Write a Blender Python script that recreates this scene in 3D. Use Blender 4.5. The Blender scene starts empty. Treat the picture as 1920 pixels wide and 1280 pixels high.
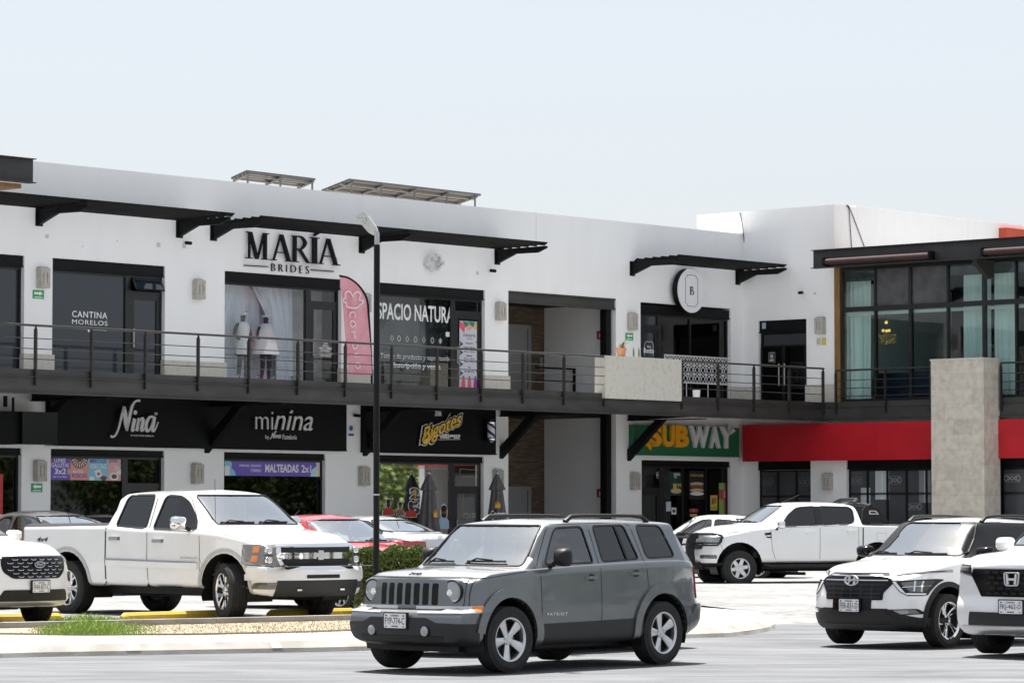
import bpy, bmesh, math, random
from math import sin, cos, pi, radians as rad
from mathutils import Vector, Matrix
from mathutils.bvhtree import BVHTree
random.seed(7)
SC = bpy.context.scene
COL = SC.collection
# ------------------------------------------------------------------ camera, sky, sun, exposure
CZ, FPX, HY = 1.6, 6200.0, 962.0            # eye height, focal length in photo pixels, horizon row
PITCH = math.atan((HY-640)/FPX)
cam = bpy.data.cameras.new('camera'); camo = bpy.data.objects.new('camera', cam); COL.objects.link(camo)
camo.location = (0, 0, CZ); camo.rotation_euler = (pi/2+PITCH, 0, 0)
cam.sensor_width = 36; cam.lens = FPX/1920*36; cam.clip_start = 1; cam.clip_end = 6000
SC.camera = camo
SUN_EL = 74.0; SUN_DIR = Vector((-0.30, 0.95, 0)).normalized()
w = bpy.data.worlds.new('World'); SC.world = w; w.use_nodes = True
nt = w.node_tree; bg = nt.nodes['Background']
sky = nt.nodes.new('ShaderNodeTexSky'); sky.sky_type = 'NISHITA'; sky.sun_disc = False
sky.sun_elevation = rad(SUN_EL); sky.sun_rotation = math.atan2(SUN_DIR.x, SUN_DIR.y)
sky.air_density = 1.0; sky.dust_density = 4.0; sky.ozone_density = 1.5; sky.altitude = 300
hz = nt.nodes.new('ShaderNodeMixRGB'); hz.inputs[0].default_value = .72; hz.inputs[2].default_value = (3.98, 4.11, 4.27, 1)   # bright even haze over the clear sky
nt.links.new(sky.outputs[0], hz.inputs[1]); nt.links.new(hz.outputs[0], bg.inputs[0]); bg.inputs[1].default_value = 0.083
sl = bpy.data.lights.new('sun', 'SUN'); sl.energy = 5.0; sl.angle = rad(0.55); sl.color = (1.0, 0.965, 0.91)
so = bpy.data.objects.new('sun', sl); COL.objects.link(so)
sd = SUN_DIR*cos(rad(SUN_EL)) + Vector((0, 0, sin(rad(SUN_EL))))
so.rotation_euler = sd.to_track_quat('Z', 'Y').to_euler(); so.location = (0, 0, 60)
SC.view_settings.view_transform = 'Standard'; SC.view_settings.look = 'None'
SC.view_settings.gamma = 1; SC.view_settings.exposure = 1.34
SC.view_settings.use_curve_mapping = False
# ------------------------------------------------------------------ materials
MATS = {}
def mat(name, col, rough=0.5, metal=0.0, spec=0.5, col2=None, vs=3.0, st=(1, 1, 1), lo=.35, hi=.65, bump=0, bs=40, coat=0, emit=0, detail=5):
    if name in MATS: return MATS[name]
    m = bpy.data.materials.new(name); m.use_nodes = True; t = m.node_tree; b = t.nodes['Principled BSDF']
    b.inputs['Base Color'].default_value = (*col, 1); b.inputs['Roughness'].default_value = rough
    b.inputs['Metallic'].default_value = metal; b.inputs['Specular IOR Level'].default_value = spec
    if coat: b.inputs['Coat Weight'].default_value = coat; b.inputs['Coat Roughness'].default_value = 0.03
    if emit: b.inputs['Emission Color'].default_value = (*col, 1); b.inputs['Emission Strength'].default_value = emit
    if col2 or bump:
        tc = t.nodes.new('ShaderNodeTexCoord'); mp = t.nodes.new('ShaderNodeMapping'); mp.inputs['Scale'].default_value = st
        t.links.new(tc.outputs['Object'], mp.inputs[0])
    if col2:
        nz = t.nodes.new('ShaderNodeTexNoise'); nz.inputs['Scale'].default_value = vs; nz.inputs['Detail'].default_value = detail
        t.links.new(mp.outputs[0], nz.inputs[0])
        cr = t.nodes.new('ShaderNodeValToRGB'); cr.color_ramp.elements[0].position = lo; cr.color_ramp.elements[1].position = hi
        cr.color_ramp.elements[0].color = (*col, 1); cr.color_ramp.elements[1].color = (*col2, 1)
        t.links.new(nz.outputs[0], cr.inputs[0]); t.links.new(cr.outputs[0], b.inputs['Base Color'])
    if bump:
        n2 = t.nodes.new('ShaderNodeTexNoise'); n2.inputs['Scale'].default_value = bs; n2.inputs['Detail'].default_value = 6
        t.links.new(mp.outputs[0], n2.inputs[0])
        bp = t.nodes.new('ShaderNodeBump'); bp.inputs['Strength'].default_value = bump; bp.inputs['Distance'].default_value = 0.02
        t.links.new(n2.outputs[0], bp.inputs['Height']); t.links.new(bp.outputs[0], b.inputs['Normal'])
    MATS[name] = m; return m
def glass(name, tint, gloss=0.08, fres=1.0, rough=0.02, gcol=(1, 1, 1)):
    """see-through pane: tinted transparency under a mirror coat"""
    if name in MATS: return MATS[name]
    m = bpy.data.materials.new(name); m.use_nodes = True; t = m.node_tree; t.nodes.remove(t.nodes['Principled BSDF'])
    out = t.nodes['Material Output']
    tr = t.nodes.new('ShaderNodeBsdfTransparent'); tr.inputs[0].default_value = (*tint, 1)
    gl = t.nodes.new('ShaderNodeBsdfGlossy'); gl.inputs['Roughness'].default_value = rough; gl.inputs['Color'].default_value = (*gcol, 1)
    fr = t.nodes.new('ShaderNodeFresnel'); fr.inputs[0].default_value = 1.5
    ma = t.nodes.new('ShaderNodeMath'); ma.operation = 'MULTIPLY_ADD'; ma.inputs[1].default_value = fres; ma.inputs[2].default_value = gloss
    ma.use_clamp = True
    ge = t.nodes.new('ShaderNodeNewGeometry'); bk = t.nodes.new('ShaderNodeMath'); bk.operation = 'SUBTRACT'; bk.inputs[0].default_value = 1; t.links.new(ge.outputs['Backfacing'], bk.inputs[1])
    fm = t.nodes.new('ShaderNodeMath'); fm.operation = 'MULTIPLY'; t.links.new(fr.outputs[0], ma.inputs[0]); t.links.new(ma.outputs[0], fm.inputs[0]); t.links.new(bk.outputs[0], fm.inputs[1])   # only the outer face mirrors
    mx = t.nodes.new('ShaderNodeMixShader'); t.links.new(fm.outputs[0], mx.inputs[0]); t.links.new(tr.outputs[0], mx.inputs[1]); t.links.new(gl.outputs[0], mx.inputs[2])
    t.links.new(mx.outputs[0], out.inputs[0])
    MATS[name] = m; return m
# ------------------------------------------------------------------ mesh helpers
class MB:
    def __init__(s): s.v = []; s.f = []
    def poly(s, pts):
        i = len(s.v); s.v += [tuple(p) for p in pts]; s.f.append(tuple(range(i, i+len(pts)))); return s
    def box(s, M, a0, a1, b0, b1, c0, c1):
        i = len(s.v)
        s.v += [tuple(M(a, b, c)) for a in (a0, a1) for b in (b0, b1) for c in (c0, c1)]
        s.f += [tuple(i+k for k in q) for q in ((0, 1, 3, 2), (4, 6, 7, 5), (0, 4, 5, 1), (2, 3, 7, 6), (0, 2, 6, 4), (1, 5, 7, 3))]
        return s
    def prism(s, M, poly, e0, e1, order=(0, 2, 1)):
        """poly in two coordinates, extruded e0..e1 in the third; order = where (p, q, e) go in M(a,b,c)"""
        def P(p, e):
            c = [0, 0, 0]; c[order[0]] = p[0]; c[order[1]] = p[1]; c[order[2]] = e; return tuple(M(*c))
        n = len(poly); i = len(s.v)
        s.v += [P(p, e0) for p in poly] + [P(p, e1) for p in poly]
        s.f.append(tuple(range(i, i+n))); s.f.append(tuple(range(i+2*n-1, i+n-1, -1)))
        for k in range(n): s.f.append((i+k, i+(k+1) % n, i+n+(k+1) % n, i+n+k))
        return s
    def tube(s, pts, r, seg=8, caps=True):
        pts = [Vector(p) for p in pts]; rings = []; n = len(pts); up = None
        for k, p in enumerate(pts):
            d = ((pts[min(k+1, n-1)]-pts[max(k-1, 0)])).normalized()
            if up is None: up = Vector((0, 0, 1)) if abs(d.z) < .9 else Vector((1, 0, 0))
            x = d.cross(up).normalized(); y = x.cross(d).normalized(); up = y
            rr = r[k] if isinstance(r, (list, tuple)) else r
            i = len(s.v); s.v += [tuple(p+(x*cos(2*pi*j/seg)+y*sin(2*pi*j/seg))*rr) for j in range(seg)]; rings.append(i)
        for a, b in zip(rings, rings[1:]):
            for j in range(seg): s.f.append((a+j, a+(j+1) % seg, b+(j+1) % seg, b+j))
        if caps:
            s.f.append(tuple(rings[0]+j for j in range(seg))[::-1]); s.f.append(tuple(rings[-1]+j for j in range(seg)))
        return s
    def lathe(s, prof, seg=24, M=None, a0=0, a1=2*pi):
        """prof = [(r, h)]; axis is local z; M maps (x,y,z)"""
        M = M or (lambda x, y, z: (x, y, z)); full = abs(a1-a0-2*pi) < 1e-6; rings = []
        ns = seg if full else seg+1
        for r, h in prof:
            i = len(s.v); s.v += [tuple(M(r*cos(a0+(a1-a0)*j/seg), r*sin(a0+(a1-a0)*j/seg), h)) for j in range(ns)]; rings.append(i)
        for a, b in zip(rings, rings[1:]):
            for j in range(seg): s.f.append((a+j, a+(j+1) % ns, b+(j+1) % ns, b+j))
        return s
    def ico(s, c, r, sub=2, sc=(1, 1, 1), jit=0):
        bm = bmesh.new(); bmesh.ops.create_icosphere(bm, subdivisions=sub, radius=1); i = len(s.v)
        for v in bm.verts:
            k = r*(1+random.uniform(-jit, jit)); s.v.append((c[0]+v.co.x*k*sc[0], c[1]+v.co.y*k*sc[1], c[2]+v.co.z*k*sc[2]))
        bm.verts.index_update(); s.f += [tuple(i+v.index for v in f.verts) for f in bm.faces]; bm.free(); return s
    def add(s, verts, faces, M=None):
        i = len(s.v); s.v += [tuple(M(*p)) if M else tuple(p) for p in verts]; s.f += [tuple(i+k for k in f) for f in faces]; return s
    def build(s, name, m, parent=None, smooth=False, ang=35, recalc=True):
        me = bpy.data.meshes.new(name); me.from_pydata(s.v, [], s.f)
        return finish(me, name, m, parent, smooth, ang, recalc)
def finish(me, name, m, parent=None, smooth=False, ang=35, recalc=True):
    if recalc:
        bm = bmesh.new(); bm.from_mesh(me); bmesh.ops.recalc_face_normals(bm, faces=bm.faces[:]); bm.to_mesh(me); bm.free()
    if smooth:
        me.polygons.foreach_set('use_smooth', [True]*len(me.polygons)); me.set_sharp_from_angle(angle=rad(ang))
    me.materials.append(m)
    o = bpy.data.objects.new(name, me); COL.objects.link(o)
    if parent is not None: attach(o, parent)
    return o
def attach(o, p):
    o.parent = p
    if p.get('wp') and not o.get('wp'):       # parts built in world coordinates under a placed thing
        o.location = (0, 0, 0)
        if p.type == 'EMPTY': o.matrix_parent_inverse = Matrix.Translation(-Vector(p.location))
def tag(o, label, cat, group=None, kind=None):
    if label: o['label'] = label
    if cat: o['category'] = cat
    if group: o['group'] = group
    if kind: o['kind'] = kind
    return o
def thing(name, label, cat, loc=(0, 0, 0), rz=0, group=None, world=True):
    o = bpy.data.objects.new(name, None); COL.objects.link(o); o.location = loc; o.rotation_euler = (0, 0, rz)
    o.empty_display_size = .2
    if world: o['wp'] = 1
    return tag(o, label, cat, group)
def copy_tree(o, parent=None):
    c = o.copy(); COL.objects.link(c)
    if parent is not None: c.parent = parent; c.matrix_parent_inverse = o.matrix_parent_inverse
    for ch in list(o.children): copy_tree(ch, c)
    return c
I3 = lambda x, y, z: (x, y, z)
def catmull(pts, n=8):
    P = [Vector(p) for p in pts]; P = [2*P[0]-P[1]]+P+[2*P[-1]-P[-2]]; out = []
    for i in range(1, len(P)-2):
        for k in range(n):
            t = k/n; a, b, c, d = P[i-1:i+3]
            out.append(.5*((2*b)+(c-a)*t+(2*a-5*b+4*c-d)*t*t+(3*b-a-3*c+d)*t**3))
    return out+[P[-2]]
FONTC = {}
def glyphs(s, bold=0, shear=0, space=1):
    """block lettering as a mesh in the unit square, extruded 0..1"""
    k = (s, bold, shear, space)
    if k in FONTC: return FONTC[k]
    cu = bpy.data.curves.new('lettering', 'FONT'); cu.body = s; cu.extrude = .5; cu.offset = bold; cu.shear = shear; cu.space_character = space
    cu.resolution_u = 3
    ob = bpy.data.objects.new('lettering', cu); COL.objects.link(ob)
    dg = bpy.context.evaluated_depsgraph_get(); me = bpy.data.meshes.new_from_object(ob.evaluated_get(dg))
    v = [tuple(p.co) for p in me.vertices]; f = [tuple(p.vertices) for p in me.polygons]
    bpy.data.objects.remove(ob); bpy.data.curves.remove(cu); bpy.data.meshes.remove(me)
    x0 = min(p[0] for p in v); x1 = max(p[0] for p in v); y0 = min(p[1] for p in v); y1 = max(p[1] for p in v)
    v = [((p[0]-x0)/(x1-x0), (p[1]-y0)/(y1-y0), p[2]+.5) for p in v]
    FONTC[k] = (v, f); return v, f
def text(mb, M, s, a0, a1, z0, z1, o0, o1, bold=0, shear=0, space=1, slope=0):
    v, f = glyphs(s, bold, shear, space)
    return mb.add([(a0+(a1-a0)*p[0], o0+(o1-o0)*p[2], z0+(z1-z0)*p[1]+slope*p[0]) for p in v], f, M)
def stroke(mb, M, pts, wd, o0, o1, n=6, nib=None):
    """brush stroke: pts in (a,z), width wd (number or list), extruded o0..o1"""
    P = catmull([(p[0], p[1], 0) for p in pts], n) if n > 1 else [Vector((p[0], p[1], 0)) for p in pts]
    L = []; R = []; N = len(P)
    for i, p in enumerate(P):
        d = (P[min(i+1, N-1)]-P[max(i-1, 0)]).normalized(); nn = Vector((-d.y, d.x, 0))
        if isinstance(wd, (list, tuple)):
            x = i/(N-1)*(len(wd)-1); k = min(int(x), len(wd)-2); ww = wd[k]+(wd[k+1]-wd[k])*(x-k)
        else: ww = wd
        if nib: ww = ww*(nib+(1-nib)*abs(d.y)**1.5)
        L.append(p+nn*ww/2); R.append(p-nn*ww/2)
    for i in range(N-1):
        mb.prism(M, [(q.x, q.y) for q in (L[i], L[i+1], R[i+1], R[i])], o0, o1)
    return mb
# ------------------------------------------------------------------ picture geometry -> real planes
CP, SP = cos(PITCH), sin(PITCH)
def ray(px, py):
    x = (px-960)/FPX; y = (640-py)/FPX
    return Vector((x, CP-y*SP, SP+y*CP))
CAMP = Vector((0, 0, CZ))
def G(px, py, z=0):
    d = ray(px, py); return CAMP+d*((z-CZ)/d.z)
U = Vector((5516, 6200, 0)).normalized(); N = Vector((U.y, -U.x, 0))
P0 = Vector((-260/6200*86, 86, 0))
def T(t, d, z): return P0+U*t+N*d+Vector((0, 0, z))
def hit(px, py, Q, n):
    d = ray(px, py); return CAMP+d*((Q-CAMP).dot(n)/d.dot(n))
def F(px, py, d=0):                       # main front, plane at distance d in front of the wall -> (t, z)
    p = hit(px, py, T(0, d, 0), N); return (p-P0).dot(U), p.z
TC = F(1393, 700)[0]
def RW(a, o, z): return T(TC-o, a, z)      # right wing front: a runs towards the camera, o stands off its wall
def R(px, py, o=0):
    p = hit(px, py, RW(0, o, 0), U); return (p-P0).dot(N), p.z
def dist_d(p): return (Vector(p)-P0).dot(N)
def frect(x0, y0, x1, y1, d=0, fn=F):
    a0, z1 = fn(x0, y0, d); a1, z0 = fn(x1, y1, d); return a0, a1, z0, z1
# ------------------------------------------------------------------ material list
WALL = mat('white_wall_paint', (.87, .87, .865), .75, col2=(.90, .90, .895), vs=1.6, st=(1, 1, .25), lo=.3, hi=.62, spec=.25, bump=.12, bs=14)
BLACK = mat('black_steel', (.004, .0044, .005), .55, col2=(.007, .007, .0075), vs=5, spec=.18)
FASC = mat('weathered_dark_steel', (.030, .0285, .027), .55, col2=(.050, .047, .044), vs=1.3, st=(1, 1, 2.5), bump=.1)
SIGNB = mat('black_sign_board', (.0035, .004, .005), .55, spec=.15)
ALU = mat('dark_aluminium', (.009, .0095, .011), .35)
STONE = mat('pale_travertine', (.60, .575, .51), .8, col2=(.50, .475, .41), vs=9, lo=.5, hi=.72, bump=.3, bs=18)
LAMPST = mat('grey_lamp_stone', (.50, .475, .43), .8, col2=(.40, .375, .33), vs=9)
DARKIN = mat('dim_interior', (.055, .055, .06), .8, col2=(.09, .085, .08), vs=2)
FILM = mat('dark_window_film', (.022, .030, .042), .05, spec=.6)
GLS = glass('shop_glass', (.66, .69, .70), .035, .9)
GLD = glass('dark_shop_glass', (.16, .17, .18), .02, .5)
GLM = glass('mirror_shop_glass', (.18, .19, .18), .74, .6, gcol=(1, 1, .97))
GLT = glass('teal_window_glass', (.83, .925, .915), .03, .9)
GLC = glass('clear_shop_glass', (.90, .92, .93), .03, .9)
WHITE = mat('white_lettering', (.82, .82, .82), .5)
GREYL = mat('pale_grey_lettering', (.62, .62, .62), .45)
FABW = mat('white_drape_fabric', (.80, .82, .87), .9, col2=(.72, .74, .80), vs=9, st=(3, 3, .2))
STEEL = mat('brushed_steel', (.5, .5, .5), .35, metal=1)
WOOD = mat('brown_wood_planks', (.065, .045, .032), .6, col2=(.16, .11, .075), vs=2.2, st=(1.2, 1.2, 11), lo=.38, hi=.64)
OCHRE = mat('ochre_wood', (.30, .15, .04), .6, col2=(.20, .10, .03), vs=6, st=(4, 4, .5))
GREYW = mat('grey_lobby_paint', (.80, .80, .81), .8, col2=(.84, .84, .85), vs=1)
REDP = mat('red_panel', (.52, .012, .022), .38, col2=(.46, .010, .02), vs=1.5)
ROOFM = mat('roof_screed', (.45, .44, .42), .9, col2=(.36, .35, .33), vs=2)
GREEN = mat('safety_green', (.02, .36, .12), .5)
REDS = mat('safety_red', (.45, .02, .02), .5)
RUST = mat('maroon_awning_roll', (.060, .026, .025), .8, col2=(.045, .020, .020), vs=8)
# ------------------------------------------------------------------ ground
def gz(d):
    if d >= 29: return -0.10
    if d <= 23: return 0.08
    return 0.08-0.18*(29-d > 0)*(d-23)/6
ROADM = mat('worn_asphalt', (.115, .12, .127), .9, col2=(.19, .195, .205), vs=1.1, st=(.35, .9, 1), lo=.3, hi=.7, bump=.6, bs=90, spec=.2, detail=12)
LOTM = mat('lot_concrete', (.205, .206, .207), .9, col2=(.29, .29, .287), vs=.45, lo=.3, hi=.7, bump=.4, bs=40, spec=.2, detail=14)
def joints(m, bw, rh_, dark, size, ns=26, nd=.72, st=(1, 1, 1)):
    t = m.node_tree; b = t.nodes['Principled BSDF']; src = b.inputs['Base Color'].links[0].from_socket
    tc = t.nodes.new('ShaderNodeTexCoord'); mp = t.nodes.new('ShaderNodeMapping'); mp.inputs['Rotation'].default_value = (0, 0, -math.atan2(U.y, U.x)); br = t.nodes.new('ShaderNodeTexBrick'); br.offset = 0
    for k, v in (('Scale', 1), ('Brick Width', bw), ('Row Height', rh_), ('Mortar Size', size), ('Mortar Smooth', .3)): br.inputs[k].default_value = v
    br.inputs['Color1'].default_value = (1, 1, 1, 1); br.inputs['Color2'].default_value = (.90, .90, .90, 1); br.inputs['Mortar'].default_value = (dark, dark, dark, 1)
    nz = t.nodes.new('ShaderNodeTexNoise'); nz.inputs['Scale'].default_value = ns; nz.inputs['Detail'].default_value = 10; nz.inputs['Roughness'].default_value = .7; m3 = t.nodes.new('ShaderNodeMapping'); m3.inputs['Rotation'].default_value = (0, 0, -math.atan2(U.y, U.x)); m3.inputs['Scale'].default_value = st; t.links.new(tc.outputs['Object'], m3.inputs[0]); cr = t.nodes.new('ShaderNodeValToRGB'); cr.color_ramp.elements[0].position = .30; cr.color_ramp.elements[0].color = (nd, nd, nd, 1); cr.color_ramp.elements[1].position = .56; cr.color_ramp.elements[0].position = .36
    mx = t.nodes.new('ShaderNodeMixRGB'); mx.blend_type = 'MULTIPLY'; mx.inputs[0].default_value = 1; m2 = t.nodes.new('ShaderNodeMixRGB'); m2.blend_type = 'MULTIPLY'; m2.inputs[0].default_value = 1
    t.links.new(tc.outputs['Object'], mp.inputs[0]); t.links.new(mp.outputs[0], br.inputs[0]); t.links.new(m3.outputs[0], nz.inputs[0]); t.links.new(nz.outputs[0], cr.inputs[0])
    t.links.new(src, mx.inputs[1]); t.links.new(br.outputs[0], mx.inputs[2]); t.links.new(mx.outputs[0], m2.inputs[1]); t.links.new(cr.outputs[0], m2.inputs[2]); t.links.new(m2.outputs[0], b.inputs['Base Color'])
joints(LOTM, 3.2, 3.2, .5, .03, 3, .62)
SIDEM = mat('pavement_concrete', (.32, .315, .30), .9, col2=(.38, .375, .36), vs=1.5, bump=.3, bs=40, spec=.2)
KERBM = mat('kerb_concrete', (.24, .23, .21), .9, col2=(.33, .32, .30), vs=1.6, lo=.4, hi=.62, bump=.15, bs=30, spec=.2)
joints(ROADM, 60, 50, .8, .001, 5, .70, (.18, 1, 1)); joints(SIDEM, 2.0, 9, .5, .012)
YELM = mat('yellow_kerb_paint', (.62, .40, .035), .7, col2=(.50, .34, .06), vs=5)
def sheet(name, m, ds, t0, t1, nt=30):
    b = MB()
    for d0, d1 in zip(ds, ds[1:]):
        for k in range(nt):
            a = t0+(t1-t0)*k/nt; c = t0+(t1-t0)*(k+1)/nt
            b.poly([T(a, d0, gz(d0)), T(c, d0, gz(d0)), T(c, d1, gz(d1)), T(a, d1, gz(d1))])
    return tag(b.build(name, m), None, None, kind='structure')
sheet('road', ROADM, [29, 31, 40, 60, 400, 2500], -900, 1200)
sheet('car_park', LOTM, [3.2, 10, 20, 23, 24, 25.5, 27, 29], -900, 1200)
b = MB(); b.box(T, -60, 15.1, -14, 3.2, -.1, .16); tag(b.build('pavement', SIDEM), None, None, kind='structure')
b = MB(); b.poly([T(-900, -2500, -.02), T(1200, -2500, -.02), T(1200, 3.2, -.02), T(-900, 3.2, -.02)]); tag(b.build('ground', LOTM), None, None, kind='structure')
def flat(name, m, pts, z0, z1):
    bb = MB(); bb.prism(I3, [(p[0], p[1]) for p in pts], z0, z1, (0, 1, 2)); return bb.build(name, m)
def gp(l, z): return [tuple(G(x, y, z))[:2] for x, y in l]
edge_road = catmull([(x, y, 0) for x, y in gp([(-500, 1252), (0, 1233), (350, 1226), (690, 1219), (1000, 1207), (1290, 1196), (1380, 1192), (1440, 1183), (1456, 1173), (1436, 1162), (1370, 1154), (1290, 1151)], -.1)], 6)
inner = [(x, y, 0) for x, y in gp([(1000, 1150), (668, 1152), (400, 1158), (0, 1166), (-500, 1178)], .08)]
isl = [(p[0], p[1]) for p in edge_road]+[(p[0], p[1]) for p in inner]
def inset(poly, k):
    out = []; n = len(poly); ar = sum(poly[i][0]*poly[(i+1) % n][1]-poly[(i+1) % n][0]*poly[i][1] for i in range(n)); s = 1 if ar > 0 else -1
    for i in range(n):
        a = Vector(poly[i-1]); c = Vector(poly[(i+1) % n]); d = (c-a).normalized(); out.append((poly[i][0]-d.y*k*s, poly[i][1]+d.x*k*s))
    return out
kb = MB(); n = len(isl); i2 = inset(isl, .03); i3 = inset(isl, .16); i4 = inset(isl, .30)
rings = [[(p[0], p[1], -.12) for p in isl], [(p[0], p[1], -.045) for p in i2], [(p[0], p[1], .035) for p in i3], [(p[0], p[1], .052) for p in i4]]
for ra, rb in zip(rings, rings[1:]):
    for k in range(n): kb.poly([ra[k], ra[(k+1) % n], rb[(k+1) % n], rb[k]])
tag(kb.build('kerb', KERBM, smooth=True), None, None, kind='structure')
tag(flat('island_pavement', SIDEM, inset(isl, .28), -.05, .051), None, None, kind='structure')
# faded yellow patches on the kerb nose
yk = MB(); L = len(edge_road)
for (xa, xb) in ((235, 262), (505, 528), (1390, 1432)):
    for k in range(L-1):
        p = Vector(edge_road[k]); q = Vector(edge_road[k+1])
        for j in range(6):
            m0 = p.lerp(q, j/6); m1 = p.lerp(q, (j+1)/6); px = 960+FPX*m0.x/m0.y
            if xa <= px <= xb and k < 52:
                r1 = [Vector(rings[1][k]).lerp(Vector(rings[1][k+1]), (j+e)/6)+Vector((0, -.004, .002)) for e in (0, 1)]
                r2 = [Vector(rings[2][k]).lerp(Vector(rings[2][k+1]), (j+e)/6)+Vector((0, -.003, .004)) for e in (0, 1)]
                yk.poly([r1[0], r1[1], r2[1], r2[0]])
tag(yk.build('kerb_paint', mat('faded_yellow_paint', (.33, .32, .29), .9, col2=(.40, .33, .14), vs=7, lo=.48, hi=.66)), None, None, kind='structure')
# planted strip: soil, dry grass, green tuft
soil = gp([(-300, 1193), (0, 1189), (146, 1191), (365, 1190), (547, 1186), (668, 1182), (668, 1158), (400, 1163), (0, 1172), (-300, 1180)], .05)
tag(flat('planting_strip', mat('dry_soil', (.23, .19, .135), .95, col2=(.33, .28, .205), vs=14, bump=.6, bs=40), soil, 0, .075), None, None, kind='structure')
def lowwall(name, pts, z0, z1, wd, m):
    bb = MB()
    for p, q in zip(pts, pts[1:]):
        p = Vector((*p, 0)); q = Vector((*q, 0)); d = (q-p).normalized(); nn = Vector((-d.y, d.x, 0))*wd/2
        bb.prism(I3, [tuple(v)[:2] for v in (p+nn, q+nn, q-nn, p-nn)], z0, z1, (0, 1, 2))
    return bb.build(name, m)
tag(lowwall('low_kerb', gp([(-300, 1178), (0, 1169), (400, 1160.5), (668, 1154), (760, 1152)], .13), -.02, .15, .16, KERBM), None, None, kind='structure')
def blades(name, mats_, region, n, h0, h1, wd, lean=.5):
    bb = MB()
    for k in range(n):
        x, y, z, s = region(); a = random.uniform(0, 2*pi); h = random.uniform(h0, h1)*s; l = h*random.uniform(0, lean); b2 = random.uniform(0, 2*pi)
        dx, dy = cos(a)*wd/2, sin(a)*wd/2; ex, ey = cos(b2)*l, sin(b2)*l
        bb.poly([(x-dx, y-dy, z), (x+dx, y+dy, z), (x+dx*.7+ex*.4, y+dy*.7+ey*.4, z+h*.6), (x-dx*.7+ex*.4, y-dy*.7+ey*.4, z+h*.6)])
        bb.poly([(x-dx*.7+ex*.4, y-dy*.7+ey*.4, z+h*.6), (x+dx*.7+ex*.4, y+dy*.7+ey*.4, z+h*.6), (x+ex, y+ey, z+h)])
    return tag(bb.build(name, mats_, recalc=False), None, None, kind='stuff')
GRASSM = mat('fresh_grass', (.13, .23, .03), .7, col2=(.24, .33, .06), vs=9, spec=.3)
DRYM = mat('straw_grass', (.27, .225, .13), .8, col2=(.36, .31, .20), vs=9, spec=.2)
def r_green():
    px = random.gauss(165, 52) if random.random() < .6 else random.uniform(70, 300); py = random.uniform(1163, 1190); p = G(px, py, .07)
    s = max(.25, 1.25-abs(px-165)/120); return p.x, p.y, .07, s
def r_dry():
    px = random.uniform(60, 664); py = random.uniform(1162, 1187 if px < 600 else 1183); p = G(px, py, .07); return p.x, p.y, .07, 1
blades('green_grass', GRASSM, r_green, 6500, .03, .125, .010, .9)
blades('dry_grass', DRYM, r_dry, 7000, .008, .035, .010, 1.6)
# wheel stops
for k, (x0, x1, y0, y1, lab) in enumerate(((-60, 118, 1163, 1160, 'yellow concrete wheel stop beside the green grass tuft, at the left edge'), (228, 413, 1160, 1154, 'yellow concrete wheel stop under the front wheel of the white pickup with chrome grille'), (502, 668, 1154, 1150, 'yellow concrete wheel stop between the white pickup and the grey off-roader'))):
    p = G(x0, y0, .09); q = G(x1, y1, .09); dv = (q-p); L_ = Vector((dv.x, dv.y, 0)).length; an = math.atan2(dv.y, dv.x)
    bb = MB(); pr = [(-.075, 0), (.075, 0), (.075, .06), (.045, .10), (-.045, .10), (-.075, .06)]
    for e0, e1, s0, s1 in ((0, .08, .55, 1), (.08, L_-.08, 1, 1), (L_-.08, L_, 1, .55)):
        i = len(bb.v); bb.v += [(e0, y*s0, z*s0) for y, z in pr]+[(e1, y*s1, z*s1) for y, z in pr]
        bb.f += [(i+j, i+(j+1) % 6, i+6+(j+1) % 6, i+6+j) for j in range(6)]
    bb.f += [tuple(range(6))[::-1], tuple(range(len(bb.v)-6, len(bb.v)))]
    o = bb.build('wheel_stop', YELM); o.location = (p.x, p.y, .08); o.rotation_euler = (0, 0, an); tag(o, lab, 'wheel stop', 'yellow wheel stops along the parking kerb')
p = G(1302, 1078, .08); q = G(1338, 1075, .08); bb = MB(); bb.box(I3, -.2, 1.6, -.075, .075, 0, .10); o = bb.build('wheel_stop', YELM); o.location = (p.x-.2, p.y+2.3, .08); o.rotation_euler = (0, 0, .5)
tag(o, 'yellow wheel stop on the car park beyond the white pickup with a bull bar', 'wheel stop', 'yellow wheel stops along the parking kerb')
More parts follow.
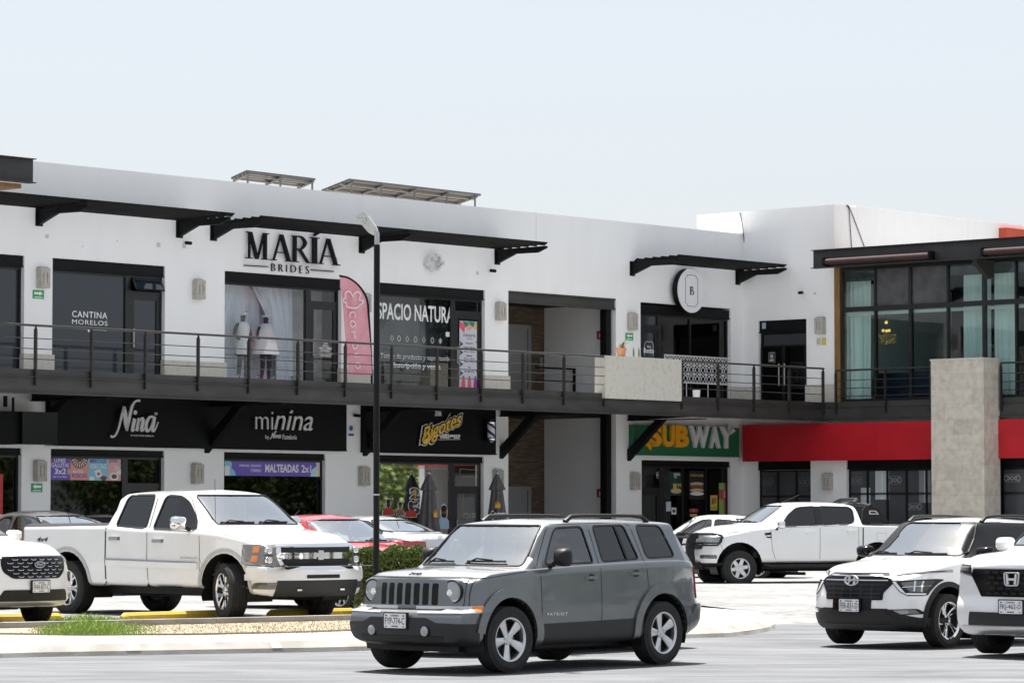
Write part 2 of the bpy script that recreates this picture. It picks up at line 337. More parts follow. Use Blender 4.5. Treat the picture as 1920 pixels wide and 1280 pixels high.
# ------------------------------------------------------------------ building shell
WE = 12.6                                             # the right wing ends here
ZB, ZD, ZP, ZT, DR = .16, 4.78, 9.85, 10.53, 3.35      # pavement, deck, parapet, tower, right corner
bld = thing('commercial_building', 'white two storey plaza with black shopfronts, parapet and a taller block at its right', 'building', T(0, 0, 0))
UP = [(-16.2, -11.75), (-10.89, -5.30 if 0 else F(309, 600)[0]), (F(421, 600)[0], F(640, 600)[0]), (F(706, 600)[0], F(909, 600)[0]), (F(1201, 620)[0], F(1370, 620)[0])]
LO = [(-16.2, -11.79), (F(95, 880)[0], F(308, 880)[0]), (F(420, 880)[0], F(610, 880)[0]), (F(705, 880)[0], F(907, 880)[0]), (F(1203, 880)[0], F(1370, 880)[0])]
VO = (F(953, 700)[0], F(1155, 700)[0])
ZU, ZL = 7.62, 3.12
def wall(M, a0, a1, z0, z1, holes, th=.28):
    A = sorted({a0, a1} | {h[0] for h in holes} | {h[1] for h in holes}); Z = sorted({z0, z1} | {h[2] for h in holes} | {h[3] for h in holes})
    A = [a for a in A if a0 <= a <= a1]; Z = [z for z in Z if z0 <= z <= z1]; bb = MB()
    solid = lambda x, z: not any(h[0] < x < h[1] and h[2] < z < h[3] for h in holes)
    for i in range(len(A)-1):
        for j in range(len(Z)-1):
            if not solid((A[i]+A[i+1])/2, (Z[j]+Z[j+1])/2): continue
            bb.poly([M(A[i], 0, Z[j]), M(A[i+1], 0, Z[j]), M(A[i+1], 0, Z[j+1]), M(A[i], 0, Z[j+1])])
    for h in holes:
        p = [(max(h[0], a0), max(h[2], z0)), (min(h[1], a1), max(h[2], z0)), (min(h[1], a1), min(h[3], z1)), (max(h[0], a0), min(h[3], z1))]
        for k in range(4):
            q, r = p[k], p[(k+1) % 4]; bb.poly([M(q[0], 0, q[1]), M(r[0], 0, r[1]), M(r[0], -th, r[1]), M(q[0], -th, q[1])])
    return bb
holes = [(a, c, ZD, ZU) for a, c in UP]+[(a, c, ZB, ZL) for a, c in LO]+[(VO[0], VO[1], ZB, 7.66)]
wb = wall(T, -60, TC, ZB-.1, ZP, holes)
wb.box(T, -60, TC-.01, -.6, -.29, ZU+.4, ZP-.001)                    # parapet body
wb.build('front_wall', WALL, bld)
b = MB(); b.box(T, -60, TC, -.3, .0, ZP-.0, ZP+.012); b.build('parapet_cap', WALL, bld)
# right wing: face, outer side and roof block
rh = [(F(1422, 600) and R(1422, 620)[0], R(1512, 620)[0], ZD, 7.26), (R(1420, 900)[0], R(1520, 900)[0], ZB, 3.14), (R(1587, 900)[0], 30, ZB, 3.14)]
wr = wall(RW, -1.72, DR, ZB-.1, ZT, [rh[0], rh[1]])
for hh in (rh[2],):
    wr2 = wall(RW, DR, WE, ZB-.1, 4.3, [hh])
    wr.v, wr.f = wr.v+wr2.v, wr.f+[tuple(k+len(wr.v) for k in f) for f in wr2.f]
wr.build('right_wall', WALL, bld)
b = MB(); b.box(T, TC+.01, TC+9, WE, WE+.25, ZB-.1, 9.1); b.build('end_wall', WALL, bld)
STREAK = mat('streaked_white_wall', (.80, .80, .81), .8, col2=(.75, .755, .765), vs=2.2, st=(2.2, 2.2, .4), lo=.42, hi=.8, spec=.2)
b = MB(); b.box(T, TC+.002, TC+26, DR-.3, DR, 4.0, ZT); b.box(T, TC+.3, TC+26, -1.72, DR-.3, ZT-.3, ZT-.01); b.box(T, TC+1.1, TC+26, DR-.26, DR-.02, ZT, ZT+.05)
b.build('side_wall', STREAK, bld)
b = MB(); b.box(T, TC+8.6, TC+25, DR-.2, DR+.3, 9.2, 10.40); b.build('red_parapet_block', mat('orange_red_paint', (.48, .07, .035), .7), bld)
b = MB(); b.box(T, -60, TC, -14, -.3, 9.0, 9.2); b.box(RW, -1.7, WE, -9, -.3, 8.85, 9.0); b.build('roof', ROOFM, bld)
b = MB(); b.box(T, -60, VO[0]-.3, -8, -.3, 4.3, 4.7); b.box(T, VO[1]+.3, TC, -8, -.3, 4.3, 4.7); b.box(RW, 0, WE, -6, -.3, 4.3, 4.7)
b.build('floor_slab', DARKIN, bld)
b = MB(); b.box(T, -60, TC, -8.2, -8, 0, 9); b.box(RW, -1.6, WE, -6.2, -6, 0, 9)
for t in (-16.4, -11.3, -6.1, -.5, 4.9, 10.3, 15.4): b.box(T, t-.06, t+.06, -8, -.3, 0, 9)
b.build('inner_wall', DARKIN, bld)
# expansion joint and small stains stay in the wall paint; old sticker marks
b = MB(); b.box(T, F(1005, 400)[0]-.006, F(1005, 400)[0]+.006, .001, .004, 8.95, ZP-.02); b.build('wall_joint', mat('joint_sealant', (.6, .55, .48), .8), bld)
for x, y, s in ((88, 443, 1), (297, 459, 1.2), (345, 461, 1.2), (155, 462, .4), (220, 452, .4), (895, 512, 1), (1528, 550, .8), (630, 486, 1)):
    a, z = F(x, y); M_ = T
    if x > 1400: a, z = R(x, y); M_ = RW
    b = MB(); b.box(M_, a-.05*s, a+.05*s, .001, .006, z-.045*s, z+.045*s); b.build('wall_mark', mat('old_tape_mark', (.62, .58, .5), .8), bld)
# stone bases of the upper pillars
piers = [(UP[0][1], UP[1][0]), (UP[1][1], UP[2][0]), (UP[2][1], UP[3][0]), (UP[3][1], VO[0]), (UP[4][1], TC-.02)]
for a, c in piers: sb = MB(); sb.box(T, a-.03, c+(.05 if c < 15 else 0), -.28, .035, ZD-.05, ZD+.55); sb.build('pillar_base', STONE, bld)
sb = MB(); sb.box(RW, rh[0][1]-.03, DR+.02, -.28, .035, ZD-.05, ZD+.55); sb.build('pillar_base', STONE, bld); sb = MB(); sb.box(RW, 0, rh[0][0]+.03, -.28, .035, ZD-.05, ZD+.55); sb.build('pillar_base', STONE, bld)
# ------------------------------------------------------------------ shopfronts
def leaf(M, parent, a0, a1, z0, z1, o, fw, gm, handle=True, kick=.0):
    bb = MB(); bb.box(M, a0, a0+fw, o-.02, o+.04, z0, z1); bb.box(M, a1-fw, a1, o-.02, o+.04, z0, z1)
    bb.box(M, a0+fw, a1-fw, o-.02, o+.04, z1-fw, z1); bb.box(M, a0+fw, a1-fw, o-.02, o+.04, z0, z0+fw+kick)
    d = bb.build('door', ALU, parent)
    bb = MB(); bb.box(M, a0+fw, a1-fw, o, o+.012, z0+fw+kick, z1-fw); bb.build('door_pane', gm, d)
    if handle:
        bb = MB(); bb.tube([M(a0+fw*.55, o+.09, z0+.8), M(a0+fw*.55, o+.09, z0+1.25)], .018); bb.build('handle', STEEL, d)
    return d
def shopfront(M, a0, a1, z0, z1, split=None, gm=GLS, dgm=GLS, head=.27, mull=(), trans=None, o=-.16, hinge=None, bars=(), doors=1, tr_open=False, dleft=False):
    """steel lintel, aluminium frame with panes, door leaf with a small transom; returns the frame"""
    h = MB(); h.box(M, a0+.004, a1-.004, o-.1, o+.11, z1-head, z1-.004); h.box(M, a0+.004, a1-.004, o+.11, o+.14, z1-head, z1-head+.03)
    h = h.build('header', BLACK, bld)
    zt = z1-head; f = MB(); fw = .055
    def fr(x0, x1, y0, y1): f.box(M, x0, x1, o-.05, o+.05, y0, y1)
    fr(a0+.004, a0+fw, z0, zt); fr(a1-fw, a1-.004, z0, zt); fr(a0+fw, a1-fw, zt-fw, zt-.003); fr(a0+fw, a1-fw, z0, z0+.06)
    w0, w1 = a0+fw, a1-fw
    if split is not None:
        fr(split-.09, split+.09, z0+.06, zt-fw)
        if dleft: dz0, dz1 = a0+fw, split-.09; w0 = split+.09
        else: dz0, dz1 = split+.09, a1-fw; w1 = split-.09
    for m_ in mull: fr(m_-.03, m_+.03, z0+.06, zt-fw)
    for z_ in bars: fr(w0, w1, z_-.022, z_+.022)
    zt2 = trans or z0+2.12
    if split is not None: fr(dz0, dz1, zt2-.05, zt2+.05)
    fo = f.build('shopfront_frame', ALU, bld)
    p = MB(); p.box(M, w0, w1, o-.008, o+.006, z0+.06, zt-fw); p.build('window_pane', gm, fo)
    if split is not None:
        leaf(M, fo, dz0, dz1, z0+.03, zt2-.05, o, .11, dgm)
        tr = MB()
        if tr_open:
            for (x0, x1, y0, y1) in ((dz0, dz1, zt2+.07, zt2+.12), (dz0, dz1, zt-.11, zt-.06), (dz0, dz0+.05, zt2+.07, zt-.06), (dz1-.05, dz1, zt2+.07, zt-.06)):
                tr.box(lambda a, oo, z: M(a, oo+.22*(zt-.06-z)/(zt-zt2), z), x0, x1, o+.04, o+.08, y0, y1)
        else:
            tr.box(M, dz0, dz1, o-.01, o+.006, zt2+.05, zt-fw)
        tr.build('transom', ALU if tr_open else dgm, fo)
        if tr_open:
            q = MB(); q.poly([M(dz0+.05, o+.06, zt-.1), M(dz1-.05, o+.06, zt-.1), M(dz1-.05, o+.24, zt2+.1), M(dz0+.05, o+.24, zt2+.1)]); q.build('transom_pane', FILM, fo)
    return fo
fr_u0 = shopfront(T, *UP[0], ZD, ZU, None, FILM)
fr_u1 = shopfront(T, *UP[1], ZD, ZU, F(246, 600)[0], FILM, FILM, tr_open=True, trans=ZD+2.15)
fr_u2 = shopfront(T, *UP[2], ZD, ZU, F(584, 600)[0], GLC, GLC, trans=ZD+2.2)
fr_u3 = shopfront(T, *UP[3], ZD, ZU, F(855, 600)[0], GLS, GLS, trans=ZD+2.2)
fr_u4 = shopfront(T, *UP[4], ZD, ZU-.05, F(1242, 620)[0], GLD, FILM, trans=ZD+2.15, dleft=True, mull=(F(1300, 620)[0],))
HL = .165
fr_l0 = shopfront(T, *LO[0], ZB, ZL, None, GLD, head=HL)
fr_l1 = shopfront(T, *LO[1], ZB, ZL, F(240, 880)[0], GLD, GLD, head=HL)
fr_l2 = shopfront(T, *LO[2], ZB, ZL, None, GLD, head=HL)
fr_l3 = shopfront(T, *LO[3], ZB, ZL, F(854, 880)[0], GLM, GLM, head=HL)
fr_l4 = shopfront(T, *LO[4], ZB, ZL, F(1246, 880)[0], GLD, GLD, dleft=True, mull=(F(1286, 880)[0], F(1330, 880)[0]), head=HL)
fr_r0 = shopfront(RW, rh[0][0], rh[0][1], ZD, 7.26, None, GLD, head=.36)
da, dc = rh[0][0]+.06, rh[0][1]-.06; dm = (da+dc)/2
for s, (x0, x1) in enumerate(((da, dm-.004), (dm+.004, dc))):
    dl = leaf(RW, fr_r0, x0, x1, ZD+.05, ZD+1.75, -.08, .05, GLD, False)
    hx = dm-.1 if s == 0 else dm+.1
    q = MB(); q.tube([RW(hx, .04, ZD+.55), RW(hx, .04, ZD+1.2)], .018); q.build('handle', STEEL, dl)
GFR = mat('frosted_grey_glass', (.060, .064, .070), .22, col2=(.085, .09, .097), vs=.8, spec=.6)
shopfront(RW, rh[1][0], rh[1][1], ZB, 3.14, None, GFR, mull=[R(x, 900)[0] for x in (1454, 1489)], bars=(R(1450, 930)[1],))
shopfront(RW, rh[2][0], 11.5, ZB, 3.14, None, GFR, mull=[R(x, 900)[0] for x in (1622, 1659, 1695, 1732, 1768, 1805, 1842, 1876)], bars=(R(1650, 925)[1],))
# upper glazed wing
gf = MB(); ga0 = R(1577, 600)[0]; ga1 = WE-.05; ZG0, ZG1 = ZD, 8.72; zmid = R(1600, 580)[1]
ms = [R(x, 600)[0] for x in (1579, 1641, 1707, 1777, 1845, 1905)]+[11.6, WE-.1]
for k, a in enumerate(ms): wd_ = .05 if k in (2, 4) else .03; gf.box(RW, a-wd_, a+wd_, -.1, .02, ZG0, ZG1)
gf.box(RW, ga0, ga1, -.1, .015, zmid-.07, zmid+.07); gf.box(RW, ga0, ga1, -.1, .015, ZG0, ZG0+.1); gf.box(RW, ga0, ga1, -.1, .015, ZG1-.14, ZG1)
gfo = gf.build('glazed_front_frame', ALU, bld)
for k in range(len(ms)-1):
    for z0, z1 in ((ZG0+.1, zmid-.07), (zmid+.07, ZG1-.14)):
        q = MB(); q.box(RW, ms[k]+.03, ms[k+1]-.03, -.05, -.035, z0, z1)
        q.build('window_pane', mat('frosted_dark_pane', (.06, .062, .066), .25, col2=(.10, .10, .105), vs=3) if (k in (1, 2) and z0 > 6) else GLT, gfo)
b = MB(); b.box(RW, DR+.01, ga0-.02, -.3, .03, ZD-.05, 8.75); b.build('timber_jamb', OCHRE, bld)
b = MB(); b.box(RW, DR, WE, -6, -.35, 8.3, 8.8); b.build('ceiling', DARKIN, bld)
# lift lobby in the open bay
LW = (hit(1020, 700, T(VO[1]+.02, 0, 0), U)-P0).dot(N); print('LW', LW)
b = MB(); b.box(T, VO[0]-.2, VO[1]+.2, -5.2, LW, ZB, 9.0); b.build('lift_shaft', WOOD, bld)
b = MB(); b.box(T, VO[1]+.02, VO[1]+.25, LW+.01, -.29, ZB, 9.0); b.build('lobby_side_wall', GREYW, bld)
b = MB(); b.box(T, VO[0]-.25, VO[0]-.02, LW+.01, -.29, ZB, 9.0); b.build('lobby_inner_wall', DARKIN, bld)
b = MB(); b.box(T, VO[0]+.02, VO[1]-.02, LW+.02, -.3, 4.3, 4.75); b.build('lobby_ceiling', BLACK, bld); b = MB(); b.box(T, VO[0]-.01, VO[1]+.01, LW+.02, -.3, 7.5, 7.6); b.build('lobby_ceiling', BLACK, bld)
b = MB(); b.box(T, VO[0]+.01, VO[1]-.01, -.22, -.04, 7.34, 7.655); b.box(T, VO[0]+.01, VO[1]-.01, -.04, .0, 7.34, 7.38); b.box(T, VO[0]+.01, VO[1]-.01, -.04, .0, 7.615, 7.655); b.build('lobby_beam', FASC, bld)
b = MB(); b.box(T, VO[1]-.34, VO[1]-.12, -.30, -.08, ZB, 7.34); b.build('lobby_column', BLACK, bld)
for z0, fl in ((ZB, 'ground'), (ZD, 'upper')):
    a0, a1 = F(958, 700, LW)[0], F(992, 700, LW)[0]
    b = MB(); b.box(T, a0-.35, a1+.06, LW, LW+.03, z0, z0+2.2); d_ = b.build('lift_door', STEEL, bld)
    b = MB(); b.box(T, a1-.1, a1-.085, LW+.03, LW+.038, z0, z0+2.1); b.build('door_gap', BLACK, d_)
    cp = F(1013, 700, LW)[0]; b = MB(); b.box(T, cp-.06, cp+.06, LW, LW+.04, z0+.95, z0+1.3); b.build('call_panel', STEEL, bld)
# ------------------------------------------------------------------ walkway
W1, W2, ZW0 = 3.12, .28, 4.27
wk = thing('walkway', 'dark steel gallery walkway running along the upper shops above the black signs', 'walkway', T(0, W1, ZW0))
te = TC-W2
b = MB(); b.box(T, -60, TC, .005, W1-.12, ZD-.12, ZD-.01); b.box(RW, W1-.12, WE, .005, W2-.1, ZD-.12, ZD-.01); b.build('deck', mat('pale_deck_concrete', (.34, .335, .32), .85, col2=(.30, .295, .28), vs=2), wk)
b = MB()
b.box(T, -60, te, W1-.12, W1, ZW0, ZD-.15); b.box(T, -60, te+.02, W1-.12, W1+.06, ZW0-.02, ZW0+.012); b.box(T, -60, te, W1-.10, W1-.02, ZD-.15, ZD+.02); b.box(T, -60, te, W1, W1+.05, ZD-.165, ZD-.145)
b.box(RW, W1-.1, WE, W2-.1, W2-.01, ZW0, ZD-.16); b.box(RW, W1+.01, WE, W2-.01, W2+.05, ZW0-.02, ZW0+.012); b.box(RW, W1, WE, W2-.08, W2-.02, ZD-.15, ZD+.02)
b.build('edge_beam', FASC, wk)
b = MB(); b.box(T, -60, te, .02, W1-.13, ZD-.2, ZD-.125); b.build('soffit', mat('soffit_steel', (.07, .07, .07), .7), wk)
for px in (62, 388, 684, 940, 1179):
    a = F(px, 790)[0]
    b = MB(); b.prism(T, [(.03, ZD-.55), (.03, ZD-.2), (W1-.13, ZD-.2), (W1-.13, ZW0+.03), (W1-.4, ZW0+.03)], a-.07, a+.07, (1, 2, 0)); b.box(T, a-.12, a+.12, .03, W1-.4, ZD-.565, ZD-.54)
    b.build('cantilever', BLACK, wk)
    zr = 3.20 if px != 62 else 3.4
    b = MB(); b.prism(T, [(.0, zr-.12), (.0, zr+.2), (1.02, ZD-.55), (1.34, ZD-.55)], a-.08, a+.08, (1, 2, 0)); b.build('strut', BLACK, wk)
# railings
RAILM = mat('brown_black_railing_steel', (.018, .0165, .0145), .4, col2=(.028, .025, .021), vs=6)
def railing(name, lab, M, a_posts, off, a0, a1, zt=5.77, group='gallery railings'):
    r = thing(name, lab, 'railing', M((a0+a1)/2, off, ZD), group=group)
    b = MB(); b.tube([M(a0, off, zt), M(a1, off, zt)], .028, 8); b.build('top_rail', RAILM, r)
    for z in (zt-.29, zt-.52, zt-.75):
        b = MB(); b.tube([M(a0, off+.0, z), M(a1, off+.0, z)], .012, 6); b.build('bar', RAILM, r)
    for a in a_posts:
        b = MB(); b.box(M, a-.022, a+.022, off-.05, off+.03, ZW0+.17, zt-.09); b.prism(M, [(off-.05, zt-.10), (off+.03, zt-.10), (off+.015, zt-.02), (off-.015, zt-.02)], a-.012, a+.012, (1, 2, 0)); b.build('post', RAILM, r)
    return r
pt = [F(x, 680, W1+.04)[0] for x in (67, 172, 273, 372, 467, 559, 648, 735, 820, 903, 981, 1058, 1133)]
pt = [pt[0]-1.66*k for k in range(12, 0, -1)]+pt
railing('railing', 'long dark steel railing in front of the bridal and cantina shops', T, pt, W1+.04, pt[0], pt[-1])
pt2 = [F(x, 700, W1+.04)[0] for x in (1279, 1347, 1414, 1480)]+[te-.03]
railing('railing', 'short dark steel railing right of the stone planter, in front of the black double door', T, pt2, W1+.04, pt2[0], te)
ra = [R(1568, 700, W2)[0], R(1661, 700, W2)[0], R(1746, 690, W2)[0]]
railing('railing', 'dark steel railing between the corner and the tall stone column', RW, ra, W2+.04, ra[0], ra[2]+.3, 5.70)
ra2 = [R(1878, 690, W2)[0], 11.6, 12.5]
railing('railing', 'dark steel railing right of the tall stone column', RW, ra2, W2+.04, ra2[0], 12.5, 5.75)
# stair rail inside the lobby
sr = thing('stair_railing', 'black stair railing inside the open lift lobby', 'railing', T(VO[0]+1.5, -1.6, ZD))
a0, a1 = F(1022, 700, -1.5)[0], F(1078, 700, -1.5)[0]
b = MB(); b.box(T, a0-.4, a1, -1.53, -1.47, ZD+.9, ZD+.95)
for z in (.25, .55): b.box(T, a0-.4, a1, -1.515, -1.485, ZD+z, ZD+z+.03)
b.build('rails', BLACK, sr); b = MB(); b.box(T, a1-.06, a1, -1.53, -1.47, ZD, ZD+.9); b.build('post', BLACK, sr)
# ------------------------------------------------------------------ louvre canopies
def canopy(lab, a0, a1, roots, zt=8.80):
    c = thing('louvre_canopy', lab, 'canopy', T((a0+a1)/2, 0, 8.6), group='black louvre canopies above the upper shops')
    for k in range(6):
        d = .12+.30*k; z = 8.80+.006*k
        b = MB(); b.prism(T, [(d-.02, z-.05), (d, z-.05), (d+.12, z+.035), (d+.10, z+.035)], a0, a1, (1, 2, 0)); b.build('slat', BLACK, c)
    for a in roots:
        b = MB(); b.prism(T, [(0, 8.36), (0, 8.745), (1.78, 8.755), (1.78, 8.70), (1.45, 8.59), (.68, 8.60)], a-.05, a+.05, (1, 2, 0))
        b.box(T, a-.11, a+.11, .0, .02, 8.34, 8.76); b.build('bracket', BLACK, c)
    return c
canopy('long black louvre canopy over the dark cantina shop at the left', -17.5, -6.62, (-16.8, F(73, 400)[0], F(336, 430)[0]))
canopy('black louvre canopy over the bridal sign and the flower emblem', F(400, 430)[0]-.05, F(932, 480)[0]+.12, (F(400, 430)[0], F(678, 460)[0], F(932, 480)[0]))
canopy('short black louvre canopy over the round sign', F(1184, 500)[0]-.03, F(1383, 520)[0]+.12, (F(1184, 500)[0]+.03, F(1383, 520)[0]))
# ------------------------------------------------------------------ right wing beam, column, red band
bm_ = thing('roof_beam', 'dark grey steel roof beam over the teal curtained windows', 'beam', RW(8, .9, 8.6))
def ibeam(M, a0, a1, o, z0, z1, fl=.11):
    b = MB(); b.box(M, a0, a1, o-.03, o, z0+.02, z1-.02); b.box(M, a0, a1, o-fl, o+fl, z0, z0+.02); b.box(M, a0, a1, o-fl, o+fl, z1-.02, z1); return b
ibeam(RW, 3.26, WE+.2, .9, 8.62, 9.15, .13).build('web', mat('charcoal_beam_paint', (.026, .026, .027), .6, col2=(.036, .035, .034), vs=2), bm_)
b = MB(); b.box(RW, 3.35, WE, -.02, .76, 8.70, 8.76); b.build('timber_soffit', OCHRE, bm_)
for a in (R(1845, 510, .4)[0],): b = MB(); b.prism(RW, [(0, 8.18), (0, 8.62), (.86, 8.62), (.86, 8.5), (.2, 8.10)] , a-.07, a+.07, (1, 2, 0)); b.build('bracket', FASC, bm_)
for x0, x1, lab in ((1548, 1745, 'rolled maroon awning under the beam, nearer the white wall'), (1845, 1990, 'rolled maroon awning under the beam at the right edge')):
    a0, z0 = R(x0, (492 if x0 < 1700 else 472), 1.06); a1, z1 = R(x1, (479 if x0 < 1700 else 460), 1.06)
    b = MB(); b.tube([RW(a0, 1.08, 8.78), RW(a1, 1.08, 8.78)], .085, 12); r_ = b.build('awning_roll', RUST); tag(r_, lab, 'awning', 'rolled awnings under the beam')
    b = MB(); b.box(RW, a0-.05, a0+.03, .93, 1.17, 8.66, 8.9); b.build('end_bracket', BLACK, r_); b = MB(); b.box(RW, a1-.03, a1+.05, .93, 1.17, 8.66, 8.9); b.build('end_bracket', BLACK, r_)
# left wing beam end
lb = thing('roof_beam', 'dark steel beam end with a timber soffit at the upper left corner', 'beam', T(-13, 3.2, 9))
a1 = F(62, 320, 3.2)[0]; zt = F(30, 295, 3.2)[1]; zb_ = F(60, 344, 3.2)[1]
ibeam(T, -40, a1, 3.2, zb_, zt, .12).build('web', MATS['charcoal_beam_paint'], lb)
b = MB(); b.box(T, -40, a1-.25, 1.6, 3.1, zb_-.12, zb_-.02); b.build('timber_soffit', OCHRE, lb)
b = MB(); b.box(T, -40, a1-.06, 3.17, 3.175, zt-.2, zt-.1); b.build('trim', BLACK, lb)
# stone column (tiles as slightly differing blocks in one skin)
def tilemat(name, seed):
    m = mat(name, (.56, .53, .475), .8); t = m.node_tree; b = t.nodes['Principled BSDF']
    tc = t.nodes.new('ShaderNodeTexCoord'); br = t.nodes.new('ShaderNodeTexBrick')
    br.inputs['Color1'].default_value = (.66, .615, .535, 1); br.inputs['Color2'].default_value = (.53, .485, .41, 1); br.inputs['Mortar'].default_value = (.54, .505, .44, 1)
    br.inputs['Scale'].default_value = 1; br.inputs['Brick Width'].default_value = .6; br.inputs['Row Height'].default_value = .42; br.inputs['Mortar Size'].default_value = .006; br.inputs['Bias'].default_value = -.35
    nz = t.nodes.new('ShaderNodeTexNoise'); nz.inputs['Scale'].default_value = 5; nz.inputs['Detail'].default_value = 7
    mx = t.nodes.new('ShaderNodeMixRGB'); mx.blend_type = 'MULTIPLY'; mx.inputs[0].default_value = .7
    cr = t.nodes.new('ShaderNodeValToRGB'); cr.color_ramp.elements[0].position = .3; cr.color_ramp.elements[0].color = (.72, .68, .60, 1); cr.color_ramp.elements[1].position = .6
    t.links.new(tc.outputs['UV'], br.inputs[0]); t.links.new(tc.outputs['Object'], nz.inputs[0]); t.links.new(nz.outputs[0], cr.inputs[0])
    t.links.new(br.outputs[0], mx.inputs[1]); t.links.new(cr.outputs[0], mx.inputs[2]); t.links.new(mx.outputs[0], b.inputs['Base Color'])
    return m
def uvbox(o, M3):
    me = o.data; uv = me.uv_layers.new(name='UVMap')
    for p in me.polygons:
        for li in p.loop_indices:
            a, c, z = M3(Vector(me.vertices[me.loops[li].vertex_index].co)); uv.data[li].uv = (a+c, z)
    return o
def tcoord(v): q = v-P0; return q.dot(U), q.dot(N), v.z
ca0, ca1 = R(1746, 800, 1.05)[0], R(1845, 800, 1.05)[0]; cz = R(1790, 675, 1.05)[1]
tb = hit(1875, 800, T(0, ca1, 0), N); tb = (tb-P0).dot(U)
b = MB(); b.box(T, TC-1.05, tb, ca0, ca1, ZB-.1, cz)
col = uvbox(b.build('stone_column', tilemat('stone_tiles', 1)), tcoord); tag(col, 'tall beige stone tiled column in front of the red band', 'column')
b = MB(); b.box(T, TC-1.07, tb+.02, ca0-.02, ca1+.02, cz, cz+.05)
b.build('cap', STONE, col)
rb = thing('red_fascia', 'long plain red fascia band above the store at the right', 'fascia', RW(5, .35, 3.6))
b = MB(); x = [R(p, 830, .35)[0] for p in (1392, 1547, 1643, 1740)]+[9.0, 11.2, 12.6]
for a0, a1 in zip(x, x[1:]):
    q = MB(); q.box(RW, a0+.002, a1-.002, .005, .35, 3.12, 4.19); q.build('panel', REDP, rb)
# planter in the railing
pa0, pa1 = F(1135, 700, W1+.1)[0], F(1278, 700, W1+.1)[0]; pz1 = F(1135, 666, W1+.1)[1]
pl = thing('stone_planter', 'beige stone planter box set in the gallery railing', 'planter', T((pa0+pa1)/2, W1-.2, ZD))
b = MB(); b.box(T, pa0, pa1, W1-.27, W1+.1, ZD-.12, pz1); pb = uvbox(b.build('box', STONE, pl), tcoord)
b = MB(); b.box(T, (pa0+pa1)/2-.004, (pa0+pa1)/2+.004, W1+.1, W1+.102, ZD-.1, pz1-.01); b.build('joint', mat('joint_grey', (.4, .38, .34), .9), pl)
# ------------------------------------------------------------------ vehicles: shared builders
def paint(name, c, c2=None, metal=0, rough=.32, coat=1): return mat(name, c, rough, metal, .5, col2=c2, vs=2.5, lo=.3, hi=.7, coat=coat)
PWHITE = paint('white_car_paint', (.80, .80, .80), (.77, .77, .765))
PPEARL = paint('pearl_white_paint', (.79, .79, .785), (.74, .735, .72))
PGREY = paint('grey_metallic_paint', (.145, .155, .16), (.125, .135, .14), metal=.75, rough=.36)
def sunlit_top(m, top_col, amt):
    """upward faces paled: sun-white roof put into the paint colour, plus a dusting"""
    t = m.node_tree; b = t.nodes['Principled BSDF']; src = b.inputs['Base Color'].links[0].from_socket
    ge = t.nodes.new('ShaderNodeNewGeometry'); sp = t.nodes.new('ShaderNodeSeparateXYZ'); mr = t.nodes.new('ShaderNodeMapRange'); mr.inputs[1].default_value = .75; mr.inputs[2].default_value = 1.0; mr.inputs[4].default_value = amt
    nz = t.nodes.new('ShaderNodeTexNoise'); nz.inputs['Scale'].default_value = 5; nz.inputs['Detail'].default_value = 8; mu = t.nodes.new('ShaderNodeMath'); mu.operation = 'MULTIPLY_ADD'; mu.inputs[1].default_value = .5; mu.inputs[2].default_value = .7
    fa = t.nodes.new('ShaderNodeMath'); fa.operation = 'MULTIPLY'; mx = t.nodes.new('ShaderNodeMixRGB'); mx.inputs[2].default_value = (*top_col, 1); me = t.nodes.new('ShaderNodeMath'); me.operation = 'MULTIPLY_ADD'; me.inputs[1].default_value = -b.inputs['Metallic'].default_value; me.inputs[2].default_value = b.inputs['Metallic'].default_value
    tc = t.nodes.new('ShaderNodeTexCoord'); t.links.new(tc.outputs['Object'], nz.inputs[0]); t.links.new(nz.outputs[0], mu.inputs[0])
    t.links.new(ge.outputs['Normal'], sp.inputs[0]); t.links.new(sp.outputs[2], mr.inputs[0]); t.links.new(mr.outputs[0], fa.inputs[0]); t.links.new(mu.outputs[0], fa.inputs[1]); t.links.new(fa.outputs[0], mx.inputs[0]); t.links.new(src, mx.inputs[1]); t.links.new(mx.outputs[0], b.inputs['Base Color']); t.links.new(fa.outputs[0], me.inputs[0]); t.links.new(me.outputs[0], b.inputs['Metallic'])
sunlit_top(PGREY, (.40, .40, .39), .62)  # roof and bonnet coloured paler to carry the sun's glare
PDGREY = paint('dark_grey_metallic_paint', (.07, .065, .065), None, .4, .35)
PSILV = paint('silver_car_paint', (.50, .51, .52), None, .5, .32)
PRED = paint('red_car_paint', (.40, .018, .025), None, 0, .35)
BPLAST = mat('black_plastic', (.009, .009, .0095), .5, col2=(.013, .013, .0135), vs=12, spec=.3)
GPLAST = mat('dark_grey_plastic', (.020, .021, .023), .5, spec=.35)
GLOSSB = mat('gloss_black', (.004, .004, .0045), .22, spec=.25)
CHROME = mat('chrome', (.78, .78, .79), .07, metal=1)
SATIN = mat('satin_alloy', (.62, .62, .63), .28, metal=.85)
CHRW = mat('chrome_alloy', (.72, .72, .73), .14, metal=1)
RUBBER = mat('tyre_rubber', (.014, .014, .014), .85, col2=(.022, .0215, .020), vs=9, bump=.2, bs=60)
LENS = mat('clear_lamp_lens', (.30, .31, .32), .08, metal=.35, coat=1)
LENSD = mat('dark_lamp_lens', (.10, .105, .11), .06, metal=.3, coat=1)
AMBER = mat('amber_lens', (.75, .22, .02), .15, coat=1)
TAILR = mat('red_lens', (.30, .012, .02), .12, coat=1)
PLATE = mat('plate_white', (.72, .72, .71), .45)
INK = mat('plate_ink', (.03, .03, .04), .6)
SEATM = mat('grey_seat_fabric', (.16, .155, .15), .9)
DASH = mat('dashboard_vinyl', (.045, .045, .047), .7)
